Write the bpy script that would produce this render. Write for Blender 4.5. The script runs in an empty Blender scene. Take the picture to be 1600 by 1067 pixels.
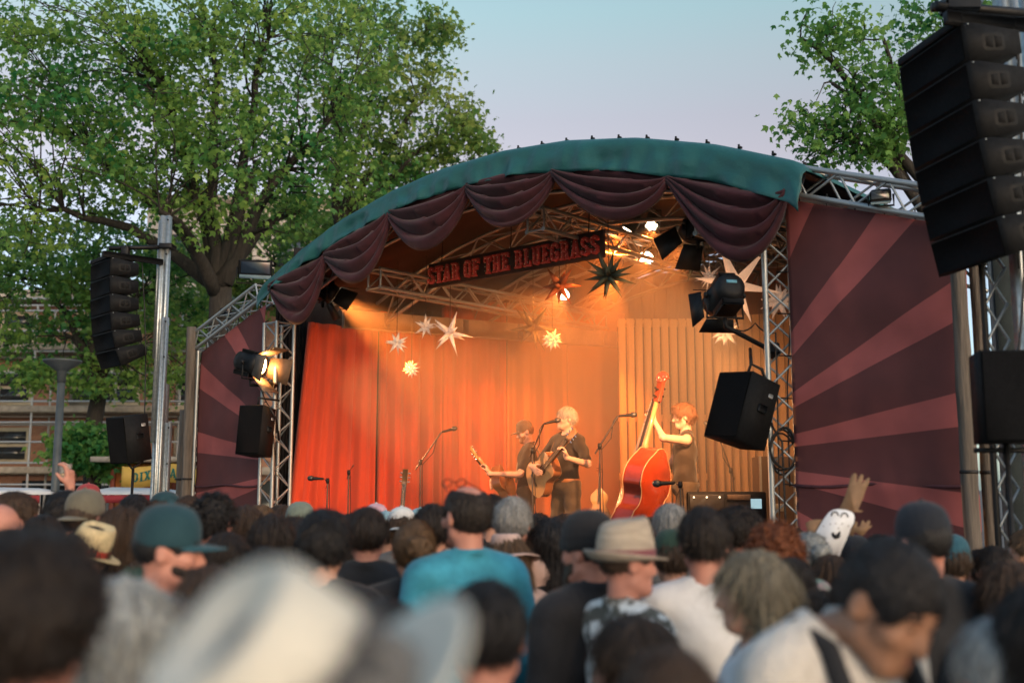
import bpy, math, random
import numpy as np
from mathutils import Matrix, Vector, Euler
PI = math.pi
rad = math.radians
scene = bpy.context.scene

# ------------------------------------------------------------------ camera
FPX = 1650.0                       # focal length in pixels of a 1600 px wide frame
PITCH = math.atan((760 - 533.5) / FPX)
CAMZ = 1.85
cam_d = bpy.data.cameras.new('camera')
cam = bpy.data.objects.new('camera', cam_d)
scene.collection.objects.link(cam)
cam.location = (0, 0, CAMZ)
cam.rotation_euler = (PI / 2 + PITCH, 0, 0)
cam_d.sensor_width = 36.0
cam_d.lens = FPX / 1600 * 36
cam_d.clip_start = 0.05
cam_d.clip_end = 2000
cam_d.dof.use_dof = True
cam_d.dof.focus_distance = 10.8
cam_d.dof.aperture_fstop = 1.35
scene.camera = cam

# ------------------------------------------------------------------ sky, sun, exposure
SUN_EL, SUN_AZ = rad(17), rad(150)       # azimuth measured clockwise from +Y (the view direction)
world = bpy.data.worlds.new('World')
scene.world = world
world.use_nodes = True
wn = world.node_tree.nodes
wl = world.node_tree.links
bg = wn['Background']
sky = wn.new('ShaderNodeTexSky')
sky.sky_type = 'NISHITA'
sky.sun_disc = False
sky.sun_elevation = SUN_EL
sky.sun_rotation = SUN_AZ
sky.air_density = 1.0
sky.dust_density = 1.5
sky.ozone_density = 1.5
# evening tint: a faint pink band above the blue-grey haze along the horizon, all round
wtc = wn.new('ShaderNodeTexCoord')
wsp = wn.new('ShaderNodeSeparateXYZ')
wl.new(wtc.outputs['Generated'], wsp.inputs[0])
wrp = wn.new('ShaderNodeValToRGB')
wrp.color_ramp.elements[0].position = 0.0
wrp.color_ramp.elements[0].color = (0.50, 0.62, 0.78, 1)
wrp.color_ramp.elements[1].position = 1.0
wrp.color_ramp.elements[1].color = (0.80, 0.84, 0.80, 1)
for q, c in ((0.15, (0.62, 0.58, 0.58, 1)), (0.30, (0.81, 0.50, 0.39, 1)), (0.335, (0.816, 0.53, 0.405, 1)), (0.383, (0.83, 0.63, 0.45, 1)), (0.424, (0.80, 0.72, 0.50, 1)), (0.60, (0.80, 0.80, 0.66, 1))):
    e = wrp.color_ramp.elements.new(q)
    e.color = c
wl.new(wsp.outputs[2], wrp.inputs[0])
wmx = wn.new('ShaderNodeMix')
wmx.data_type = 'RGBA'
wmx.blend_type = 'MULTIPLY'
wmx.inputs[0].default_value = 1.0
wl.new(sky.outputs[0], wmx.inputs[6])
wl.new(wrp.outputs[0], wmx.inputs[7])
wl.new(wmx.outputs[2], bg.inputs[0])
bg.inputs[1].default_value = 0.15
sun_d = bpy.data.lights.new('sun', 'SUN')
sun_d.energy = 0.15
sun_d.color = (1.0, 0.92, 0.80)
sun_d.angle = rad(20)
sun = bpy.data.objects.new('sun', sun_d)
scene.collection.objects.link(sun)
sun.location = (20, -14, 12)
sdir = Vector((math.sin(SUN_AZ) * math.cos(SUN_EL), math.cos(SUN_AZ) * math.cos(SUN_EL), math.sin(SUN_EL)))
sun.rotation_euler = sdir.to_track_quat('Z', 'Y').to_euler()
vs = scene.view_settings
vs.view_transform = 'Standard'
vs.look = 'None'
vs.exposure = 1.45
vs.gamma = 1.0
cy = scene.cycles
cy.use_denoising = True
cy.max_bounces = 6
cy.diffuse_bounces = 3
cy.glossy_bounces = 2
cy.transmission_bounces = 4
cy.transparent_max_bounces = 6
cy.volume_bounces = 0
cy.sample_clamp_indirect = 4.0
cy.use_light_tree = True

# ------------------------------------------------------------------ layout helpers
FV = np.array([0, math.cos(PITCH), math.sin(PITCH)])
UV_ = np.array([0, -math.sin(PITCH), math.cos(PITCH)])
CAMP = np.array([0, 0, CAMZ])
def ray(px, py):
    return FV + (px - 800) / FPX * np.array([1, 0, 0.]) + (533.5 - py) / FPX * UV_
def at(px, py, Y):
    """point at distance Y (metres north of the viewpoint) seen at photo position px, py"""
    r = ray(px, py)
    return CAMP + r * (Y / r[1])
# the stage has its own axes: su along the front to the right, sw into the stage, z up
SO = np.array([-0.348, 10.75])
SU = np.array([0.7435, -0.6688])
SW = np.array([0.6688, 0.7435])
def S(u, w, z):
    p = SO + SU * u + SW * w
    return np.array([p[0], p[1], z])
def uz(px, py, w=0.0):
    r = ray(px, py)
    o = SO + SW * w
    t = np.dot(o, SW) / np.dot(r[:2], SW)
    q = CAMP + r * t
    return float(np.dot(q[:2] - SO, SU)), float(q[2])
STAGE_ROT = math.atan2(SU[1], SU[0])

# ------------------------------------------------------------------ materials
MATS = {}
def mat(name, col, rough=0.6, vary=0.25, scale=8.0, bump=0.0, bscale=None, metal=0.0, spec=0.4, stretch=(1, 1, 1),
        col2=None, trans=0.0, sheen=0.0, coat=0.0, emit=None, estr=0.0, coords='Object', island=0.0, sharp=0.2):
    if name in MATS:
        return MATS[name]
    m = bpy.data.materials.new(name)
    m.use_nodes = True
    n, l = m.node_tree.nodes, m.node_tree.links
    b = n['Principled BSDF']
    b.inputs['Roughness'].default_value = rough
    b.inputs['Metallic'].default_value = metal
    b.inputs['Specular IOR Level'].default_value = spec
    if sheen:
        b.inputs['Sheen Weight'].default_value = sheen
    if coat:
        b.inputs['Coat Weight'].default_value = coat
        b.inputs['Coat Roughness'].default_value = 0.15
    if emit:
        b.inputs['Emission Color'].default_value = (*emit, 1)
        b.inputs['Emission Strength'].default_value = estr
    tc = n.new('ShaderNodeTexCoord')
    mp = n.new('ShaderNodeMapping')
    mp.inputs['Scale'].default_value = stretch
    l.new(tc.outputs[coords], mp.inputs[0])
    nz = n.new('ShaderNodeTexNoise')
    nz.inputs['Scale'].default_value = scale
    nz.inputs['Detail'].default_value = 5
    nz.inputs['Roughness'].default_value = 0.6
    l.new(mp.outputs[0], nz.inputs['Vector'])
    mix = n.new('ShaderNodeMix')
    mix.data_type = 'RGBA'
    c1 = col
    c2 = col2 if col2 else tuple(c * (1 - vary) for c in col)
    c1 = c1 if col2 else tuple(min(1, c * (1 + vary)) for c in col)
    mix.inputs[6].default_value = (*c1, 1)
    mix.inputs[7].default_value = (*c2, 1)
    ramp = n.new('ShaderNodeMapRange')
    ramp.inputs[1].default_value = 0.5 - sharp
    ramp.inputs[2].default_value = 0.5 + sharp
    l.new(nz.outputs['Fac'], ramp.inputs[0])
    l.new(ramp.outputs[0], mix.inputs[0])
    cout = mix.outputs[2]
    if island:
        ge = n.new('ShaderNodeNewGeometry')
        hv = n.new('ShaderNodeHueSaturation')
        m1 = n.new('ShaderNodeMapRange')
        m1.inputs[3].default_value = 1 - island
        m1.inputs[4].default_value = 1 + island
        l.new(ge.outputs['Random Per Island'], m1.inputs[0])
        l.new(m1.outputs[0], hv.inputs['Value'])
        l.new(cout, hv.inputs['Color'])
        cout = hv.outputs[0]
    l.new(cout, b.inputs['Base Color'])
    rr = n.new('ShaderNodeMapRange')
    rr.inputs[3].default_value = max(0.05, rough - 0.1)
    rr.inputs[4].default_value = min(1, rough + 0.1)
    l.new(nz.outputs['Fac'], rr.inputs[0])
    l.new(rr.outputs[0], b.inputs['Roughness'])
    if bump:
        n2 = n.new('ShaderNodeTexNoise')
        n2.inputs['Scale'].default_value = bscale or scale * 4
        n2.inputs['Detail'].default_value = 4
        l.new(mp.outputs[0], n2.inputs['Vector'])
        bp = n.new('ShaderNodeBump')
        bp.inputs['Strength'].default_value = bump
        bp.inputs['Distance'].default_value = 0.02
        l.new(n2.outputs['Fac'], bp.inputs['Height'])
        l.new(bp.outputs[0], b.inputs['Normal'])
    if trans:
        tr = n.new('ShaderNodeBsdfTranslucent')
        l.new(cout, tr.inputs[0])
        ms = n.new('ShaderNodeMixShader')
        ms.inputs[0].default_value = trans
        l.new(b.outputs[0], ms.inputs[1])
        l.new(tr.outputs[0], ms.inputs[2])
        l.new(ms.outputs[0], n['Material Output'].inputs['Surface'])
    MATS[name] = m
    return m

def emit_mat(name, col, strength):
    if name in MATS:
        return MATS[name]
    m = bpy.data.materials.new(name)
    m.use_nodes = True
    n, l = m.node_tree.nodes, m.node_tree.links
    n.remove(n['Principled BSDF'])
    e = n.new('ShaderNodeEmission')
    e.inputs[0].default_value = (*col, 1)
    e.inputs[1].default_value = strength
    l.new(e.outputs[0], n['Material Output'].inputs[0])
    MATS[name] = m
    return m

# ------------------------------------------------------------------ mesh helpers
COL = scene.collection
BASE = {}
def tag(o, label=None, cat=None, group=None, kind=None):
    if label: o['label'] = label
    if cat: o['category'] = cat
    if group: o['group'] = group
    if kind: o['kind'] = kind
    return o
def thing(name, label, cat, loc, group=None, rotz=0.0, scale=1.0):
    o = bpy.data.objects.new(name, None)
    o.empty_display_size = 0.1
    COL.objects.link(o)
    o.location = loc
    o.rotation_euler = (0, 0, rotz)
    o.scale = (scale,) * 3
    BASE[o] = np.array(loc, float)
    return tag(o, label, cat, group, 'thing')
def np_mesh(name, V, F, m=None, smooth=False, uvs=None):
    """V (n,3) array; F list of equal-length polygon arrays or list of tuples"""
    me = bpy.data.meshes.new(name)
    V = np.asarray(V, np.float32)
    if isinstance(F, np.ndarray):
        cnt = np.full(len(F), F.shape[1], np.int32)
        idx = F.ravel().astype(np.int32)
    else:
        cnt = np.array([len(f) for f in F], np.int32)
        idx = np.fromiter((i for f in F for i in f), np.int32)
    me.vertices.add(len(V))
    me.vertices.foreach_set('co', V.ravel())
    me.loops.add(len(idx))
    me.loops.foreach_set('vertex_index', idx)
    me.polygons.add(len(cnt))
    st = np.zeros(len(cnt), np.int32)
    if len(cnt): st[1:] = np.cumsum(cnt)[:-1]
    me.polygons.foreach_set('loop_start', st)
    me.polygons.foreach_set('loop_total', cnt)
    if smooth:
        me.polygons.foreach_set('use_smooth', np.ones(len(cnt), bool))
    if uvs is not None:
        uvl = me.uv_layers.new(name='UVMap')
        uvl.data.foreach_set('uv', np.asarray(uvs, np.float32)[idx].ravel())
    me.update(calc_edges=True)
    me.validate()
    if m: me.materials.append(m)
    return me
def put(name, me, parent=None, loc=None, label=None, cat=None, group=None, kind=None):
    o = bpy.data.objects.new(name, me)
    COL.objects.link(o)
    if parent: o.parent = parent
    if loc is not None: o.location = loc
    return tag(o, label, cat, group, kind)

class MB:
    """collects shapes in world (or local) coordinates; build() links them as ONE mesh object"""
    def __init__(s): s.v = []; s.f = []; s.sm = False
    def raw(s, V, F):
        o = len(s.v)
        s.v.extend([tuple(map(float, p)) for p in V])
        s.f.extend([tuple(i + o for i in f) for f in F])
        return s
    def box(s, c, size, M=None, ch=0.0):
        c = np.array(c, float); h = np.array(size, float) / 2
        if ch <= 0:
            P = [np.array([x, y, z]) * h for x in (-1, 1) for y in (-1, 1) for z in (-1, 1)]
            F = [(0, 1, 3, 2), (4, 6, 7, 5), (0, 4, 5, 1), (2, 3, 7, 6), (0, 2, 6, 4), (1, 5, 7, 3)]
        else:
            P = []; F = []
            for ax in range(3):                # chamfered box: 24 vertices
                for sg in (-1, 1):
                    a, b = (ax + 1) % 3, (ax + 2) % 3
                    q = []
                    for sa, sb in ((-1, -1), (1, -1), (1, 1), (-1, 1)):
                        p = np.zeros(3); p[ax] = sg * h[ax]; p[a] = sa * (h[a] - ch); p[b] = sb * (h[b] - ch)
                        q.append(len(P)); P.append(p)
                    F.append(tuple(q) if sg > 0 else tuple(q[::-1]))
            def idx(ax, sg, sa, sb):
                return (ax * 2 + (sg > 0)) * 4 + {(-1, -1): 0, (1, -1): 1, (1, 1): 2, (-1, 1): 3}[(sa, sb)]
            def vid(ax, sgn):                  # vertex on face ax for corner signs
                a, b = (ax + 1) % 3, (ax + 2) % 3
                return idx(ax, sgn[ax], sgn[a], sgn[b])
            for ax in range(3):
                a, b = (ax + 1) % 3, (ax + 2) % 3
                for sa in (-1, 1):
                    for sb in (-1, 1):
                        g1 = [0, 0, 0]; g1[a] = sa; g1[b] = sb; g2 = list(g1); g1[ax] = -1; g2[ax] = 1
                        F.append((vid(a, g1), vid(a, g2), vid(b, g2), vid(b, g1)))
            for sx in (-1, 1):
                for sy in (-1, 1):
                    for sz in (-1, 1):
                        g = (sx, sy, sz); F.append((vid(0, g), vid(1, g), vid(2, g)))
        if M is not None: P = [M @ p for p in P]
        return s.raw([p + c for p in P], F)
    def tube(s, pts, r, n=8, cap=True):
        pts = [np.array(p, float) for p in pts]
        rs = r if hasattr(r, '__len__') else [r] * len(pts)
        V = []; F = []
        up = None
        for i, p in enumerate(pts):
            d = pts[min(i + 1, len(pts) - 1)] - pts[max(i - 1, 0)]
            d = d / (np.linalg.norm(d) + 1e-9)
            if up is None:
                up = np.cross(d, [0, 0, 1.]) if abs(d[2]) < 0.9 else np.cross(d, [1., 0, 0])
            up = up - d * np.dot(up, d); up /= np.linalg.norm(up) + 1e-9
            sd = np.cross(d, up)
            for k in range(n):
                a = 2 * PI * k / n
                V.append(p + rs[i] * (math.cos(a) * up + math.sin(a) * sd))
        for i in range(len(pts) - 1):
            for k in range(n):
                k2 = (k + 1) % n
                F.append((i * n + k, i * n + k2, (i + 1) * n + k2, (i + 1) * n + k))
        if cap:
            F.append(tuple(range(n))[::-1]); F.append(tuple((len(pts) - 1) * n + k for k in range(n)))
        return s.raw(V, F)
    def lathe(s, prof, n=16, c=(0, 0, 0), M=None, sx=1.0, sy=1.0):
        V = []; F = []
        for r, z in prof:
            for k in range(n):
                a = 2 * PI * k / n
                p = np.array([r * math.cos(a) * sx, r * math.sin(a) * sy, z])
                if M is not None: p = M @ p
                V.append(p + np.array(c))
        for i in range(len(prof) - 1):
            for k in range(n):
                k2 = (k + 1) % n
                F.append((i * n + k, i * n + k2, (i + 1) * n + k2, (i + 1) * n + k))
        F.append(tuple(range(n))[::-1]); F.append(tuple((len(prof) - 1) * n + k for k in range(n)))
        return s.raw(V, F)
    def prism(s, poly, ex, ey, ez, o, d0, d1):
        """2-D polygon in the plane (ex, ey) at origin o, extruded along ez from d0 to d1"""
        ex, ey, ez, o = map(lambda q: np.array(q, float), (ex, ey, ez, o))
        n = len(poly)
        V = [o + ex * x + ey * y + ez * d0 for x, y in poly] + [o + ex * x + ey * y + ez * d1 for x, y in poly]
        F = [tuple(range(n))[::-1], tuple(range(n, 2 * n))] + [(i, (i + 1) % n, n + (i + 1) % n, n + i) for i in range(n)]
        return s.raw(V, F)
    def build(s, name, m, parent=None, base=None, smooth=False, **kw):
        V = np.array(s.v)
        if parent is not None and base is None:
            base = BASE.get(parent, np.zeros(3))
        if base is None:
            base = np.array([*(V.min(0) + V.max(0))[:2] / 2, V[:, 2].min()])
        me = np_mesh(name, V - base, s.f, m, smooth)
        o = put(name, me, parent, None if parent else base, **kw)
        BASE[o] = np.array(base, float)
        return o

_cyl = {}
def bar(parent, name, a, b, r, m, n=8):
    """a straight round bar between a and b: a part that shares its mesh with the others of its material"""
    key = (m.name, n)
    if key not in _cyl:
        V = [(math.cos(2 * PI * k / n), math.sin(2 * PI * k / n), z) for z in (0, 1) for k in range(n)]
        F = [tuple(range(n))[::-1], tuple(range(n, 2 * n))] + [(k, (k + 1) % n, n + (k + 1) % n, n + k) for k in range(n)]
        me = np_mesh('bar', np.array(V), F, m)
        me.polygons.foreach_set('use_smooth', np.array([False, False] + [True] * n))
        _cyl[key] = me
    a = np.array(a, float); b = np.array(b, float)
    base = BASE.get(parent, np.zeros(3))
    d = b - a
    o = bpy.data.objects.new(name, _cyl[key])
    COL.objects.link(o)
    o.parent = parent
    o.location = a - base
    o.rotation_euler = Vector(d).to_track_quat('Z', 'Y').to_euler()
    o.scale = (r, r, np.linalg.norm(d))
    return o
_boxm = {}
def piece(parent, name, c, size, m, rotz=0.0, ch=0.004):
    """a box-shaped piece (board, plank, slat) sharing mesh data by size"""
    key = (m.name, tuple(round(q, 3) for q in size), ch)
    if key not in _boxm:
        mb = MB().box((0, 0, 0), size, ch=ch)
        _boxm[key] = np_mesh(name, np.array(mb.v), mb.f, m)
    o = bpy.data.objects.new(name, _boxm[key])
    COL.objects.link(o)
    o.parent = parent
    o.location = np.array(c) - BASE.get(parent, np.zeros(3))
    o.rotation_euler = (0, 0, rotz)
    return o

# ------------------------------------------------------------------ signed-distance modelling (bodies, hair, hats)
class SDF:
    def __init__(s, xs, ys, zs):
        s.x, s.y, s.z = [np.asarray(a, np.float32) for a in (xs, ys, zs)]
        s.D = np.full((len(s.x), len(s.y), len(s.z)), 1.0, np.float32)
    def win(s, lo, hi):
        sl = []
        for a, l, h in zip((s.x, s.y, s.z), lo, hi):
            i0 = max(0, int(np.searchsorted(a, l)) - 1); i1 = min(len(a), int(np.searchsorted(a, h)) + 1)
            if i1 <= i0: return None
            sl.append(slice(i0, i1))
        return tuple(sl)
    def pts(s, sl):
        return np.meshgrid(s.x[sl[0]], s.y[sl[1]], s.z[sl[2]], indexing='ij', sparse=True)
    def comb(s, sl, d, k, op):
        a = s.D[sl]
        if op == 'add':
            if k > 0:
                h = np.clip(0.5 + 0.5 * (a - d) / k, 0, 1)
                s.D[sl] = a * (1 - h) + d * h - k * h * (1 - h)
            else: s.D[sl] = np.minimum(a, d)
        else:
            d = -d
            if k > 0:
                h = np.clip(0.5 - 0.5 * (a - d) / k, 0, 1)
                s.D[sl] = a * (1 - h) + d * h + k * h * (1 - h)
            else: s.D[sl] = np.maximum(a, d)
    def cap(s, a, b, r1, r2=None, k=0.02, op='add'):
        r2 = r1 if r2 is None else r2
        a = np.array(a, float); b = np.array(b, float)
        R = max(r1, r2) + k + 0.04
        sl = s.win(np.minimum(a, b) - R, np.maximum(a, b) + R)
        if sl is None: return
        X, Y, Z = s.pts(sl)
        ab = b - a; L = float(ab @ ab) + 1e-12
        t = np.clip(((X - a[0]) * ab[0] + (Y - a[1]) * ab[1] + (Z - a[2]) * ab[2]) / L, 0, 1)
        d = np.sqrt((X - a[0] - t * ab[0]) ** 2 + (Y - a[1] - t * ab[1]) ** 2 + (Z - a[2] - t * ab[2]) ** 2) - (r1 + t * (r2 - r1))
        s.comb(sl, d, k, op)
    def ell(s, c, r, R=None, k=0.02, op='add', warp=None):
        c = np.array(c, float); r = np.array(r, float)
        m = r.max() + k + 0.04
        sl = s.win(c - m, c + m)
        if sl is None: return
        X, Y, Z = s.pts(sl)
        X, Y, Z = X - c[0], Y - c[1], Z - c[2]
        if R is not None:
            q = [R[0][i] * X + R[1][i] * Y + R[2][i] * Z for i in range(3)]
        else: q = [X, Y, Z]
        k0 = np.sqrt(sum((q[i] / r[i]) ** 2 for i in range(3)))
        k1 = np.sqrt(sum((q[i] / r[i] ** 2) ** 2 for i in range(3))) + 1e-9
        d = k0 * (k0 - 1) / k1
        if warp is not None: d = d + warp(X + c[0], Y + c[1], Z + c[2])
        s.comb(sl, d, k, op)
    def plane(s, fn):
        """keep only where fn(x,y,z) <= 0"""
        X, Y, Z = np.meshgrid(s.x, s.y, s.z, indexing='ij', sparse=True)
        s.D = np.maximum(s.D, fn(X, Y, Z))
    def mesh(s):
        D = s.D.copy()
        D[0], D[-1] = 1, 1; D[:, 0], D[:, -1] = 1, 1; D[:, :, 0], D[:, :, -1] = 1, 1
        ins = D < 0
        c = [D[i:D.shape[0] - 1 + i, j:D.shape[1] - 1 + j, k:D.shape[2] - 1 + k] for i in (0, 1) for j in (0, 1) for k in (0, 1)]
        n_in = sum((q < 0).astype(np.int8) for q in c)
        act = (n_in > 0) & (n_in < 8)
        idx = np.full(act.shape, -1, np.int32)
        I, J, K = np.nonzero(act)
        idx[act] = np.arange(len(I))
        cv = [q[act] for q in c]
        P = np.zeros((len(I), 3), np.float32); cnt = np.zeros(len(I), np.float32)
        offs = [(i, j, k) for i in (0, 1) for j in (0, 1) for k in (0, 1)]
        for a in range(8):
            for b in range(a + 1, 8):
                df = [abs(offs[a][q] - offs[b][q]) for q in range(3)]
                if sum(df) != 1: continue
                va, vb = cv[a], cv[b]
                cr = (va < 0) != (vb < 0)
                t = np.where(cr, va / np.where(cr, va - vb, 1), 0)
                for q in range(3):
                    P[:, q] += np.where(cr, offs[a][q] + t * (offs[b][q] - offs[a][q]), 0)
                cnt += cr
        P /= cnt[:, None]
        out = np.empty_like(P)
        for q, (ax, ii) in enumerate(((s.x, I), (s.y, J), (s.z, K))):
            out[:, q] = ax[ii] + P[:, q] * (ax[ii + 1] - ax[ii])
        Fs = []
        for ax in range(3):
            sh = [slice(None)] * 3; sh2 = [slice(None)] * 3
            sh[ax] = slice(0, -1); sh2[ax] = slice(1, None)
            A, B = ins[tuple(sh)], ins[tuple(sh2)]
            e = np.argwhere(A != B)
            o1, o2 = (ax + 1) % 3, (ax + 2) % 3
            ok = (e[:, o1] > 0) & (e[:, o2] > 0) & (e[:, o1] < ins.shape[o1] - 1) & (e[:, o2] < ins.shape[o2] - 1)
            e = e[ok]
            def cell(d1, d2):
                q = e.copy(); q[:, o1] -= d1; q[:, o2] -= d2
                return idx[q[:, 0], q[:, 1], q[:, 2]]
            quad = np.stack([cell(1, 1), cell(0, 1), cell(0, 0), cell(1, 0)], 1)
            inside = A[e[:, 0], e[:, 1], e[:, 2]]
            quad[~inside] = quad[~inside][:, ::-1]
            Fs.append(quad)
        F = np.concatenate(Fs)
        F = F[(F >= 0).all(1)]
        return out, F
def seq(*segs):
    """non-uniform grid: (start, stop, step) pieces"""
    o = []
    for a, b, st in segs:
        o += list(np.arange(a, b, st))
    return np.array(o, np.float32)
def rotm(yaw=0, pitch=0, roll=0):
    """yaw: turn left +, pitch: look up +, roll: tilt to the own left +  (degrees); the figure faces +Y"""
    return np.array(Euler((rad(pitch), rad(-roll), rad(yaw)), 'XYZ').to_matrix())

# ------------------------------------------------------------------ base materials
M_STEEL = mat('galvanised steel', (0.42, 0.46, 0.47), 0.38, 0.25, 30, metal=0.75, bump=0.05)
M_ALU = mat('truss aluminium', (0.36, 0.39, 0.40), 0.42, 0.15, 25, metal=0.65)
M_BLACK = mat('black metal', (0.010, 0.0105, 0.012), 0.5, 0.3, 20, bump=0.05, spec=0.25)
M_BLACKGRILLE = mat('black speaker grille', (0.005, 0.0055, 0.0065), 0.9, 0.25, 60, bump=0.25, bscale=320, spec=0.08)
M_BLACKBOX = mat('black speaker paint', (0.0095, 0.0105, 0.012), 0.7, 0.25, 30, bump=0.15, bscale=180, spec=0.15)
M_DARKCLOTH = mat('black stage cloth', (0.012, 0.010, 0.011), 0.95, 0.3, 6)
M_CANOPY = mat('green tarpaulin', (0.018, 0.100, 0.104), 0.42, 0.12, 2.2, bump=0.55, bscale=9.0, spec=0.35)
M_SWAG = mat('maroon velvet', (0.040, 0.0068, 0.012), 0.85, 0.35, 5, sheen=0.10, bump=0.08, bscale=60)
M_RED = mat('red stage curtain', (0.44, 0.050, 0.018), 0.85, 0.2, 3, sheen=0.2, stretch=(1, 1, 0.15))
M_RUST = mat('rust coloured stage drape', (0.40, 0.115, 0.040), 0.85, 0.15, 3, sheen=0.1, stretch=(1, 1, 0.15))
M_PINE = mat('pine boards', (0.72, 0.44, 0.22), 0.6, 0.16, 5, stretch=(4, 4, 0.3), bump=0.03, bscale=10, island=0.0)
M_POST = mat('weathered timber', (0.125, 0.108, 0.092), 0.9, 0.45, 5, stretch=(5, 5, 0.35), bump=0.5, bscale=14)
M_DECK = mat('stage deck plywood', (0.05, 0.032, 0.022), 0.7, 0.35, 6)
M_CEIL = mat('roof lining', (0.055, 0.028, 0.024), 0.9, 0.25, 3)
M_LENS = emit_mat('lit lamp lens', (1.0, 0.80, 0.52), 9.0)
M_LENS2 = emit_mat('lit lamp lens small', (1.0, 0.78, 0.50), 6.0)
M_CORD = mat('black cable rubber', (0.012, 0.012, 0.013), 0.55, 0.2, 20)

# ------------------------------------------------------------------ ground
gm = mat('paved ground', (0.11, 0.10, 0.092), 0.9, 0.35, 1.2, bump=0.4, bscale=40)
mb = MB()
N = 24
gv = [(-400 + 800 * i / N, -300 + 800 * j / N, 0) for j in range(N + 1) for i in range(N + 1)]
mb.raw(gv, [(j * (N + 1) + i, j * (N + 1) + i + 1, (j + 1) * (N + 1) + i + 1, (j + 1) * (N + 1) + i) for j in range(N) for i in range(N)])
tag(mb.build('ground', gm, base=np.zeros(3)), kind='structure')

# ------------------------------------------------------------------ trusses
def truss(name, label, a, b, wid, side, m=M_ALU, group='aluminium trusses of the stage', rc=0.024, rb=0.010, step=0.2, start=0, tri=False, cat='truss'):
    """square (or triangular) lattice truss from a to b; side = one horizontal direction across it"""
    a = np.array(a, float); b = np.array(b, float)
    d = (b - a) / np.linalg.norm(b - a); L = np.linalg.norm(b - a)
    e1 = np.array(side, float); e1 -= d * (e1 @ d); e1 /= np.linalg.norm(e1)
    e2 = np.cross(d, e1)
    root = thing(name, label, cat, (a if a[2] < b[2] else b), group)
    h = wid / 2
    cs = [(-h, -h), (h, -h), (h, h), (-h, h)] if not tri else [(-h, -h * 0.9), (h, -h * 0.9), (0, h * 0.9)]
    Cs = [e1 * x + e2 * y for x, y in cs]
    for c in Cs: bar(root, 'chord', a + c, b + c, rc, m)
    n = max(2, int(round(L / step)))
    for k in range(len(Cs)):
        c1, c2 = Cs[k], Cs[(k + 1) % len(Cs)]
        for i in range(n):
            p, q = (c1, c2) if (i + k) % 2 else (c2, c1)
            bar(root, 'brace', a + d * (L * i / n) + p, a + d * (L * (i + 1) / n) + q, rb, m, 6)
    for t in (0, 1):
        for k in range(len(Cs)):
            bar(root, 'end_frame', a + d * (L * (0.004 + t * 0.992)) + Cs[k], a + d * (L * (0.004 + t * 0.992)) + Cs[(k + 1) % len(Cs)], rb * 1.3, m, 6)
    return root
U3 = np.array([SU[0], SU[1], 0]); W3 = np.array([SW[0], SW[1], 0])
LU, RU = -3.47, 3.38
rcol = truss('truss_column', 'tall square truss column beside the hanging black speaker at the stage mouth', S(RU, 0.02, 0), S(RU, 0.02, 4.05), 0.205, (0.97, -0.245, 0))
lcol = truss('truss_column', 'square truss column with orange light on it beside the red curtain', S(LU, 0.02, 0), S(LU, 0.02, 3.88), 0.26, U3)
LW0, LW1 = S(-3.75, -0.02, 4.28), S(-5.22, -0.02, 3.78)
RW0, RW1 = S(3.58, -0.02, 4.30), S(4.95, -0.02, 3.82)
truss('sloping_truss', 'sloping truss edging the smaller striped banner, beneath the wide floodlight', LW0, LW1, 0.22, W3, step=0.2)
truss('sloping_truss', 'silver sloping truss running from the green canopy over the larger striped banner', RW0, RW1, 0.22, W3, step=0.2)
truss('truss_column', 'slim truss column standing between the timber post and the smaller striped banner', S(-5.22, 0.0, 0), S(-5.22, 0.0, 3.66), 0.20, U3, step=0.22)

# ------------------------------------------------------------------ stage platform
pl = thing('stage_platform', 'raised timber stage platform carrying the musicians', 'stage', S(0, 2.3, 0))
STZ = 0.93
mb = MB()
Ms = np.array([[SU[0], SW[0], 0], [SU[1], SW[1], 0], [0, 0, 1]])
mb.box(S(0, 2.45, STZ / 2 - 0.02), (6.5, 5.3, STZ - 0.04), M=Ms)
mb.build('skirt', M_DARKCLOTH, pl)
for i in range(26):
    piece(pl, 'deck_board', S(-3.25 + 0.25 * (i + 0.5), 2.45, STZ - 0.012), (0.244, 5.36, 0.04), M_DECK, STAGE_ROT)

# ------------------------------------------------------------------ canopy roof
def ztop(u):
    return 5.17 - 0.80 * ((u - 0.25) / 3.6) ** 2 - 0.03 * ((u - 0.25) / 3.6) ** 4
def smooth_noise(seed):
    r = random.Random(seed)
    w = [(r.uniform(-1, 1), r.uniform(-1, 1), r.uniform(0, 6.28)) for _ in range(9)]
    return lambda x, y: sum(math.sin(a * x + b * y + c) for a, b, c in w) / 9
nzA = smooth_noise(4)
nzB = smooth_noise(9)
canopy = thing('stage_canopy', 'dark green arched tarpaulin canopy over the stage', 'canopy', S(0, 2.3, 4.3))
nu, UA, UB = 300, -3.44, 3.80
rows = []           # profile from the back of the roof to the bottom of the front fascia: (w, drop)
prof = [(5.0, 0.0), (3.6, 0.0), (2.2, 0.0), (1.0, 0.0), (0.2, 0.0), (-0.15, 0.0), (-0.26, 0.006), (-0.315, 0.03), (-0.335, 0.06), (-0.34, 0.085), (-0.342, 0.11), (-0.344, 0.135), (-0.346, 0.16), (-0.348, 0.185), (-0.35, 0.21), (-0.35, 0.235), (-0.35, 0.26)]
V = []
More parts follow.
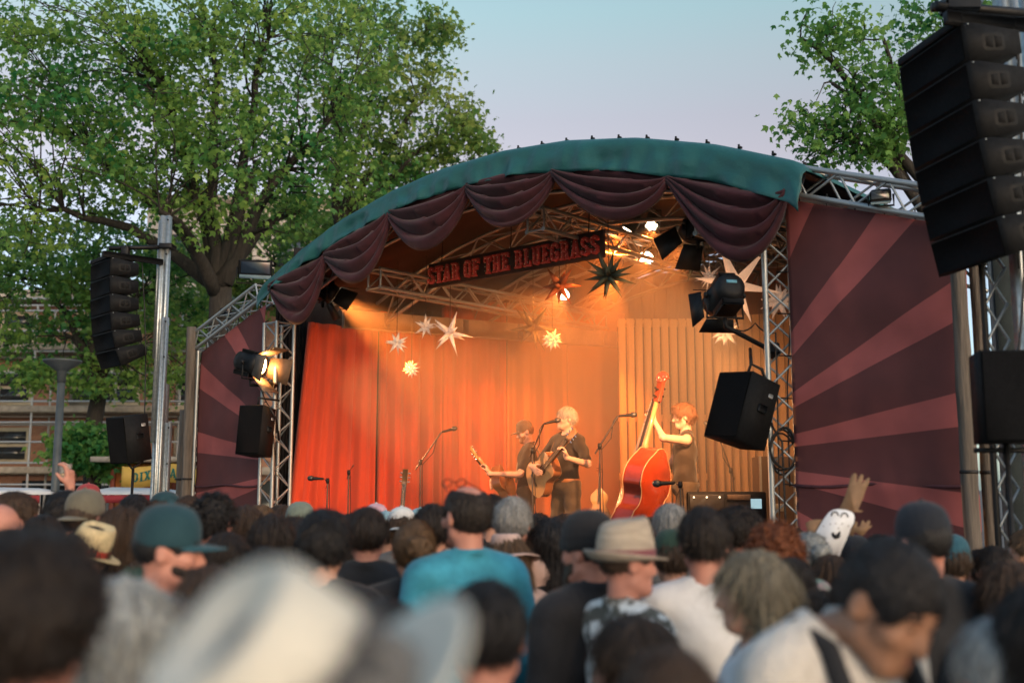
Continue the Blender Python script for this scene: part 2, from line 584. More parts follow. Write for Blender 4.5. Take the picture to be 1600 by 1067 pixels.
for j, (w, dr) in enumerate(prof):
    for i in range(nu + 1):
        u = UA + (UB - UA) * i / nu
        t = (u - UA) / (UB - UA)
        fall = 1.0 + 0.40 * t                       # the fascia hangs deeper towards the near end
        edge = (dr / 0.26)
        wr = 0.030 * nzA(u * 5.5 + 2 * dr * 8, dr * 9 + w) * min(1, edge * 1.5) + 0.022 * math.sin(u * 23 + 7 * dr + 2 * nzA(u * 3, 1)) * edge * max(0, nzA(u * 2.3, 4) + 0.3)
        sag = -0.03 * abs(math.sin((u - UA) / (UB - UA) * PI * 9)) * (1 if dr < 0.05 else 0.4) * (1 if w < 4.9 else 0)
        zz = ztop(u) - dr * fall + (0.018 * nzA(u * 8, 3) * edge) + 0.3 * sag
        # the corners droop and round off
        zz -= 0.06 * max(0, (abs(t - 0.5) * 2 - 0.965) / 0.035) ** 2
        cr = abs(nzB(u * 9 + dr * 14, dr * 22 - u * 3)) + 0.7 * abs(nzA(u * 17 - dr * 20, dr * 30 + u * 5))
        wr += edge * (0.045 * (0.35 - cr)) + 0.008 * math.sin(u * 13 + 9 * nzA(u * 2, 2)) * edge
        wr += 0.012 * edge
        V.append(S(u, w - wr * 1.6 * (1 if dr > 0.01 else 0.0), zz))
F = [(j * (nu + 1) + i, j * (nu + 1) + i + 1, (j + 1) * (nu + 1) + i + 1, (j + 1) * (nu + 1) + i) for j in range(len(prof) - 1) for i in range(nu)]
mb = MB().raw(V, F)
co = mb.build('tarpaulin', M_CANOPY, canopy, smooth=True)
sm_ = co.modifiers.new('thick', 'SOLIDIFY'); sm_.thickness = 0.006
# roof lining just below the tarpaulin
V = []
for j, w in enumerate((4.95, 3.3, 1.6, -0.2)):
    for i in range(61):
        u = UA + 0.05 + (UB - UA - 0.1) * i / 60
        V.append(S(u, w, ztop(u) - 0.07))
MB().raw(V, [(j * 61 + i, j * 61 + i + 1, (j + 1) * 61 + i + 1, (j + 1) * 61 + i) for j in range(3) for i in range(60)]).build('lining', M_CEIL, canopy, smooth=True)
# lashing hooks on the top front edge
hook = None
for i in range(22):
    u = UA + 0.5 + (UB - UA - 0.8) * i / 21
    mbh = MB().box(S(u, -0.20, ztop(u) + 0.012), (0.03, 0.03, 0.016), M=Ms).box(S(u - 0.01, -0.20, ztop(u) + 0.028), (0.014, 0.014, 0.03), M=Ms)
    mbh.build('lashing_hook', M_BLACK, canopy)
# arched roof trusses inside
def arch_truss(w, label, n=18):
    us = np.linspace(UA + 0.25, UB - 0.25, n + 1)
    root = thing('roof_truss', label, 'truss', S(us[0], w, 4.0), 'arched trusses inside the stage roof')
    A = [S(u, w - 0.13, ztop(u) - 0.15) for u in us]; B = [S(u, w + 0.13, ztop(u) - 0.15) for u in us]; Cc = [S(u, w, ztop(u) - 0.42) for u in us]
    for q in (A, B, Cc):
        mb = MB().tube(q, 0.024, 7); mb.build('chord', M_ALU, root, smooth=True)
    for i in range(n):
        for P, Q in ((A, Cc), (B, Cc), (A, B)):
            p, q = (P[i], Q[i + 1]) if i % 2 else (Q[i], P[i + 1])
            bar(root, 'brace', p, q, 0.010, M_ALU, 6)
arch_truss(0.0, 'front arched roof truss just behind the swags')
arch_truss(1.5, 'second arched roof truss carrying the lettered sign')
arch_truss(3.1, 'third arched roof truss deep inside the stage')
arch_truss(4.7, 'rearmost arched roof truss over the back curtain')
for k, (u, lab) in enumerate(((-1.9, 'straight truss along the roof near the red curtain'), (0.6, 'straight truss along the middle of the stage roof'), (2.6, 'straight truss along the roof above the lit lamps'))):
    truss('roof_truss', lab, S(u, 0.2, ztop(u) - 0.62), S(u, 4.6, ztop(u) - 0.62), 0.22, U3, step=0.24, group='straight trusses inside the stage roof')

# ------------------------------------------------------------------ swag drapes
SWG = 'maroon swags under the canopy edge'
ends = [(419, 448), (507, 396), (607, 328), (727, 289), (862, 268), (1040, 280), (1226, 300)]
lows = [(470, 505), (565, 440), (668, 390), (795, 356), (955, 343), (1152, 408)]
swag_lab = ['first maroon swag, bunched at the low end of the canopy by the floodlight', 'second maroon swag from the floodlight end', 'third maroon swag, its folds above the start of the lettered sign',
            'fourth maroon swag, hanging above the middle of the lettered sign', 'fifth maroon swag, just below the canopy peak', 'largest maroon swag, beside the tall truss column']
for k in range(6):
    u0, z0 = uz(*ends[k], w=-0.36); u1, z1 = uz(*ends[k + 1], w=-0.36)
    ul, zl = uz(*lows[k], w=-0.40)
    tl = (ul - u0) / (u1 - u0)
    rnd = random.Random(50 + k)
    nA, nB = 56, 40
    dep = (z0 + (z1 - z0) * tl) - zl
    V = []
    ph = rnd.uniform(0, 6)
    nf = 4.2 + rnd.uniform(-0.4, 0.4)
    fo = smooth_noise(70 + k)
    for j in range(nB + 1):
        b = j / nB
        for i in range(nA + 1):
            a = i / nA
            ex = math.log(0.5) / math.log(min(0.75, max(0.25, tl)))
            s_ = a ** ex
            cat = (4 * s_ * (1 - s_)) ** 0.72
            u = u0 + (u1 - u0) * a
            zt = min(z0 + (z1 - z0) * a + 0.03 + 0.10 * math.sin(PI * a), ztop(u) - 0.12)
            drop = dep * cat + (zt - (z0 + (z1 - z0) * a))
            drop = max(drop, 0.05)
            # at the gathers the cloth bunches to a short tail
            tail = 0.10 * (1 - cat) * (0.6 + 0.4 * math.sin(k))
            z = zt - (drop + tail) * b
            fold = math.sin(b * nf * 2 * PI + ph + 1.6 * fo(a * 3, b * 2) + 1.5 * (a - 0.5))
            fold = 1 - 2 * abs(fold) ** 0.7 if fold < 0 else 1 - 2 * (1 - fold) ** 1.6 * 0.5 - 0.0
            amp = 0.060 * (0.35 + 0.65 * math.sin(PI * a) ** 0.6) * math.sin(PI * min(1, b * 1.02)) ** 0.5
            bulge = (0.10 + 0.05 * fo(k, 3)) * math.sin(PI * a) * b
            out = amp * fold + bulge + 0.02 * fo(a * 9, b * 7)
            if b == 1: out -= 0.03
            bs = min(1.0, b / 0.22)
            V.append(S(u + 0.05 * (0.5 - a) * b * cat, -0.255 - 0.09 * bs * bs * (3 - 2 * bs) - out * min(1, b * 3.5), z + 0.02 * fold * (1 - abs(2 * b - 1))))
    F = [(j * (nA + 1) + i, j * (nA + 1) + i + 1, (j + 1) * (nA + 1) + i + 1, (j + 1) * (nA + 1) + i) for j in range(nB) for i in range(nA)]
    mbs = MB().raw(V, F)
    o = mbs.build('swag_drape', M_SWAG, smooth=True, label=swag_lab[k], cat='drape', group=SWG)
    md = o.modifiers.new('thick', 'SOLIDIFY'); md.thickness = 0.008

# ------------------------------------------------------------------ striped wing banners
def banner_mat():
    m = bpy.data.materials.new('sunburst banner print')
    m.use_nodes = True
    n, l = m.node_tree.nodes, m.node_tree.links
    b = n['Principled BSDF']
    uvn = n.new('ShaderNodeUVMap'); uvn.uv_map = 'UVMap'
    sp = n.new('ShaderNodeSeparateXYZ'); l.new(uvn.outputs[0], sp.inputs[0])
    def mth(op, a, b_=None):
        q = n.new('ShaderNodeMath'); q.operation = op
        for i, x in enumerate((a, b_)):
            if x is None: continue
            if isinstance(x, (int, float)): q.inputs[i].default_value = x
            else: l.new(x, q.inputs[i])
        return q.outputs[0]
    ang = mth('ARCTAN2', sp.outputs[1], sp.outputs[0])
    deg = mth('MULTIPLY', ang, 180 / PI)
    ph = mth('FLOORED_MODULO', mth('SUBTRACT', deg, 4.9), 18.6)
    light = mth('LESS_THAN', ph, 6.3)
    mix = n.new('ShaderNodeMix'); mix.data_type = 'RGBA'
    mix.inputs[6].default_value = (0.100, 0.026, 0.027, 1)
    mix.inputs[7].default_value = (0.315, 0.080, 0.078, 1)
    l.new(light, mix.inputs[0])
    nz = n.new('ShaderNodeTexNoise'); nz.inputs['Scale'].default_value = 2.5; nz.inputs['Detail'].default_value = 6
    l.new(uvn.outputs[0], nz.inputs['Vector'])
    mr = n.new('ShaderNodeMapRange'); mr.inputs[1].default_value = 0.3; mr.inputs[2].default_value = 0.7; mr.inputs[3].default_value = 0.78; mr.inputs[4].default_value = 1.14
    l.new(nz.outputs['Fac'], mr.inputs[0])
    hv = n.new('ShaderNodeHueSaturation'); l.new(mix.outputs[2], hv.inputs['Color']); l.new(mr.outputs[0], hv.inputs['Value'])
    l.new(hv.outputs[0], b.inputs['Base Color'])
    n2 = n.new('ShaderNodeTexNoise'); n2.inputs['Scale'].default_value = 220
    l.new(uvn.outputs[0], n2.inputs['Vector'])
    bp = n.new('ShaderNodeBump'); bp.inputs['Strength'].default_value = 0.25; bp.inputs['Distance'].default_value = 0.003
    l.new(n2.outputs['Fac'], bp.inputs['Height']); l.new(bp.outputs[0], b.inputs['Normal'])
    b.inputs['Roughness'].default_value = 0.75
    return m
M_BANNER = banner_mat()
def banner(label, ua, ub, za, zb, cu, sgn, seed):
    """cloth between u = ua (by the stage) and ub (outer), top edge heights za and zb"""
    root = thing('striped_banner', label, 'banner', S((ua + ub) / 2, 0, 0.1), 'sunburst banners beside the stage')
    nz = smooth_noise(seed)
    nx, ny = 44, 70
    V = []; uv = []
    for j in range(ny + 1):
        for i in range(nx + 1):
            a = i / nx; b = j / ny
            u = ua + (ub - ua) * a
            zt = za + (zb - za) * a
            z = 0.12 + (zt - 0.12) * b
            wv = -0.06 + 0.034 * nz(u * 2.2, z * 1.4) + 0.022 * nz(u * 11, z * 4) + 0.014 * abs(nz(u * 17 + z * 6, z * 9)) + 0.012 * math.sin(z * 9 + 3 * nz(u, z)) * (1 - 2 * abs(a - 0.5)) 
            dz = abs(z - 1.86)
            if dz < 0.10: wv -= 0.012 * (1 - dz / 0.10)
            V.append(S(u, wv, z)); uv.append(((u - cu) * sgn, z - 2.086))
    F = np.array([(j * (nx + 1) + i, j * (nx + 1) + i + 1, (j + 1) * (nx + 1) + i + 1, (j + 1) * (nx + 1) + i) for j in range(ny) for i in range(nx)])
    me = np_mesh('cloth', np.array(V) - BASE[root], F, M_BANNER, True, uv)
    o = put('cloth', me, root)
    md = o.modifiers.new('thick', 'SOLIDIFY'); md.thickness = 0.004
    mb = MB().tube([S(ua + (ub - ua) * t, -0.085, 1.86 - 0.012 * math.sin(t * 9)) for t in np.linspace(0, 1, 14)], 0.014, 6)
    mb.build('hem_pocket', MATS.get('banner hem') or mat('banner hem', (0.075, 0.026, 0.034), 0.8, 0.2, 10), root, smooth=True)
    for i in range(11):                       # ties along the inner edge and the top
        z = 0.5 + i * 0.34
        if z < za - 0.05:
            bar(root, 'cable_tie', S(ua, -0.06, z), S(ua - 0.10 * sgn, -0.08, z + 0.01), 0.006, M_BLACK, 5)
    for i in range(6):
        a = (i + 0.5) / 6
        bar(root, 'cable_tie', S(ua + (ub - ua) * a, -0.06, za + (zb - za) * a - 0.02), S(ua + (ub - ua) * a, -0.05, za + (zb - za) * a + 0.10), 0.006, M_BLACK, 5)
banner('larger striped banner with maroon sunburst rays beside the line of loudspeakers', 3.52, 4.90, 4.16, 3.70, 2.65, 1, 11)
banner('smaller striped banner with maroon sunburst rays behind the lamp with barn doors', -3.66, -5.12, 4.12, 3.64, -2.65, -1, 12)

# ------------------------------------------------------------------ back of the stage
def curtain(label, p0, p1, z0, z1, folds, seed, m=M_RED, group='red curtains round the stage', amp=0.07, flare=0.0):
    p0 = np.array(p0, float); p1 = np.array(p1, float)
    d = p1 - p0; L = np.linalg.norm(d); d /= L; nrm = np.array([d[1], -d[0]])
    nz = smooth_noise(seed); nx = int(folds * 14); ny = 26
    V = []
    for j in range(ny + 1):
        b = j / ny
        for i in range(nx + 1):
            a = i / nx
            ph = a * folds * 2 * PI + 1.3 * nz(a * 7, 0.4) + 0.35 * nz(a * 4, b * 3)
            s1 = math.sin(ph)
            off = amp * (0.55 + 0.45 * nz(a * 9, 2)) * (s1 + 0.35 * math.sin(2 * ph + 1) + 0.2 * math.sin(3.1 * ph)) * (0.75 + 0.25 * (1 - b))
            q = p0 + d * (L * a - flare * (1 - b) * (1 - a)) + nrm * off
            V.append((q[0], q[1], z0 + (z1 - z0) * b))
    F = [(j * (nx + 1) + i, j * (nx + 1) + i + 1, (j + 1) * (nx + 1) + i + 1, (j + 1) * (nx + 1) + i) for j in range(ny) for i in range(nx)]
    o = MB().raw(V, F).build('stage_curtain', m, smooth=True, label=label, cat='curtain', group=group)
    md = o.modifiers.new('thick', 'SOLIDIFY'); md.thickness = 0.008
def lerp2(a, b, t): return (a[0] + (b[0] - a[0]) * t, a[1] + (b[1] - a[1]) * t)
CA, CB, CC = (-2.62, 13.45), (-1.0, 14.75), (1.75, 16.1)
curtain('darkest red curtain, hanging next to the truss column', CA, lerp2(CA, CB, 0.5), STZ, 3.95, 4, 21, amp=0.11, flare=0.25)
curtain('red curtain behind the low microphone with its thin stand', lerp2(CA, CB, 0.51), CB, STZ, 4.2, 4, 22, amp=0.11)
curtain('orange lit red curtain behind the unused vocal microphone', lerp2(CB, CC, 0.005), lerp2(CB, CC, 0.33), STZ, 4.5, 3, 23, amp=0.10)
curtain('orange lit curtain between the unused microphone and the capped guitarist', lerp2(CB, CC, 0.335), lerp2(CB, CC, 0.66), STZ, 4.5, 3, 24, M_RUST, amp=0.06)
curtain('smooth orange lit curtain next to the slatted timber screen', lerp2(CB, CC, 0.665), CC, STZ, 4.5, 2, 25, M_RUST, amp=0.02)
# dark masking behind and beside
curtain('black masking drape beyond the truss column at the curtain end', S(-3.95, 0.30, 0)[:2], (CA[0] - 0.1, CA[1] + 0.3), 0.3, 4.4, 9, 26, M_DARKCLOTH, 'black drapes masking the stage', 0.04)
curtain('black masking drape high behind the red curtains', (-2.9, 13.75), (1.9, 16.5), STZ, 5.0, 20, 27, M_DARKCLOTH, 'black drapes masking the stage', 0.03)
M_BACKW = mat('stained back wall boards', (0.20, 0.085, 0.035), 0.7, 0.3, 3, stretch=(4, 4, 0.4))
curtain('brown drape closing the stage behind the timber screens', (1.5, 16.4), (4.5, 12.6), STZ, 5.0, 18, 28, mat('brown drape', (0.16, 0.06, 0.025), 0.9, 0.3, 3), 'black drapes masking the stage', 0.03)
curtain('black drape closing the stage side behind the tall truss column', (4.5, 12.6), S(3.45, 0.4, 0)[:2], STZ, 4.6, 14, 29, M_DARKCLOTH, 'black drapes masking the stage', 0.03)
# pale beam across the top of the red curtains
pb0 = at(536, 503, 13.75); pb1 = at(965, 527, 15.75)
d_ = (pb1 - pb0)[:2]; L_ = np.linalg.norm(d_); an_ = math.atan2(d_[1], d_[0])
beam = thing('curtain_beam', 'pale beam running above the red curtains', 'beam', ((pb0 + pb1) / 2))
R2 = np.array([[math.cos(an_), -math.sin(an_), 0], [math.sin(an_), math.cos(an_), 0], [0, 0, 1]])
zb_ = (pb0[2] + pb1[2]) / 2
MB().box(((pb0[0] + pb1[0]) / 2, (pb0[1] + pb1[1]) / 2, zb_), (L_, 0.10, 0.24), M=R2, ch=0.006).build('timber', mat('pale beam', (0.55, 0.42, 0.30), 0.7, 0.2, 4), beam)
for t in (0.15, 0.42, 0.62, 0.75, 0.95):
    c = pb0 + (pb1 - pb0) * t; c[2] = zb_
    MB().box((c[0] - 0.02, c[1] - 0.08, c[2] + 0.01), (0.07, 0.05, 0.20), M=R2, ch=0.004).build('bracket', M_ALU, beam)

# slatted timber screens
sc1 = thing('timber_screen', 'slatted pine screen with dark gaps behind the double bass player', 'screen', (2.03, 14.0, STZ), 'pine screens on the stage')
nb = 11; X0, X1 = at(966, 600, 14)[0], at(1114, 600, 14)[0]
zt_ = at(1040, 498, 14)[2]
bw = (X1 - X0) / nb
for i in range(nb):
    rnd = random.Random(i)
    piece(sc1, 'board', (X0 + bw * (i + 0.5), 14.0 + rnd.uniform(-0.004, 0.004), (STZ + zt_) / 2), (bw - 0.020, 0.024, zt_ - STZ), M_PINE)
for z in (STZ + 0.3, 1.98, 2.75, zt_ - 0.06):
    piece(sc1, 'batten', ((X0 + X1) / 2, 14.035, z), (X1 - X0, 0.03, 0.09), M_PINE)
MB().box(((X0 + X1) / 2, 14.22, (STZ + zt_) / 2), (X1 - X0 - 0.04, 0.02, zt_ - STZ - 0.06)).build('backing', mat('screen backing', (0.10, 0.04, 0.018), 0.8, 0.2, 4), sc1)
sc2 = thing('timber_screen', 'close boarded pine screen between the bass player and the hanging speaker', 'screen', (3.2, 13.7, STZ), 'pine screens on the stage')
q0, q1 = np.array([X1 + 0.012, 13.97]), np.array([4.15, 13.55])
dd = (q1 - q0); Ld = np.linalg.norm(dd); ad = math.atan2(dd[1], dd[0])
zt2 = zt_ + 0.03
for i in range(15):
    c = q0 + dd * ((i + 0.5) / 15)
    rnd = random.Random(100 + i)
    piece(sc2, 'board', (c[0], c[1] + rnd.uniform(-0.005, 0.005), (STZ + zt2) / 2), (Ld / 15 - 0.005, 0.024, zt2 - STZ), M_PINE, ad)

# ------------------------------------------------------------------ lettering
def stroke(pts, t, closed=False):
    pts = [np.array(p, float) for p in pts]
    n = len(pts); Lf = []; Rt = []
    for i, p in enumerate(pts):
        a = pts[i - 1] if (i > 0 or closed) else None
        b = pts[(i + 1) % n] if (i < n - 1 or closed) else None
        d1 = (p - a) / np.linalg.norm(p - a) if a is not None else None
        d2 = (b - p) / np.linalg.norm(b - p) if b is not None else None
        if d1 is None: d1 = d2
        if d2 is None: d2 = d1
        m = d1 + d2; m /= np.linalg.norm(m)
        nn = np.array([-m[1], m[0]]); k = t / 2 / max(0.5, float(np.dot(nn, [-d1[1], d1[0]])))
        Lf.append(p + nn * k); Rt.append(p - nn * k)
    Q = []
    for i in range(n if closed else n - 1):
        j = (i + 1) % n
        Q.append([tuple(Rt[i]), tuple(Rt[j]), tuple(Lf[j]), tuple(Lf[i])])
    return Q
def rc(x0, y0, x1, y1): return [(x0, y0), (x1, y0), (x1, y1), (x0, y1)]
def serif(x, y): return rc(x - 0.17, y, x + 0.17, y + 0.1)
T_ = 0.19
def stem(x): return [rc(x - T_ / 2, 0.0, x + T_ / 2, 1.0), serif(x, 0), serif(x, 0.9)]
GLY = {
    'I': (0.40, stem(0.20)),
    'T': (0.62, [rc(0.215, 0, 0.405, 1), serif(0.31, 0), rc(0.0, 0.84, 0.62, 1.0), rc(0, 0.66, 0.09, 0.86), rc(0.53, 0.66, 0.62, 0.86)]),
    'H': (0.68, stem(0.17) + stem(0.51) + [rc(0.2, 0.42, 0.5, 0.57)]),
    'E': (0.60, stem(0.17) + [rc(0.2, 0.86, 0.58, 1), rc(0.2, 0, 0.58, 0.14), rc(0.2, 0.43, 0.42, 0.56), rc(0.49, 0.72, 0.58, 0.9), rc(0.49, 0.1, 0.58, 0.28), rc(0.36, 0.36, 0.43, 0.63)]),
    'F': (0.58, stem(0.17) + [rc(0.2, 0.86, 0.56, 1), rc(0.2, 0.43, 0.42, 0.56), rc(0.47, 0.7, 0.56, 0.9), rc(0.36, 0.36, 0.43, 0.63)]),
    'L': (0.58, stem(0.17) + [rc(0.2, 0, 0.56, 0.14), rc(0.47, 0.1, 0.56, 0.32)]),
    'A': (0.70, [[(0.04, 0), (0.22, 0), (0.40, 1), (0.27, 1)], [(0.46, 0), (0.66, 0), (0.43, 1), (0.30, 1)], rc(0.2, 0.22, 0.5, 0.34), rc(0, 0, 0.27, 0.09), rc(0.40, 0, 0.70, 0.09)]),
    'O': (0.62, stroke([(0.31, 0.09), (0.46, 0.13), (0.51, 0.3), (0.51, 0.7), (0.46, 0.87), (0.31, 0.91), (0.16, 0.87), (0.11, 0.7), (0.11, 0.3), (0.16, 0.13)], 0.19, True)),
    'S': (0.60, stroke([(0.50, 0.70), (0.48, 0.84), (0.31, 0.91), (0.13, 0.84), (0.11, 0.68), (0.20, 0.56), (0.40, 0.45), (0.50, 0.32), (0.48, 0.15), (0.30, 0.09), (0.12, 0.16), (0.10, 0.30)], 0.18)),
    'R': (0.68, stem(0.17) + stroke([(0.2, 0.92), (0.42, 0.92), (0.51, 0.82), (0.51, 0.62), (0.42, 0.52), (0.2, 0.52)], 0.15) + stroke([(0.40, 0.50), (0.50, 0.38), (0.53, 0.08), (0.66, 0.05)], 0.17)),
    'B': (0.66, stem(0.17) + stroke([(0.2, 0.92), (0.42, 0.92), (0.51, 0.83), (0.51, 0.64), (0.42, 0.54), (0.2, 0.54)], 0.15) + stroke([(0.2, 0.47), (0.45, 0.47), (0.55, 0.36), (0.55, 0.18), (0.45, 0.08), (0.2, 0.08)], 0.15)),
    'U': (0.68, [serif(0.17, 0.9), serif(0.52, 0.9)] + stroke([(0.17, 1.0), (0.17, 0.25), (0.22, 0.12), (0.345, 0.08), (0.47, 0.12), (0.52, 0.25), (0.52, 1.0)], 0.18)),
    'G': (0.64, stroke([(0.53, 0.68), (0.50, 0.84), (0.33, 0.91), (0.17, 0.86), (0.11, 0.7), (0.11, 0.3), (0.17, 0.14), (0.33, 0.09), (0.50, 0.15), (0.53, 0.30), (0.53, 0.44)], 0.19) + [rc(0.33, 0.40, 0.64, 0.52)]),
    'D': (0.66, stem(0.17) + stroke([(0.2, 0.92), (0.40, 0.92), (0.53, 0.75), (0.53, 0.25), (0.40, 0.08), (0.2, 0.08)], 0.16)),
    'X': (0.66, [[(0.04, 0), (0.22, 0), (0.62, 1), (0.44, 1)], [(0.44, 0), (0.62, 0), (0.22, 1), (0.04, 1)], serif(0.13, 0), serif(0.53, 0), serif(0.13, 0.9), serif(0.53, 0.9)]),
    'N': (0.72, stem(0.14) + stem(0.58) + [[(0.10, 1), (0.26, 1), (0.62, 0), (0.46, 0)]]),
}
def lettering(text, parent, o, ex, ey, ez, h, length, m, depth, bulbs=None, wave=None, gap=0.07):
    tot = sum(GLY[c][0] + gap if c != ' ' else 0.38 for c in text)
    sx = length / tot
    x = 0
    for c in text:
        if c == ' ':
            x += 0.38; continue
        wd, polys = GLY[c]
        mb = MB()
        for q, poly in enumerate(polys):
            pp = [((x + px) * sx, py * h) for px, py in poly]
            if wave: pp = [(a, b + wave(a / length)) for a, b in pp]
            mb.prism(pp, ex, ey, ez, o, 0.0, depth + 0.0012 * q)
        mb.build('letter', m, parent)
        if bulbs:
            bb = MB()
            for (bx, by) in ((0.17, 0.15), (0.17, 0.4), (0.17, 0.62), (0.17, 0.85), (0.45, 0.2), (0.45, 0.8), (0.47, 0.5)):
                p = np.array(o) + np.array(ex) * (x + bx * wd / 0.64) * sx + np.array(ey) * by * h + np.array(ez) * (depth + 0.012)
                bb.box(p, (0.009, 0.009, 0.009), ch=0.003)
            bb.build('light_bulbs', bulbs, parent, kind='stuff')
        x += wd + gap

# sign STAR OF THE BLUEGRASS: hangs parallel to the stage front, inside the roof
SGW = 0.75
c1 = uz(669, 409, SGW); c2 = uz(943, 363, SGW); c3 = uz(668, 450, SGW); c4 = uz(943, 403, SGW)
su0, su1 = c1[0], c2[0]
sz0 = (c3[1] + c4[1]) / 2; sz1 = (c1[1] + c2[1]) / 2
print('sign', c1, c2, c3, c4)
sign = thing('lettered_sign', 'long dark sign board reading STAR OF THE BLUEGRASS above the stage', 'sign', S((su0 + su1) / 2, SGW, sz0))
MB().box(S((su0 + su1) / 2, SGW + 0.02, (sz0 + sz1) / 2), (su1 - su0, 0.03, sz1 - sz0), M=Ms, ch=0.004).build('board', mat('sign board paint', (0.040, 0.018, 0.018), 0.7, 0.3, 5, bump=0.05), sign)
lh = (sz1 - sz0)
lettering('STAR OF THE BLUEGRASS', sign, S(su0 + 0.03, SGW + 0.0, sz0 + lh * 0.13), U3, (0, 0, 1), -W3, lh * 0.70, su1 - su0 - 0.06,
          mat('sign letter red', (0.55, 0.05, 0.045), 0.5, 0.2, 8), 0.035, mat('bulb glass', (0.9, 0.8, 0.65), 0.15, 0.1, 10, spec=0.8))
for t in (0.08, 0.5, 0.92):
    u = su0 + (su1 - su0) * t
    bar(sign, 'hanger', S(u, SGW + 0.02, sz1), S(u, SGW + 0.05, ztop(u) - 0.1), 0.006, M_BLACK, 5)

# ------------------------------------------------------------------ stage lamps
def basis(d, up=(0, 0, 1)):
    d = np.array(d, float); d /= np.linalg.norm(d)
    x = np.cross(d, up); x /= np.linalg.norm(x)
    return np.stack([x, np.cross(x, d) * 1.0, d], 1)        # columns: right, up, forward
def add_spot(parent, pos, aim, power, col, size, blend=0.4, rad_=0.05):
    ld = bpy.data.lights.new('lamp_light', 'SPOT')
    ld.energy = power; ld.color = col; ld.spot_size = rad(size); ld.spot_blend = blend; ld.shadow_soft_size = rad_
    o = bpy.data.objects.new('lamp_light', ld)
    COL.objects.link(o)
    o.parent = parent
    o.location = np.array(pos) - BASE[parent]
    o.rotation_euler = Vector(np.array(aim) - np.array(pos)).to_track_quat('-Z', 'Y').to_euler()
    return o
LG = 'lamps hung in the stage roof'
def par_can(label, pos, aim, r=0.10, L=0.26, lens=None, power=0, col=(1, 0.45, 0.12), size=50, hang=0.3, leds=False, group=LG, blend=0.4):
    pos = np.array(pos, float); aim = np.array(aim, float)
    root = thing('stage_lamp', label, 'lamp', pos, group)
    B = basis(aim - pos); f = B[:, 2]
    prof = [(r * 0.45, -L), (r * 0.75, -L * 0.93), (r * 0.85, -L * 0.6), (r, -L * 0.45), (r, 0.0), (r * 1.06, 0.01), (r * 1.06, 0.025), (r * 0.93, 0.025), (r * 0.93, 0.0)]
    Q = B.copy()
    MB().lathe(prof, 18, pos, Q).build('housing', M_BLACK, root, smooth=True)
    if leds:
        for k in range(7):
            a = k * PI / 3; rr = 0 if k == 6 else r * 0.58
            MB().lathe([(r * 0.24, 0.0), (r * 0.24, 0.012), (r * 0.12, 0.02)], 10, pos + B[:, 0] * rr * math.cos(a) + B[:, 1] * rr * math.sin(a) + f * 0.004, Q).build('led', lens, root, smooth=True)
    else:
        MB().lathe([(r * 0.90, 0.002), (r * 0.7, 0.012), (r * 0.3, 0.018)], 18, pos, Q).build('lens', lens or mat('dark lens', (0.05, 0.05, 0.06), 0.1, 0.1, 5, spec=0.8), root, smooth=True)
    m_ = pos - f * L * 0.4
    mb = MB()
    mb.tube([m_ + B[:, 0] * (r + 0.015), m_ + B[:, 0] * (r + 0.02) + np.array([0, 0, r * 1.4]), m_ - B[:, 0] * (r + 0.02) + np.array([0, 0, r * 1.4]), m_ - B[:, 0] * (r + 0.015)], 0.009, 6)
    mb.tube([m_ + np.array([0, 0, r * 1.4]), m_ + np.array([0, 0, r * 1.4 + hang])], 0.012, 6)
    mb.build('yoke', M_BLACK, root)
    if power: add_spot(root, pos + f * 0.05, aim, power, col, size, blend, r * 0.6)
    return root
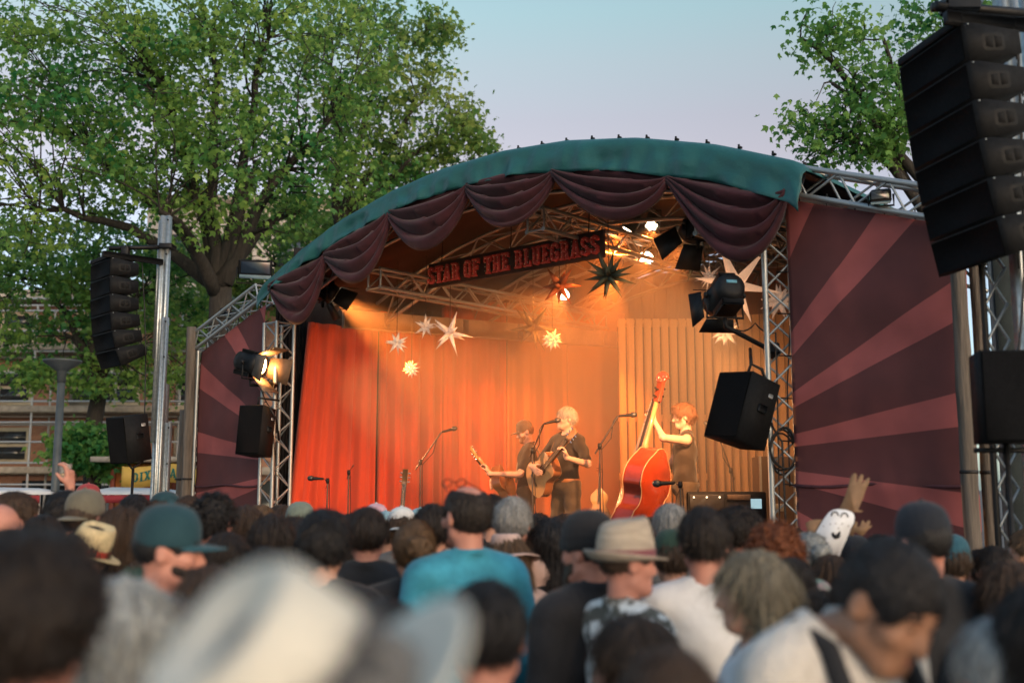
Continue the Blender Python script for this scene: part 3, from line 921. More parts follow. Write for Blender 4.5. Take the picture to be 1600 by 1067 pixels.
def fresnel(label, pos, aim, r=0.12, lens=None, power=0, col=(1, 0.7, 0.4), size=45, doors=0.2, arm_to=None, group=None, spread=0.55, blend=0.5, dm=None, lens_m=None):
    lens = lens_m or lens
    """theatre lantern with four barn doors"""
    pos = np.array(pos, float); aim = np.array(aim, float)
    root = thing('stage_lantern', label, 'lamp', pos, group)
    B = basis(aim - pos); f = B[:, 2]; x = B[:, 0]; y = B[:, 1]
    MB().lathe([(r * 0.5, -0.34), (r * 0.9, -0.33), (r * 1.05, -0.26), (r * 1.05, -0.10), (r * 1.12, -0.10), (r * 1.12, 0.0), (r * 0.95, 0.0), (r * 0.95, -0.02)], 20, pos, B).build('housing', M_BLACK, root, smooth=True)
    MB().box(pos - f * 0.18 + y * (r * 1.02), (r * 1.2, 0.05, 0.2), M=B, ch=0.01).build('vent_box', M_BLACK, root)
    MB().box(pos - f * 0.2 - y * (r * 1.05), (r * 1.5, 0.06, 0.24), M=B, ch=0.01).build('ballast_box', M_BLACK, root)
    MB().box(pos - f * 0.342 + y * r * 0.25, (r * 0.7, r * 0.22, 0.004), M=B).build('rating_plate', mat('pale blue plate', (0.16, 0.42, 0.55), 0.4, 0.1, 10), root)
    MB().lathe([(r * 0.90, -0.015), (r * 0.6, -0.002), (r * 0.2, 0.004)], 18, pos, B).build('lens', lens or M_LENS2, root, smooth=True)
    for a, b in ((x, y), (-x, y), (y, x), (-y, x)):
        q0 = pos + a * r * 1.08 + f * 0.005; q1 = pos + a * (r * 1.08 + doors * spread) + f * doors
        t0, t1 = r * 0.95, r * 1.25
        V = [q0 - b * t0, q0 + b * t0, q1 + b * t1, q1 - b * t1]
        th = np.cross(b, q1 - q0); th /= np.linalg.norm(th); th *= 0.003
        V = [v - th for v in V] + [v + th for v in V]
        MB().raw(V, [(0, 1, 2, 3), (7, 6, 5, 4), (0, 4, 5, 1), (1, 5, 6, 2), (2, 6, 7, 3), (3, 7, 4, 0)]).build('barn_door', dm or M_BLACK, root)
    m_ = pos - f * 0.16
    dn = np.array([0, 0, -1.0])
    MB().tube([m_ + x * (r * 1.15), m_ + x * (r * 1.25) + dn * r * 1.5, m_ - x * (r * 1.25) + dn * r * 1.5, m_ - x * (r * 1.15)], 0.011, 6).build('yoke', M_BLACK, root)
    for sx in (-1, 1):
        MB().lathe([(0.02, -0.015), (0.028, 0), (0.02, 0.015)], 10, m_ + x * sx * (r * 1.3), np.stack([f, y, x], 1)).build('tilt_knob', M_BLACK, root)
    if arm_to is not None:
        c0 = m_ + dn * r * 1.5
        MB().tube([c0, c0 + dn * 0.07, np.array(arm_to)], 0.02, 8).build('arm', M_BLACK, root, smooth=True)
        MB().box(np.array(arm_to), (0.10, 0.10, 0.13), M=B, ch=0.01).build('clamp', M_BLACK, root)
    if power: add_spot(root, pos + f * 0.03, aim, power, col, size, blend, r * 0.7)
    return root
ORANGE = (1.0, 0.20, 0.022)
AMBER = (1.0, 0.27, 0.045)
PW = 0.47
MUS = np.array([0.55, 11.1, 1.9])
par_can('lit lamp, the largest glowing lens under the canopy, beside the biggest swag', at(1011, 402, 12.2), (-0.2, 9.0, 1.6), 0.095, 0.28, M_LENS, 170 * PW, AMBER, 60)
par_can('lit round lamp below the end of the lettered sign, beside the copper star', at(880, 459, 13.6), (-1.3, 9.8, 1.2), 0.10, 0.28, M_LENS, 200 * PW, AMBER, 65)
par_can('lit lamp of seven small lenses tucked under the canopy peak', at(1018, 352, 12.0), (0.9, 9.5, 1.5), 0.085, 0.2, M_LENS2, 140 * PW, AMBER, 60, leds=True)
par_can('small lit lamp beside the seven lens lamp, seen edge on', at(982, 357, 11.6), (-1.0, 12.0, 1.2), 0.085, 0.2, M_LENS2, 520 * PW, ORANGE, 70, leds=True)
par_can('small lit lamp half hidden behind the dark spiky star', at(963, 421, 12.2), (0.3, 14.0, 1.4), 0.06, 0.18, M_LENS2, 520 * PW, ORANGE, 80)
# lantern throwing the visible amber beam from the curtain end of the roof
fresnel('black lantern with barn doors under the first swag, throwing an amber beam', at(521, 462, 13.0), at(880, 720, 14.6), 0.11, M_LENS2, 1700 * PW, AMBER, 46, 0.2, at(505, 440, 13.1), LG)
fresnel('black lantern with barn doors half behind the largest swag', at(1078, 368, 9.7), at(800, 800, 13.5), 0.11, M_LENS2, 350 * PW, AMBER, 60, 0.22, at(1086, 345, 9.6), LG)
# lanterns on the truss columns
FR_R = at(1122, 476, 8.55)
fresnel('black lantern with barn doors on the tall truss column, pointing across the stage', FR_R, at(970, 690, 11.6), 0.122, M_LENS2, 900 * PW, (1.0, 0.45, 0.17), 84, 0.12, at(1206, 548, 8.62), 'lanterns on the truss columns')
FR_L = at(408, 572, 12.75)
fresnel('black lantern with glowing orange barn doors before the smaller striped banner', FR_L, at(960, 720, 11.0), 0.13, M_LENS2, 1150 * PW, (1.0, 0.45, 0.17), 44, 0.24, at(424, 603, 12.9), 'lanterns on the truss columns', dm=mat('lamp tinted door', (0.14, 0.10, 0.07), 0.6, 0.2, 10), lens_m=emit_mat('hot lamp lens', (1.0, 0.42, 0.12), 60.0))  # door colour lightened and warmed for the lamp light falling on it

# floodlights on the wings
def flood(label, c, size, rotz, tilt=0.2):
    root = thing('floodlight', label, 'floodlight', c, 'floodlights on the sloping trusses')
    R = np.array(Euler((tilt, 0, rotz)).to_matrix())
    c = np.array(c, float)
    MB().box(c, size, M=R, ch=0.012).build('housing', M_BLACKBOX, root)
    MB().box(c + R @ np.array([0, -size[1] / 2 - 0.004, 0.02]), (size[0] * 0.86, 0.008, size[2] * 0.62), M=R, ch=0.002).build('glass', mat('dark flood glass', (0.006, 0.007, 0.009), 0.12, 0.2, 10, spec=0.6), root)
    MB().box(c + R @ np.array([0, -size[1] / 2 - 0.012, -size[2] * 0.40]), (size[0] * 0.95, 0.02, size[2] * 0.2), M=R, ch=0.003).build('lip', mat('slate blue paint', (0.10, 0.16, 0.19), 0.5, 0.2, 10), root)
    h = size[2]
    MB().tube([c + R @ np.array([-size[0] / 2 - 0.015, 0, h * 0.1]), c + R @ np.array([-size[0] / 2 - 0.015, 0, -h * 0.75]), c + R @ np.array([size[0] / 2 + 0.015, 0, -h * 0.75]), c + R @ np.array([size[0] / 2 + 0.015, 0, h * 0.1])], 0.010, 6).build('bracket', M_BLACK, root)
flood('wide black floodlight standing at the low corner of the green canopy', at(399, 421, 13.3), (0.42, 0.16, 0.24), 0.25)
flood('small floodlight low on the sloping truss of the smaller banner', at(352, 488, 13.9), (0.14, 0.10, 0.11), 0.2)
flood('small floodlight clamped to the silver sloping truss', at(1376, 307, 7.75), (0.15, 0.14, 0.10), -0.4, 0.35)

# ------------------------------------------------------------------ paper stars
M_PAPER = mat('white star paper', (0.82, 0.78, 0.72), 0.7, 0.08, 8, emit=(1.0, 0.66, 0.48), estr=0.06)  # slight glow added to whiten stars that only reflect lamp light
M_PAPERD = mat('darkened star paper', (0.10, 0.11, 0.07), 0.7, 0.2, 8, trans=0.15)  # paper darkened for the shade on the backlit spiky star
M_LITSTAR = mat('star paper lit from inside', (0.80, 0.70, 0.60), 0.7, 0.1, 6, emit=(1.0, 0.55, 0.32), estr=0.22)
M_COPPER = mat('copper star paper', (0.34, 0.09, 0.03), 0.5, 0.2, 8)
SG = 'spiky stars hung in the stage'
def star(label, c, R, n, core, m, seed, hang, thin=0.16, flat=None):
    c = np.array(c, float)
    root = thing('hanging_star', label, 'star', c, SG)
    rnd = random.Random(seed)
    g = PI * (3 - math.sqrt(5))
    off = rnd.uniform(0, 6)
    Q = np.array(Euler((rnd.uniform(0, 3), rnd.uniform(0, 3), rnd.uniform(0, 3))).to_matrix())
    for k in range(n):
        if flat is None:
            zz = 1 - 2 * (k + 0.5) / n; rr = math.sqrt(1 - zz * zz)
            d = Q @ np.array([rr * math.cos(k * g + off), rr * math.sin(k * g + off), zz])
        else:
            a = 2 * PI * k / n + flat
            d = np.array([math.sin(a), -0.05, math.cos(a)])
        d /= np.linalg.norm(d)
        x = np.cross(d, [0.3, 0.8, 0.5]); x /= np.linalg.norm(x); y = np.cross(d, x)
        Lk = R * rnd.uniform(0.86, 1.08)
        w = R * thin
        V = [c + d * core * 0.8 + (x * math.cos(q) + y * math.sin(q)) * w for q in (0.3, 0.3 + PI / 2, 0.3 + PI, 0.3 + 1.5 * PI)] + [c + d * Lk]
        MB().raw(V, [(0, 1, 4), (1, 2, 4), (2, 3, 4), (3, 0, 4), (3, 2, 1, 0)]).build('spike', m, root)
    MB().lathe([(core * 0.4, -core * 0.9), (core * 0.8, -core * 0.5), (core * 0.95, 0), (core * 0.8, core * 0.5), (core * 0.4, core * 0.9)], 8, c).build('core', m, root)
    bar(root, 'thread', c + np.array([0, 0, R * 0.3]), c + np.array([0, 0, hang]), 0.0035, M_CORD, 4)
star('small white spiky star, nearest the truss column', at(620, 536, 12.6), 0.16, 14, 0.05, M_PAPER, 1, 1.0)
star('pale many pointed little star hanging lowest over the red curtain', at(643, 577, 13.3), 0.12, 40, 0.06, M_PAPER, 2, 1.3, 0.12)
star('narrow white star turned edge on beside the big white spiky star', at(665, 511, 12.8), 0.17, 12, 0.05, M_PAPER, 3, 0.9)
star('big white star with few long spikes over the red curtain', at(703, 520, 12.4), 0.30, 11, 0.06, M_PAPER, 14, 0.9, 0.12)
star('large hazy star with long points above the capped guitarist', at(833, 512, 13.2), 0.36, 12, 0.07, M_PAPERD, 5, 0.9, 0.12)
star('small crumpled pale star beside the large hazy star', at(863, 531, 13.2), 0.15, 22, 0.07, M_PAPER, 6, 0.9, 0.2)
star('dark spiky star in front of the small lit lamp, under the end of the sign', at(951, 432, 9.9), 0.29, 20, 0.06, M_PAPERD, 7, 0.9, 0.11)
star('copper star beside the lit round lamp', at(874, 447, 11.2), 0.27, 9, 0.06, M_COPPER, 11, 0.6, 0.16)
star('dull brown star below the largest swag', at(1083, 412, 10.6), 0.21, 14, 0.05, M_PAPERD, 9, 0.7, 0.13)
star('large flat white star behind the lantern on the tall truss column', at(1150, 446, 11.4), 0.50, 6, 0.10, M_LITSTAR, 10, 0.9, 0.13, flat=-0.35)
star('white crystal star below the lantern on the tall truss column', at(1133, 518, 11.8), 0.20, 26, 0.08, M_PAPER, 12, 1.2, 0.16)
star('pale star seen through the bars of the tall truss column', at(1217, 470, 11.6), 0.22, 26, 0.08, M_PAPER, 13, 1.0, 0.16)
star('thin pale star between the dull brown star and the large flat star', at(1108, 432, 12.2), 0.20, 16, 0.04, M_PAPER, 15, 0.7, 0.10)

# ------------------------------------------------------------------ loudspeakers
def line_array(label, corner, phi, n, tilts, group, Wd=0.66, h=0.222, dp=0.34, sc=1.0):
    """corner: world point of the top front edge where front and side meet; phi: turn about z"""
    corner = np.array(corner, float)
    root = thing('line_array', label, 'loudspeaker', corner, group)
    Rz = np.array([[math.cos(phi), -math.sin(phi), 0], [math.sin(phi), math.cos(phi), 0], [0, 0, 1]])
    p = np.zeros(2)                         # (y, z) of the top front edge
    for i in range(n):
        t = rad(tilts[i])
        fy, fz = np.array([math.sin(t), -math.cos(t)]), np.array([math.cos(t), math.sin(t)])   # down the front, back along depth
        q0 = p; q1 = p + fy * (h - 0.008)
        b0 = p + fz * dp + fy * h * 0.20; b1 = p + fz * dp + fy * h * 0.80
        def W(x, yz): return corner + Rz @ np.array([x, yz[0], yz[1]])
        prof = [q0, q1, q1 + fz * dp * 0.18, b1, b0, q0 + fz * dp * 0.18]
        k = len(prof)
        V = [W(-Wd, q) for q in prof] + [W(0, q) for q in prof]
        mb = MB().raw(V, [tuple(range(k)), tuple(range(k, 2 * k))[::-1]] + [(j, k + j, k + (j + 1) % k, (j + 1) % k) for j in range(k)])
        cab = mb.build('cabinet', M_BLACKBOX, root)
        g0, g1 = q0 + fy * 0.012 - fz * 0.006, q1 - fy * 0.012 - fz * 0.006
        V = [W(-Wd + 0.012, g0), W(-0.03, g0), W(-0.03, g1), W(-Wd + 0.012, g1)]
        V2 = [W(-Wd + 0.012, g0 + fz * 0.005), W(-0.03, g0 + fz * 0.005), W(-0.03, g1 + fz * 0.005), W(-Wd + 0.012, g1 + fz * 0.005)]
        MB().raw(V + V2, [(0, 1, 2, 3)[::-1], (0, 4, 5, 1), (1, 5, 6, 2), (2, 6, 7, 3), (3, 7, 4, 0)]).build('grille', M_BLACKGRILLE, cab, base=corner)
        # two-part handle recess on the side: raised rim, black plates as the shade inside
        cc = p + fz * dp * 0.50 + fy * h * 0.5
        mbr = MB(); mbh = MB()
        for s0, s1 in ((-0.052, -0.006), (0.006, 0.052)):
            hh = 0.036
            poly = [(s0, -hh * (0.75 if s0 < -0.02 else 1)), (s1, -hh * (0.75 if s1 > 0.02 else 1)), (s1, hh * (0.75 if s1 > 0.02 else 1)), (s0, hh * (0.75 if s0 < -0.02 else 1))]
            V = [W(0.0035, cc + fz * a - fy * b) for a, b in poly]
            Vb = [W(0.0005, cc + fz * a - fy * b) for a, b in poly]
            mbh.raw(Vb + V, [(4, 5, 6, 7), (0, 4, 7, 3), (1, 2, 6, 5), (2, 3, 7, 6), (0, 1, 5, 4)])
        rim = [(-0.066, -0.034), (-0.05, -0.048), (0.05, -0.048), (0.066, -0.034), (0.066, 0.034), (0.05, 0.048), (-0.05, 0.048), (-0.066, 0.034)]
        V = [W(0.0025, cc + fz * a - fy * b) for a, b in rim]; Vb = [W(0.0003, cc + fz * a * 1.08 - fy * b * 1.08) for a, b in rim]
        mbr.raw(Vb + V, [tuple(range(8, 16))] + [(j, (j + 1) % 8, 8 + (j + 1) % 8, 8 + j) for j in range(8)])
        mbr.build('handle', mat('worn black plastic', (0.011, 0.012, 0.013), 0.6, 0.2, 20, spec=0.15), cab, base=corner)
        mbh.build('handle_shade', mat('handle shadow', (0.003, 0.003, 0.003), 0.9, 0.1, 5), cab, base=corner)
        # rear links and bolts
        for x in (-0.02, -Wd + 0.02):
            bar(root, 'rigging_link', W(x, b0 - fy * 0.03 - fz * 0.02), W(x, b1 + fy * 0.03 - fz * 0.02), 0.007, M_BLACK, 5)
        MB().lathe([(0.006, 0), (0.006, 0.006)], 6, W(0.001, q0 + fy * 0.012 + fz * 0.02)).build('bolt', M_STEEL, root)
        p = q1 + fy * 0.008
    # flying frame
    mb = MB()
    def W0(x, y, z): return corner + Rz @ np.array([x, y, z])
    mb.box(W0(-Wd / 2, 0.16, 0.035), (Wd, 0.34, 0.05), M=Rz, ch=0.004)
    mb.build('flying_frame', M_BLACKBOX, root)
    MB().box(W0(-0.03, 0.28, 0.036), (0.05, 0.75, 0.07), M=Rz, ch=0.004).build('frame_arm', M_BLACK, root)
    return root, W0
LA = 'line array loudspeakers'
laL, WL = line_array('hanging line array of six black cabinets on the far galvanised mast, before the big tree', at(174, 402, 12.5), rad(-48), 6, (2, 3, 4, 8, 14, 22), LA)
laR, WR = line_array('large dark line array of six cabinets hanging in front of the larger striped banner', at(1506, 36, 5.6), rad(-79), 6, (5, 6, 7, 9, 11, 13), LA)

def mast(name, label, secs, group=None):
    """galvanised telescopic mast: nested channel sections (x, y, z0, z1, width, depth)"""
    root = thing(name, label, 'mast', (secs[0][0], secs[0][1], 0), group)
    for (x, y, z0, z1, w, d) in secs:
        t = 0.012
        poly = [(-w / 2, -d / 2), (-w * 0.18, -d / 2), (-w * 0.18, -d / 2 + 0.02), (w * 0.18, -d / 2 + 0.02), (w * 0.18, -d / 2), (w / 2, -d / 2),
                (w / 2, d / 2), (-w / 2, d / 2)]
        MB().prism(poly, (1, 0, 0), (0, 1, 0), (0, 0, 1), (x, y, 0), z0, z1).build('mast_section', M_STEEL, root)
        for zz in (z1 - 0.06, z1 - 0.5, z0 + 0.1):
            MB().lathe([(0.011, 0), (0.011, 0.012)], 8, (x + w * 0.32, y - d / 2, zz), np.array([[1, 0, 0], [0, 0, -1], [0, 1, 0.]])).build('bolt', M_BLACK, root)
    x, y = secs[0][:2]
    MB().box((x, y, 0.06), (0.6, 0.6, 0.12), ch=0.01).build('foot', M_STEEL, root)
    return root
mp = at(262, 420, 13.1)
msL = mast('lifting_mast', 'tall galvanised lifting mast carrying the far line array', [
    (mp[0], 13.1, 0.0, at(255, 600, 13.1)[2], 0.13, 0.16), (mp[0] - 0.01, 13.0, at(255, 690, 13)[2], at(255, 338, 13)[2], 0.115, 0.10),
    (mp[0] - 0.07, 13.05, at(255, 560, 13)[2], at(255, 345, 13)[2], 0.07, 0.12), (mp[0] + 0.055, 12.93, 0.0, at(255, 497, 13)[2], 0.07, 0.09), (mp[0] + 0.10, 13.1, 0, at(255, 660, 13)[2], 0.06, 0.10)], 'lifting masts for the loudspeakers')
a0 = at(170, 388, 12.7); a1 = at(262, 386, 13.0)
mb = MB().tube([a0, a1], 0.028, 4); mb.box(a1, (0.16, 0.2, 0.06), ch=0.005); mb.build('bracket_arm', M_BLACK, msL)
MB().box(at(196, 392, 12.75), (0.10, 0.08, 0.12), ch=0.01).tube([at(196, 392, 12.75), at(196, 402, 12.75)], 0.012, 6).build('hoist', M_BLACK, msL)
MB().tube([at(228, 540, 12.9), at(227, 600, 12.9), at(225, 690, 12.7), at(222, 705, 12.6)], 0.008, 6).build('speaker_cable', M_CORD, msL)
mpR = at(1590, 300, 6.1)
msR = mast('lifting_mast', 'galvanised mast at the photograph edge behind the large dark line array', [
    (mpR[0] + 0.0, 6.1, 0, 5.4, 0.10, 0.12), (mpR[0] + 0.16, 6.15, 0, 5.4, 0.10, 0.12)], 'lifting masts for the loudspeakers')
for i in range(22):
    z = 0.3 + i * 0.22
    xa, xb = mpR[0] - 0.16, mpR[0] - 0.03
    bar(msR, 'brace', (xa, 6.25, z), (xb, 6.25, z + 0.22), 0.009, M_ALU, 6)
    bar(msR, 'brace', (xb, 6.27, z), (xa, 6.27, z + 0.22), 0.009, M_ALU, 6)
bar(msR, 'chord', (mpR[0] - 0.17, 6.26, 0), (mpR[0] - 0.17, 6.26, 5.2), 0.02, M_BLACK)
mb = MB().tube([at(1462, 10, 5.7), at(1600, 22, 5.9), at(1650, 30, 6.1)], 0.035, 4); mb.build('bracket_arm', M_BLACK, msR)
MB().box(at(1500, 8, 5.75), (0.2, 0.12, 0.10), ch=0.01).tube([at(1456, 12, 5.75), at(1500, 10, 5.75)], 0.03, 8).build('hoist', M_BLACK, msR)

def cabinet(name, label, c, size, phi, tilt, roll, group=None, taper=0.7, holder=None, hm=M_BLACK):
    root = thing(name, label, 'loudspeaker', c, group)
    c = np.array(c, float)
    R = np.array((Euler((0, 0, phi)).to_matrix() @ Euler((tilt, roll, 0)).to_matrix()))
    w, d, h = np.array(size) / 2
    V = []
    for z in (-h, h):
        for x, y in ((-w, -d), (w, -d), (w * taper, d), (-w * taper, d)):
            V.append(c + R @ np.array([x, y, z]))
    MB().raw(V, [(3, 2, 1, 0), (4, 5, 6, 7), (0, 1, 5, 4), (1, 2, 6, 5), (2, 3, 7, 6), (3, 0, 4, 7)]).build('cabinet', M_BLACKBOX, root)
    MB().box(c + R @ np.array([0, -d - 0.006, 0]), (w * 1.9, 0.012, h * 1.93), M=R, ch=0.003).build('grille', M_BLACKGRILLE, root)
    MB().box(c + R @ np.array([w * 0.93, d * 0.1, h * 0.1]), (0.03, d * 0.5, h * 0.25), M=R, ch=0.008).build('handle', M_BLACK, root)
    MB().box(c + R @ np.array([w * 0.8, d * 0.5, h * 0.55]), (0.03, 0.04, 0.03), M=R, ch=0.004).build('badge', mat('pale badge', (0.5, 0.5, 0.5), 0.4, 0.1, 10), root)
    if holder is not None:
        for hh in holder:
            MB().tube(hh, 0.014, 7).build('bracket', hm, root, smooth=True)
    return root
HS = 'small loudspeakers round the stage'
c = at(402, 674, 12.6)
cabinet('hanging_speaker', 'black speaker hanging below the lantern with glowing barn doors', c, (0.33, 0.33, 0.58), rad(-20), rad(-6), 0, HS, 0.75,
        [[c + [0, 0, 0.3], c + [0.0, 0, 0.40], c + [0.22, 0.15, 0.38]], [c + [0.16, -0.1, 0.28], c + [0.22, 0.0, 0.15], c + [0.24, 0.1, -0.1]]])
c = at(1163, 642, 8.35)
cabinet('hanging_speaker', 'larger black speaker tilted and hanging from the tall truss column', c, (0.40, 0.34, 0.54), rad(-62), rad(-16), rad(4), HS, 0.72,
        [[c + [0.02, 0, 0.26], c + [0.06, -0.02, 0.37], c + [0.15, 0, 0.33], c + [0.19, 0.02, 0.22], c + [0.13, 0.02, 0.1]], [c + [0.06, -0.02, 0.37], at(1172, 545, 8.5)]])
c = at(204, 685, 10.6)
cabinet('stand_speaker', 'black speaker on a pole stand in front of the yellow sign', c, (0.30, 0.30, 0.46), rad(-35), rad(10), 0, HS, 0.7,
        [[c + [-0.02, -0.03, -0.22], c + [0.03, 0, -0.30], c + [0.12, 0.05, -0.22]], [c + [0.04, 0, -0.30], (c[0] + 0.04, c[1], 0.02)], [(c[0] + 0.04, c[1], 0.6), (c[0] + 0.5, c[1], 0.02)], [(c[0] + 0.04, c[1], 0.6), (c[0] - 0.3, c[1] - 0.3, 0.02)], [(c[0] + 0.04, c[1], 0.6), (c[0] - 0.3, c[1] + 0.3, 0.02)]])
c = at(1568, 622, 5.5)
cabinet('stand_speaker', 'big black speaker on a stand beside the two timber posts at the photograph edge', c, (0.30, 0.30, 0.47), rad(-8), 0, 0, HS, 0.8,
        [[c + [0, 0, -0.22], (c[0], c[1], 0.02)], [c + [-0.16, 0.02, -0.27], c + [0.3, 0.02, -0.27]]])

# loose cables on the columns
def cable(parent, pts, r=0.007):
    P = [np.array(p, float) for p in pts]; out = []
    for i in range(len(P) - 1):
        for t in np.linspace(0, 1, 6)[: (6 if i == len(P) - 2 else 5)]:
            q = P[i] * (1 - t) + P[i + 1] * t
            out.append(q + np.array([0, 0, -0.22 * np.linalg.norm((P[i + 1] - P[i])[:2]) * 4 * t * (1 - t)]))
    MB().tube(out, r, 5).build('cable', M_CORD, parent, smooth=True)
cable(rcol, [at(1150, 515, 8.5), at(1180, 505, 8.5), at(1212, 520, 8.45), at(1214, 600, 8.45), at(1216, 700, 8.45), at(1218, 830, 8.45)])
cable(rcol, [at(1205, 660, 8.4), at(1222, 690, 8.4), at(1228, 830, 8.4)], 0.009)
cable(rcol, [at(1232, 380, 8.4), at(1236, 480, 8.4), at(1230, 600, 8.4), at(1234, 760, 8.4)], 0.006)
for k_ in range(4):
    c_ = at(1222, 668 + 3 * k_, 8.36)
    MB().tube([c_ + np.array([0.10 * math.sin(a_) + 0.01 * k_, 0.03 * k_, -0.16 + 0.16 * math.cos(a_) + 0.02 * math.sin(2 * a_ + k_)]) for a_ in np.linspace(0, 2 * PI, 19)], 0.008, 5).build('cable_coil', M_CORD, rcol, smooth=True)
cable(lcol, [at(405, 600, 12.7), at(425, 640, 12.8), at(430, 720, 12.85), at(432, 800, 12.85)])
cable(laR, [at(1590, 60, 5.9), at(1596, 200, 5.9), at(1600, 430, 5.9), at(1590, 560, 5.8)], 0.008)
cable(laR, [at(1575, 110, 5.85), at(1582, 250, 5.85), at(1592, 420, 5.85)], 0.006)
cable(laL, [at(222, 410, 12.8), at(226, 480, 12.8), at(228, 560, 12.8)], 0.007)

# ------------------------------------------------------------------ timber posts
def post(label, pts, r):
    root = thing('timber_post', label, 'post', (pts[0][0], pts[0][1], 0), 'weathered timber posts')
    rnd = random.Random(int(pts[0][0] * 100))
    P = []; n = 14; R = []
    for i in range(n + 1):
        t = i / n
        p = np.array(pts[0]) * (1 - t) + np.array(pts[1]) * t
        P.append(p + [rnd.uniform(-0.006, 0.006), rnd.uniform(-0.006, 0.006), 0]); R.append(r * (1.05 - 0.12 * t) * rnd.uniform(0.96, 1.04))
    MB().tube(P, R, 14).build('pole', M_POST, root, smooth=True)
    for z in (1.1, 1.95):
        MB().lathe([(r * 1.08, -0.012), (r * 1.1, 0), (r * 1.08, 0.012)], 14, (pts[0][0], pts[0][1], z)).build('strap', M_CORD, root)
p = at(1512, 700, 7.3); post('round timber post at the outer edge of the larger striped banner', ((p[0], 7.3, 0), (p[0], 7.3, 3.9)), 0.056)
p = at(1541, 700, 7.55); post('thinner timber post just behind the banner post, half behind the edge speaker', ((p[0], 7.55, 0), (p[0], 7.55, 3.9)), 0.050)
p = at(297, 640, 14.1); post('round timber post between the far mast and the smaller striped banner', ((p[0], 14.1, 0), (p[0] - 0.02, 14.1, 3.98)), 0.068)
p = at(287, 640, 14.6); post('second timber post half hidden behind the round timber post', ((p[0], 14.6, 0), (p[0] + 0.02, 14.6, 2.9)), 0.075)

# ------------------------------------------------------------------ smoke on the stage
sv = MB()
us_ = np.linspace(-3.2, 2.75, 14)
poly = [(-3.2, STZ + 0.02)] + [(2.75, STZ + 0.02)] + [(u, ztop(u) - 0.13) for u in us_[::-1]]
sv.prism(poly[::-1], U3, (0, 0, 1), W3, S(0, 0, 0), 0.25, 4.4)
smk = bpy.data.materials.new('stage smoke')
smk.use_nodes = True
smk.node_tree.nodes.remove(smk.node_tree.nodes['Principled BSDF'])
pv = smk.node_tree.nodes.new('ShaderNodeVolumePrincipled')
pv.inputs['Color'].default_value = (0.95, 0.84, 0.74, 1)  # warm tint puts the orange lamp light into white smoke
pv.inputs['Density'].default_value = 0.10
pv.inputs['Anisotropy'].default_value = 0.25
smk.node_tree.links.new(pv.outputs[0], smk.node_tree.nodes['Material Output'].inputs['Volume'])
so = sv.build('stage_smoke', smk, label='thin orange lit smoke hanging over the stage', cat='smoke', kind='stuff')

# ------------------------------------------------------------------ people
PIV = np.array([0, -0.015, 1.53])
def skin_mat(tone):
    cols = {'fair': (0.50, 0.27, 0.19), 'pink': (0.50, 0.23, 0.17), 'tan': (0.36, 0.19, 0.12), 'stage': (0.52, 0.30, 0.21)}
    return mat('skin ' + tone, cols[tone], 0.5, 0.12, 14, bump=0.05, bscale=160, spec=0.35)
def hair_mat(name, c, c2=None, rough=0.5):
    return mat('hair ' + name, c, rough, 0.45, 9, bump=0.55, bscale=11, stretch=(14, 14, 1.3), col2=c2, spec=0.35, island=0.25)
HAIR = {
    'black': ((0.012, 0.011, 0.012), None), 'darkbrown': ((0.030, 0.020, 0.015), (0.010, 0.008, 0.007)), 'brown': ((0.075, 0.045, 0.028), (0.025, 0.016, 0.011)),
    'blond': ((0.36, 0.27, 0.16), (0.13, 0.09, 0.05)), 'grey': ((0.34, 0.34, 0.33), (0.12, 0.12, 0.12)), 'silver': ((0.42, 0.45, 0.45), (0.15, 0.165, 0.17)),
    'white': ((0.55, 0.53, 0.48), (0.25, 0.25, 0.24)), 'red': ((0.24, 0.075, 0.025), (0.075, 0.022, 0.010)), 'lightbrown': ((0.17, 0.105, 0.058), (0.06, 0.036, 0.02)),
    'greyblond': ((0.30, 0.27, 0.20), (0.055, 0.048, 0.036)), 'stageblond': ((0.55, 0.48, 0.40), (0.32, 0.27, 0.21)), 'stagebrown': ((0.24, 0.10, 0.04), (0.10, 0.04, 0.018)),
}
def cloth(name, c, vary=0.2, scale=7, **k):
    return mat('cloth ' + name, c, 0.85, vary, scale, bump=k.pop('bump', 0.25), bscale=k.pop('bscale', 30), sheen=0.1, **k)

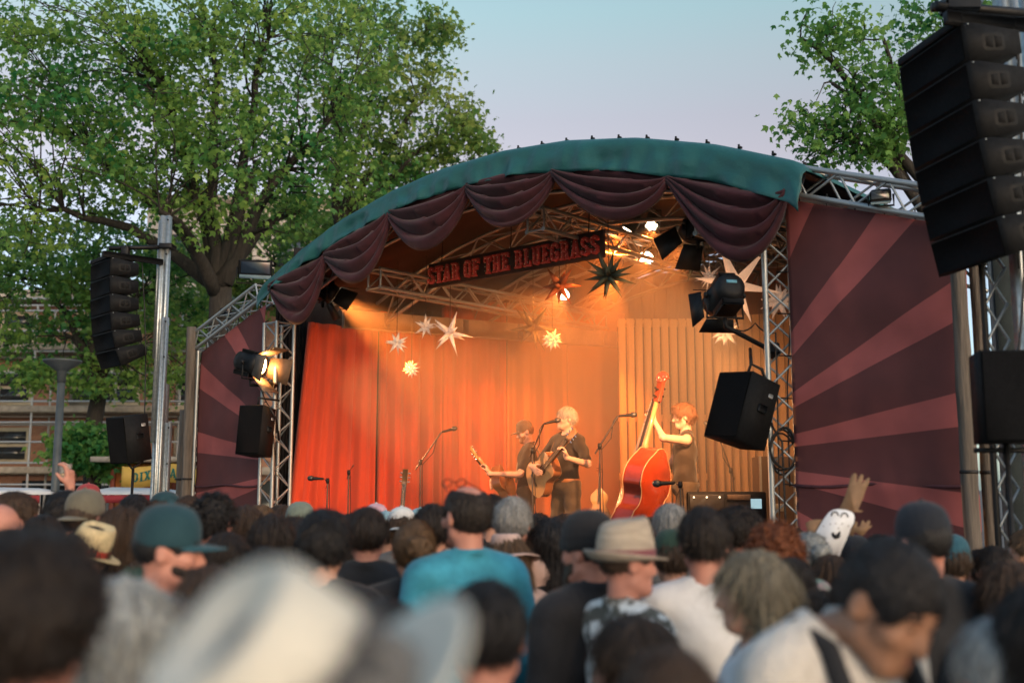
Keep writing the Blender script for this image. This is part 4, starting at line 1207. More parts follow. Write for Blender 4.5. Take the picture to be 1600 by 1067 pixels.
def head_prims(f, R, P, fine=True, wide=1.0):
    """head and neck; P maps an unposed head point to its posed place"""
    f.ell(P((0, -0.010, 1.657)), (0.076 * wide, 0.096, 0.094), R, 0.01)
    f.ell(P((0, 0.022, 1.600)), (0.060 * wide, 0.068, 0.072), R, 0.035)
    f.cap(P((-0.022, 0.062, 1.545)), P((0.022, 0.062, 1.545)), 0.022, None, 0.03)          # chin
    f.cap(P((-0.052, 0.0, 1.575)), P((-0.025, 0.055, 1.548)), 0.018, 0.016, 0.025)          # jaw
    f.cap(P((0.052, 0.0, 1.575)), P((0.025, 0.055, 1.548)), 0.018, 0.016, 0.025)
    f.cap(P((-0.034, 0.074, 1.664)), P((0.034, 0.074, 1.664)), 0.014, None, 0.015)          # brow
    for s in (-1, 1):
        f.ell(P((s * 0.032, 0.092, 1.643)), (0.017, 0.014, 0.012), R, 0.012, 'sub')         # eye socket
        f.ell(P((s * 0.032, 0.074, 1.643)), (0.014, 0.013, 0.0115), R, 0.004)               # eyeball and lids
        f.ell(P((s * 0.045, 0.060, 1.615)), (0.020, 0.022, 0.020), R, 0.022)                # cheek
    f.cap(P((0, 0.084, 1.650)), P((0, 0.106, 1.607)), 0.009, 0.013, 0.014)                  # nose
    for s in (-1, 1): f.ell(P((s * 0.012, 0.095, 1.602)), (0.009, 0.011, 0.008), R, 0.008)
    f.cap(P((-0.019, 0.080, 1.578)), P((0.019, 0.080, 1.578)), 0.008, None, 0.008)          # lips
    f.cap(P((-0.016, 0.079, 1.568)), P((0.016, 0.079, 1.568)), 0.008, None, 0.006)
    f.cap(P((-0.022, 0.092, 1.5735)), P((0.022, 0.092, 1.5735)), 0.004, None, 0.004, 'sub')
    for s in (-1, 1):                                                                        # ears
        f.ell(P((s * 0.081 * wide, -0.012, 1.632)), (0.011, 0.020, 0.032), R, 0.006)
        f.ell(P((s * 0.092 * wide, -0.004, 1.636)), (0.006, 0.010, 0.018), R, 0.006, 'sub')

def hand_prims(f, wrist, d, palm_n, curl=0.6, k=0.008, sc=1.0, spread=0.0):
    """palm, four fingers and a thumb; d: direction of the hand, palm_n: direction the palm faces"""
    wrist = np.array(wrist, float); d = np.array(d, float); d /= np.linalg.norm(d)
    n = np.array(palm_n, float); n -= d * (n @ d); n /= np.linalg.norm(n)
    s = np.cross(d, n)
    pc = wrist + d * 0.055 * sc
    f.cap(wrist, wrist + d * 0.03 * sc, 0.024 * sc, 0.026 * sc, 0.02)
    for q in (-0.027, -0.009, 0.009, 0.027):
        f.cap(wrist + d * 0.025 * sc + s * q * 0.75 * sc, wrist + d * 0.09 * sc + s * q * sc, 0.014 * sc, 0.0125 * sc, 0.012)
    for i, (q, L) in enumerate(((-0.030, 0.058), (-0.010, 0.075), (0.010, 0.080), (0.030, 0.070))):
        p = wrist + d * 0.092 * sc + s * q * sc; dd = d + s * spread * q * 12
        for seg in range(3):
            a = curl * (0.55 + 0.75 * seg)
            v = dd * math.cos(a) + n * math.sin(a); v /= np.linalg.norm(v)
            p2 = p + v * L * (0.45, 0.32, 0.26)[seg] * sc
            f.cap(p, p2, 0.0095 * sc, 0.0085 * sc, 0.003)
            p = p2
    t0 = wrist + d * 0.03 * sc + s * 0.026 * sc
    v1 = d * 0.6 + s * 0.7 + n * 0.45; v1 /= np.linalg.norm(v1)
    t1 = t0 + v1 * 0.042 * sc
    v2 = d * 0.8 + s * 0.15 + n * 0.6; v2 /= np.linalg.norm(v2)
    f.cap(t0, t1, 0.014 * sc, 0.011 * sc, 0.008); f.cap(t1, t1 + v2 * 0.036 * sc, 0.011 * sc, 0.009 * sc, 0.003)

ARMS_DOWN = dict(L=((-0.195, -0.01, 1.395), (-0.245, -0.02, 1.11), (-0.235, 0.09, 0.88)), R=((0.195, -0.01, 1.395), (0.245, -0.02, 1.11), (0.235, 0.09, 0.88)))
LEGS = dict(L=((-0.088, 0, 0.92), (-0.10, 0.015, 0.49), (-0.105, -0.015, 0.09)), R=((0.088, 0, 0.92), (0.10, 0.015, 0.49), (0.105, -0.015, 0.09)))
def torso_prims(f, g=0.0, build=1.0, k=0.05, belly=0.0):
    f.cap((-0.145 * build, -0.012, 1.410), (0.145 * build, -0.012, 1.410), 0.058 + g, None, 0.05)
    for s in (-1, 1): f.cap((s * 0.04, -0.022, 1.475), (s * 0.15 * build, -0.015, 1.418), 0.042 + g, 0.052 + g, 0.04)
    f.ell((0, -0.002, 1.285), (0.168 * build + g, 0.112 + g, 0.185 + g), None, k)
    f.ell((0, 0.006 + belly * 0.4, 1.09), (0.150 * build + g, 0.105 + belly + g, 0.175 + g), None, k)
    f.ell((0, -0.004, 0.945), (0.165 + g, 0.115 + g, 0.125 + g), None, k)
def arm_prims(f, A, g=0.0, lower=True, upto=1.0, k=0.03):
    for s in 'LR':
        a, b, c = [np.array(q, float) for q in A[s]]
        f.cap(a, b, 0.050 + g, 0.041 + g, k)
        if lower:
            f.cap(b, b + (c - b) * upto, 0.040 + g, 0.028 + g + (0.012 * (1 - upto)), 0.015)
def leg_prims(f, Lg, g=0.0, feet=True):
    for s in 'LR':
        a, b, c = [np.array(q, float) for q in Lg[s]]
        f.cap(a, b, 0.082 + g, 0.056 + g, 0.03); f.cap(b, c, 0.056 + g, 0.038 + g, 0.015)
        if feet: f.cap(c + [0, -0.03, -0.04], c + [0.01 if s == 'R' else -0.01, 0.15, -0.055], 0.042, 0.032, 0.02)

_bodies = {}
def obj_mat(o, m):
    o.material_slots[0].link = 'OBJECT'
    o.material_slots[0].material = m
M_ANY = bpy.data.materials.new('base'); M_ANY.use_nodes = True
def crowd_body(hp, off, raised):
    key = ('b', hp, off, raised)
    if key in _bodies: return _bodies[key]
    R = rotm(*hp); O_ = np.array(off)
    P = lambda p: PIV + O_ + R @ (np.array(p) - PIV)
    hc = P((0, 0, 1.64))
    xs = seq((-0.36, hc[0] - 0.125, 0.027), (hc[0] - 0.125, hc[0] + 0.125, 0.0085), (hc[0] + 0.125, 0.40, 0.027))
    ys = seq((-0.24, hc[1] - 0.13, 0.027), (hc[1] - 0.13, hc[1] + 0.14, 0.0085), (hc[1] + 0.14, 0.36, 0.027))
    zs = seq((-0.05, 1.30, 0.036), (1.30, 1.47, 0.02), (1.47, 1.80, 0.0085))
    if raised: zs = seq((-0.05, 1.30, 0.036), (1.30, 1.47, 0.02), (1.47, 1.80, 0.0085), (1.80, 2.35, 0.011)); xs = seq((-0.36, hc[0] - 0.125, 0.027), (hc[0] - 0.125, 0.42, 0.0085))
    f = SDF(xs, ys, zs)
    torso_prims(f, -0.012); leg_prims(f, LEGS)
    f.cap((0, -0.022, 1.44), P((0, -0.018, 1.59)), 0.056, 0.053, 0.03)
    A = dict(ARMS_DOWN)
    if raised:
        A['R'] = ((0.195, -0.01, 1.41), (0.27, 0.14, 1.60), (0.24, 0.16, 1.87))
    arm_prims(f, A, -0.004)
    hand_prims(f, A['L'][2], (0, 0.1, -1), (1, 0, 0), 0.5)
    if raised: hand_prims(f, A['R'][2], (-0.05, 0.02, 1), (-1.0, 0.1, 0), 0.75, sc=1.1)
    else: hand_prims(f, A['R'][2], (0, 0.1, -1), (-1, 0, 0), 0.5)
    head_prims(f, R, P)
    V, F = f.mesh()
    _bodies[key] = np_mesh('body', V, F, M_ANY, True)
    return _bodies[key]
def crowd_top(kind, build, raised=False):
    """kind: tee, shirt (collar), jacket, hood, tank"""
    key = ('t', kind, build, raised)
    if key in _bodies: return _bodies[key]
    f = SDF(seq((-0.40, 0.42, 0.019)), seq((-0.24, 0.34, 0.019)), seq((0.78, 1.34, 0.026), (1.34, 1.75, 0.0125)))
    g = {'tee': 0.012, 'shirt': 0.016, 'jacket': 0.028, 'hood': 0.026, 'tank': 0.008}[kind]
    torso_prims(f, g, build)
    A = dict(ARMS_DOWN)
    if raised: A['R'] = ((0.195, -0.01, 1.41), (0.27, 0.14, 1.60), (0.26, 0.18, 1.84))
    if kind == 'tee':
        A = {s: (A[s][0], tuple(np.array(A[s][0]) + (np.array(A[s][1]) - np.array(A[s][0])) * 0.75), A[s][2]) for s in A}
        arm_prims(f, A, g + 0.008, lower=False)
    elif kind != 'tank': arm_prims(f, A, g, lower=not raised, upto=0.93)
    # neck opening
    f.cap((0, 0.010, 1.452), (0, 0.015, 1.64), 0.060, 0.080, 0.01, 'sub')
    if kind in ('shirt', 'jacket'):
        for a in np.linspace(0, 2 * PI, 15)[:-1]:
            a2 = a + 2 * PI / 14
            r_ = 0.064
            q = lambda t: (r_ * math.cos(t), -0.012 + (r_ + 0.006) * math.sin(t), 1.482 - 0.030 * math.sin(t))
            f.cap(q(a), q(a2), 0.013 if kind == 'shirt' else 0.018, None, 0.008)
    if kind == 'hood':
        f.ell((0, -0.075, 1.475), (0.10, 0.05, 0.055), None, 0.03)
    f.plane(lambda X, Y, Z: 0.86 - Z + 0 * X + 0 * Y)
    rnd = np.random.RandomState(3)
    V, F = f.mesh()
    # loose folds
    V = V + 0.004 * np.stack([np.sin(V[:, 2] * 31 + V[:, 0] * 17), np.sin(V[:, 2] * 27 + V[:, 0] * 23 + 1), 0 * V[:, 0]], 1)
    _bodies[key] = np_mesh('top', V, F, M_ANY, True)
    return _bodies[key]
def crowd_trousers():
    if 'tr' in _bodies: return _bodies['tr']
    f = SDF(seq((-0.28, 0.30, 0.03)), seq((-0.2, 0.22, 0.03)), seq((0.02, 1.05, 0.035)))
    f.ell((0, -0.004, 0.945), (0.172, 0.122, 0.13), None, 0.03)
    leg_prims(f, LEGS, 0.014, feet=False)
    f.plane(lambda X, Y, Z: Z - 0.97 + 0 * X + 0 * Y); f.plane(lambda X, Y, Z: 0.09 - Z + 0 * X + 0 * Y)
    V, F = f.mesh()
    _bodies['tr'] = np_mesh('trousers', V, F, M_ANY, True)
    return _bodies['tr']

_hair = {}
def hair_mesh(style, seed=0):
    key = (style, seed)
    if key in _hair: return _hair[key]
    r = np.random.RandomState(seed + 7)
    ph = r.uniform(0, 6.28, 8)
    st = 0.0075
    lo = 1.25 if style in ('long', 'longstraight', 'bob') else 1.50
    f = SDF(seq((-0.17, 0.18, st)), seq((-0.25, 0.16, st)), seq((lo, 1.83, st)))
    def strands(amp, nf):
        return lambda X, Y, Z: -amp * (np.sin(np.arctan2(X, Y) * nf + ph[0] + 5 * (Z - 1.6)) + 0.7 * np.sin(np.arctan2(X, Y) * nf * 1.7 + ph[1] + X * 40 + Z * 17) + 0.6 * np.sin(X * 70 + ph[2]) * np.sin(Y * 60 + ph[3]))
    def curls(amp, fr):
        return lambda X, Y, Z: -amp * (np.sin(X * fr + ph[0] + 2 * np.sin(Z * fr * 0.4)) * np.sin(Y * fr + ph[1]) * np.sin(Z * fr + ph[2]) * 1.6 + 0.5 * np.sin(X * fr * 1.9 + Z * fr + ph[3]) * np.sin(Y * fr * 1.7 + ph[4]))
    face = dict(c=(0, 0.125, 1.590), r=(0.092, 0.098, 0.108))
    C0 = (0, -0.012, 1.660)
    if style in ('short', 'crop', 'spiky', 'tousled'):
        t = {'short': 0.015, 'crop': 0.007, 'spiky': 0.022, 'tousled': 0.026}[style]
        w = {'short': strands(0.0028, 26), 'crop': strands(0.001, 30), 'spiky': curls(0.011, 95), 'tousled': curls(0.004, 60)}[style]
        f.ell(C0, (0.077 + t, 0.097 + t, 0.095 + t * 1.1), None, 0, 'add', w)
        if style == 'tousled': f.ell((0.0, 0.05, 1.735), (0.06, 0.05, 0.03), None, 0.02, 'add', w)
        f.ell(face['c'], face['r'], None, 0.012, 'sub')
        for s in (-1, 1): f.ell((s * 0.098, 0.01, 1.617), (0.035, 0.034, 0.040), None, 0.012, 'sub')
        Xg, Yg, Zg = np.meshgrid(f.x, f.y, f.z, indexing='ij', sparse=True)
        f.D = f.D + np.maximum(0, 1.64 - Zg) * 0.17 + 0 * Xg + 0 * Yg
        f.plane(lambda X, Y, Z: (1.545 + 8 * X * X + 0.25 * np.clip(Y + 0.02, 0, 1)) - Z + 0.005 * np.sin(X * 90) + 0 * Y)
    elif style == 'fade':
        f.ell(C0, (0.077 + 0.012, 0.097 + 0.014, 0.095 + 0.02), None, 0, 'add', strands(0.0018, 26))
        f.ell((0, 0.125, 1.585), (0.098, 0.088, 0.112), None, 0.010, 'sub')
        for s in (-1, 1): f.ell((s * 0.115, 0.01, 1.615), (0.045, 0.10, 0.065), None, 0.02, 'sub')
        f.plane(lambda X, Y, Z: 1.60 - Z + 0 * X + 0 * Y)
    elif style == 'balding':
        f.ell(C0, (0.077 + 0.010, 0.097 + 0.010, 0.095 + 0.006), None, 0, 'add', strands(0.0018, 26))
        f.ell((0, 0.125, 1.600), (0.10, 0.10, 0.13), None, 0.012, 'sub')
        f.ell((0, -0.028, 1.765), (0.060, 0.098, 0.052), None, 0.01, 'sub')
        for s in (-1, 1): f.ell((s * 0.098, 0.01, 1.617), (0.035, 0.034, 0.040), None, 0.012, 'sub')
        f.plane(lambda X, Y, Z: 1.55 + 8 * X * X - Z + 0 * Y)
    elif style == 'curly':
        f.ell((0, -0.02, 1.655), (0.118, 0.130, 0.128), None, 0, 'add', curls(0.014, 85))
        f.ell((0, -0.05, 1.575), (0.115, 0.085, 0.09), None, 0.03, 'add', curls(0.014, 85))
        f.ell((0, 0.135, 1.585), (0.080, 0.095, 0.110), None, 0.012, 'sub')
    elif style in ('long', 'longstraight', 'bob'):
        w = strands(0.0028, 24) if style != 'longstraight' else strands(0.003, 30)
        f.ell(C0, (0.077 + 0.022, 0.097 + 0.022, 0.095 + 0.022), None, 0, 'add', w)
        zb = 1.33 if style != 'bob' else 1.50
        for s in (-1, 1):
            f.cap((s * 0.062, -0.03, 1.66), (s * 0.075, -0.035, zb + 0.03), 0.045, 0.040, 0.03)
        f.cap((0, -0.07, 1.66), (0, -0.085, zb), 0.052, 0.048, 0.04)
        X, Y, Z = np.meshgrid(f.x, f.y, f.z, indexing='ij', sparse=True)
        f.D += w(X, Y, Z) * 0.9
        f.ell((0, 0.135, 1.580), (0.135, 0.105, 0.125), None, 0.012, 'sub')
        f.cap((0, 0.03, 1.35), (0, 0.03, 1.53), 0.058, None, 0.01, 'sub')
    elif style in ('bun', 'pony'):
        w = strands(0.0022, 34)
        f.ell(C0, (0.077 + 0.013, 0.097 + 0.013, 0.095 + 0.013), None, 0, 'add', w)
        f.ell(face['c'], (0.088, 0.098, 0.112), None, 0.012, 'sub')
        for s in (-1, 1): f.ell((s * 0.098, 0.01, 1.612), (0.035, 0.030, 0.036), None, 0.012, 'sub')
        f.plane(lambda X, Y, Z: (1.565 + 0.35 * np.clip(Y + 0.02, 0, 1)) - Z + 0 * X)
        if style == 'bun': f.ell((0.02, -0.135, 1.66), (0.050, 0.042, 0.046), None, 0.012, 'add', curls(0.009, 110))
        else:
            f.ell((0, -0.12, 1.69), (0.022, 0.02, 0.022), None, 0.01)
            f.cap((0, -0.135, 1.685), (0.0, -0.17, 1.53), 0.026, 0.016, 0.012)
    V, F = f.mesh()
    V = V + r.normal(0, 0.0011, V.shape)
    _hair[key] = np_mesh('hair', V, F, M_ANY, True)
    # loose strands lying over the surface
    nV = len(V)
    e1 = V[F[:, 1]] - V[F[:, 0]]; e2 = V[F[:, 3]] - V[F[:, 0]]
    N = np.cross(e1, e2); N /= np.linalg.norm(N, axis=1)[:, None] + 1e-9
    C = V[F].mean(1)
    L0, wd, lift, rough = {'short': (0.038, 0.0010, 0.006, 0.16), 'crop': (0.010, 0.0009, 0.002, 0.4), 'spiky': (0.032, 0.0014, 0.014, 0.6), 'tousled': (0.042, 0.0012, 0.010, 0.35), 'fade': (0.018, 0.0010, 0.003, 0.4), 'balding': (0.016, 0.0010, 0.002, 0.4),
                       'curly': (0.036, 0.0014, 0.020, 1.4), 'long': (0.11, 0.0011, 0.006, 0.06), 'longstraight': (0.10, 0.0011, 0.004, 0.08), 'bob': (0.08, 0.0011, 0.007, 0.10), 'bun': (0.045, 0.0010, 0.005, 0.14), 'pony': (0.045, 0.0010, 0.004, 0.14)}[style]
    out_n = (C - np.array([0, -0.012, 1.63]))
    ok = np.nonzero((N * out_n).sum(1) > 0)[0]
    n = 4200 if style != 'crop' else 900
    pick = ok[r.randint(0, len(ok), n)]
    p = C[pick] + r.normal(0, 0.002, (n, 3)); nn = N[pick]
    flow = p - np.array([0, -0.03, 1.80]); 
    if style in ('bun', 'pony'): flow = np.array([0, -0.14, 1.68]) - p
    flow[:, 2] -= 0.05 if style in ('short', 'long', 'longstraight', 'bob') else 0.0
    flow = flow / np.linalg.norm(flow, axis=1)[:, None] + r.normal(0, rough, (n, 3))
    t = flow - nn * (flow * nn).sum(1)[:, None]; t /= np.linalg.norm(t, axis=1)[:, None] + 1e-9
    sd = np.cross(t, nn)
    Ls = (L0 * r.uniform(0.5, 1.2, n))[:, None]; lf = (lift * r.uniform(0.1, 1.3, n))[:, None]; w = (wd * r.uniform(0.6, 1.3, n))[:, None]
    curv = -0.5 * Ls ** 2 / 0.10 * nn * np.clip((p[:, 2:3] - 1.58) / 0.08, 0.1, 1)          # follow the round of the head
    a = p - nn * 0.002
    b = p + t * Ls * 0.5 + nn * lf * 0.8 + curv * 0.25
    c = p + t * Ls + nn * lf * 0.9 + curv
    SV = np.stack([a - sd * w, a + sd * w, b + sd * w * 0.9, b - sd * w * 0.9, c], 1).reshape(-1, 3)
    base_i = np.arange(n)[:, None] * 5
    SF = np.concatenate([base_i + np.array(q) for q in ((0, 1, 2), (0, 2, 3), (3, 2, 4))])
    _hair[(key, 's')] = np_mesh('strands', SV, SF, M_ANY, False)
    return _hair[key]

# ---- hats: built round the head in head coordinates
def ring_mesh(prof, n=40, ex=1.0, ey=1.16, c=(0, -0.008, 0), deform=None, cap=True, closed=False):
    V = []; F = []
    for (r, z) in prof:
        for k in range(n):
            a = 2 * PI * k / n
            p = np.array([r * math.sin(a) * ex + c[0], r * math.cos(a) * ey + c[1], z + c[2]])
            if deform: p = deform(p, a, r, z)
            V.append(p)
    m = len(prof)
    for i in range(m if closed else m - 1):
        i2 = (i + 1) % m
        for k in range(n):
            k2 = (k + 1) % n
            F.append((i * n + k, i2 * n + k, i2 * n + k2, i * n + k2))
    if cap and not closed:
        F.append(tuple((m - 1) * n + k for k in range(n))[::-1])
    return MB().raw(V, F)
_hats = {}
def hat_parts(kind):
    """list of (part name, mesh builder, material role)"""
    if kind in _hats: return _hats[kind]
    out = []
    if kind in ('cap', 'capback'):
        sg = 1 if kind == 'cap' else -1
        dome = [(0.084, 1.658), (0.0865, 1.668), (0.087, 1.692), (0.084, 1.720), (0.075, 1.748), (0.060, 1.768), (0.036, 1.781), (0.014, 1.786), (0.004, 1.786)]
        out.append(('crown', ring_mesh(dome, 36), 'a', True))
        V = []; F = []; na = 18; nr = 6
        for lay in (0, -0.004):
            for j in range(nr + 1):
                for i in range(na + 1):
                    a = (i / na - 0.5) * 2.1
                    t = j / nr
                    y = (0.085 * 1.16) * math.cos(a) - 0.008 + t * 0.084 * max(0.0, math.cos(a * 1.45)) ** 0.6
                    x = 0.086 * math.sin(a) * (1 - 0.10 * t)
                    z = 1.668 + lay - 0.010 * t - 0.9 * x * x * 2.6
                    V.append((x * sg, y * sg - (0 if sg > 0 else 0.016), z))
        m0 = (nr + 1) * (na + 1)
        for j in range(nr):
            for i in range(na):
                q = (j * (na + 1) + i, j * (na + 1) + i + 1, (j + 1) * (na + 1) + i + 1, (j + 1) * (na + 1) + i)
                F.append(q); F.append(tuple(x + m0 for x in q[::-1]))
        edge = [j * (na + 1) for j in range(nr)] + [nr * (na + 1) + i for i in range(na + 1)] + [j * (na + 1) + na for j in range(nr - 1, -1, -1)]
        for a, b in zip(edge[:-1], edge[1:]): F.append((a, b, b + m0, a + m0))
        out.append(('peak', MB().raw(V, F), 'b', True))
        out.append(('button', MB().lathe([(0.009, 1.784), (0.008, 1.791), (0.003, 1.794)], 10, (0, -0.008, 0)), 'b', True))
    elif kind == 'beanie':
        prof = [(0.092, 1.645), (0.097, 1.650), (0.098, 1.675), (0.096, 1.690), (0.094, 1.695), (0.091, 1.72), (0.080, 1.755), (0.058, 1.782), (0.03, 1.795), (0.006, 1.797)]
        df = lambda p, a, r, z: p * np.array([1, 1, 1]) + np.array([math.sin(a), math.cos(a), 0]) * 0.0016 * math.cos(a * 20)
        out.append(('crown', ring_mesh(prof[3:], 60, deform=df), 'a', True))
        out.append(('turn_up', ring_mesh(prof[:5], 60, deform=df, cap=False), 'a', True))
    else:
        # brimmed hats: trilby, fedora, straw, sun
        bw, bh, up, pinch, top = {'trilby': (0.040, 1.655, 0.016, 0.018, 1.785), 'fedora': (0.062, 1.660, 0.010, 0.022, 1.79), 'straw': (0.062, 1.655, 0.010, 0.020, 1.785), 'sun': (0.075, 1.660, -0.012, 0.02, 1.785)}[kind]
        bnd = 0.058 if kind == 'fedora' else 0.032
        def dfc(p, a, r, z):
            t = max(0.0, (z - 1.70) / (top - 1.70))
            q = p.copy()
            # front pinch and centre crease
            if t > 0:
                fr = max(0.0, math.cos(a)) ** 2
                q[0] *= 1 - 0.28 * fr * t
                q[2] += t * (-0.014 * max(0, math.cos(a + PI)) + 0.010 * fr)
                if r < 0.065: q[2] -= pinch * (1 - (r / 0.065) ** 2) * (0.6 + 0.4 * math.cos(a) ** 2)
            return q
        out.append(('crown', ring_mesh([(0.090, bh), (0.089, bh + 0.03), (0.086, 1.72), (0.080, 1.752), (0.073, top - 0.01), (0.064, top), (0.050, top - 0.003), (0.030, top - 0.008), (0.006, top - 0.01)], 44, deform=dfc), 'a', True))
        def dfb(p, a, r, z):
            t = (r - 0.088) / bw
            q = p.copy()
            q[2] += t * t * (up * (1.0 - 1.2 * max(0, math.cos(a)) + 0.5 * abs(math.sin(a))) )
            if kind == 'trilby': q[2] += t * t * 0.022 * max(0, -math.cos(a))
            return q
        rr = np.linspace(0.086, 0.088 + bw, 6)
        prof = [(r, bh - 0.003 - 0.008 * ((r - 0.086) / bw)) for r in rr] + [(r, bh + 0.002 - 0.008 * ((r - 0.086) / bw)) for r in rr[::-1]]
        out.append(('brim', ring_mesh(prof, 44, ey=1.14, deform=dfb, closed=True), 'a', True))
        out.append(('band', ring_mesh([(0.0905, bh + 0.001), (0.0925, bh + 0.004), (0.0905, bh + bnd * 0.85), (0.0885, bh + bnd)], 44, cap=False), 'b', True))
    res = []
    for nm, mb, role, sm in out:
        res.append((nm, np_mesh(nm, np.array(mb.v), mb.f, M_ANY, sm), role))
    _hats[kind] = res
    return res
HAT_EX = {'cap': 0.036, 'capback': 0.036, 'beanie': 0.047, 'trilby': 0.035, 'fedora': 0.04, 'straw': 0.035, 'sun': 0.035}
HAIR_EX = {'short': 0.023, 'crop': 0.014, 'spiky': 0.033, 'tousled': 0.04, 'fade': 0.024, 'balding': 0.006, 'curly': 0.035, 'long': 0.028, 'longstraight': 0.028, 'bob': 0.028, 'bun': 0.018, 'pony': 0.018}
def head_child(name, me, m, root, R, off, parent=None, sc=(1, 1, 1), shift=(0, 0, 0), roty=0.0):
    o = bpy.data.objects.new(name, me)
    COL.objects.link(o)
    o.parent = parent or root
    if parent is None:
        R4 = Matrix([list(r) for r in R]).to_4x4()
        T = Matrix.Translation(Vector(PIV + np.array(off))) @ R4 @ Matrix.Translation(-Vector(PIV))
        # scaling about the head centre, optional hat tilt
        c = Vector((0, -0.008, 1.655))
        Sc = Matrix.Diagonal((*sc, 1))
        T = T @ Matrix.Translation(c + Vector(shift)) @ Euler((roty if isinstance(roty, float) else roty[0], 0 if isinstance(roty, float) else roty[1], 0)).to_matrix().to_4x4() @ Sc @ Matrix.Translation(-c)
        o.matrix_local = T
    obj_mat(o, m)
    return o
eye_mb = MB().lathe([(0.001, 0.0135), (0.006, 0.0125), (0.0105, 0.0085), (0.0125, 0.003), (0.012, -0.004)], 12)
def person(label, px, py, Y, yaw=0, hp=(0, 0, 0), hair='short', hc='darkbrown', hat=None, hcol=None, hcol2=None, top='tee', tcol=None, build=1.0, skin='fair', off=(0, 0, 0),
           raised=False, face=False, glasses=False, hat_tilt=0.0, seed=0, hatsc=1.0, group='people in the audience', beard=None, hair_sc=(1, 1, 1), size=None):
    Y = Y * (1.1 if Y < 2.4 else 1.25 if Y < 4.5 else 1.15) if size is None else Y
    P = at(px, py, Y)
    R = rotm(*hp)
    ex = HAT_EX[hat] if hat else HAIR_EX.get(hair, 0.0)
    # height of the top of the posed head in unscaled person units
    tops = (R @ (np.array([0, -0.01, 1.755 + ex]) - PIV) + PIV + np.array(off))
    hz = max(tops[2], (R @ (np.array([0, -0.09, 1.72]) - PIV) + PIV + np.array(off))[2])
    s = P[2] / hz if size is None else size
    cx = (R @ (np.array([0, -0.0, 1.66]) - PIV) + PIV + np.array(off))
    a = rad(yaw)
    ox, oy = cx[0] * math.cos(a) - cx[1] * math.sin(a), cx[0] * math.sin(a) + cx[1] * math.cos(a)
    root = thing('person', label, 'person', (P[0] - ox * s, P[1] - oy * s, 0 if size is None else P[2] - hz * s), group, a, s)
    if not 0.86 < s < 1.13: print('SCALE', round(s, 2), label)
    sk = skin_mat(skin)
    o = put('body', crowd_body(tuple(hp), tuple(off), raised), root); obj_mat(o, sk)
    o = put('top', crowd_top(top, build, raised), root); obj_mat(o, tcol)
    o = put('trousers', crowd_trousers(), root); obj_mat(o, cloth('dark trousers', (0.02, 0.022, 0.03)))
    if hair:
        hm = hair_mat(hc, *HAIR[hc])
        head_child('hair', hair_mesh(hair, seed), hm, root, R, off, sc=hair_sc)
        tag(head_child('hair_strands', _hair[((hair, seed), 's')], hm, root, R, off, sc=hair_sc), kind='stuff')
    if hat:
        for nm, me, role in hat_parts(hat):
            head_child('hat_' + nm if nm in ('crown', 'band', 'button') else nm, me, hcol if role == 'a' else (hcol2 or hcol), root, R, off, sc=(hatsc,) * 3, roty=hat_tilt)
    if face:
        for sx in (-1, 1):
            if 'eye' not in _hair:
                _hair['eye'] = np_mesh('eye', np.array(eye_mb.v), eye_mb.f, M_ANY, True)
                mbw = MB().tube([(-0.017, 0, 0), (-0.006, 0.004, 0.004), (0.010, 0.002, 0.003), (0.018, -0.006, -0.002)], [0.002, 0.0045, 0.0045, 0.002], 6)
                _hair['brow'] = np_mesh('eyebrow', np.array(mbw.v), mbw.f, M_ANY, True)
                lb = MB().tube([(-0.022, 0.078, 1.5735), (-0.010, 0.0868, 1.575), (0, 0.0885, 1.574), (0.010, 0.0868, 1.575), (0.022, 0.078, 1.5735)], [0.002, 0.0035, 0.004, 0.0035, 0.002], 6)
                _hair['lips'] = np_mesh('lips', np.array(lb.v), lb.f, M_ANY, True)
            R4 = Matrix([list(r) for r in R]).to_4x4()
            T = Matrix.Translation(Vector(PIV + np.array(off))) @ R4 @ Matrix.Translation(-Vector(PIV))
            for nm, loc, rot, mm in (('eye', (sx * 0.032, 0.076, 1.643), Euler((-PI / 2, 0, 0)), mat('dark eye', (0.025, 0.015, 0.012), 0.25, 0.3, 60, spec=0.6)), ('eyebrow', (sx * 0.033, 0.0865, 1.668), Euler((0, 0, 0 if sx > 0 else 0)), hair_mat(hc, *HAIR[hc]))):
                o = bpy.data.objects.new(nm, _hair['eye' if nm == 'eye' else 'brow']); COL.objects.link(o); o.parent = root
                Sx = Matrix.Diagonal((sx if nm == 'eyebrow' else 0.9, 1, 0.75 if nm == 'eye' else 1, 1)) if nm == 'eyebrow' else Matrix.Diagonal((0.85, 0.55, 0.9, 1))
                o.matrix_local = T @ Matrix.Translation(loc) @ rot.to_matrix().to_4x4() @ Sx
                obj_mat(o, mm)
        head_child('lips', _hair['lips'], mat('lips', (0.36, 0.13, 0.11), 0.45, 0.1, 10), root, R, off)
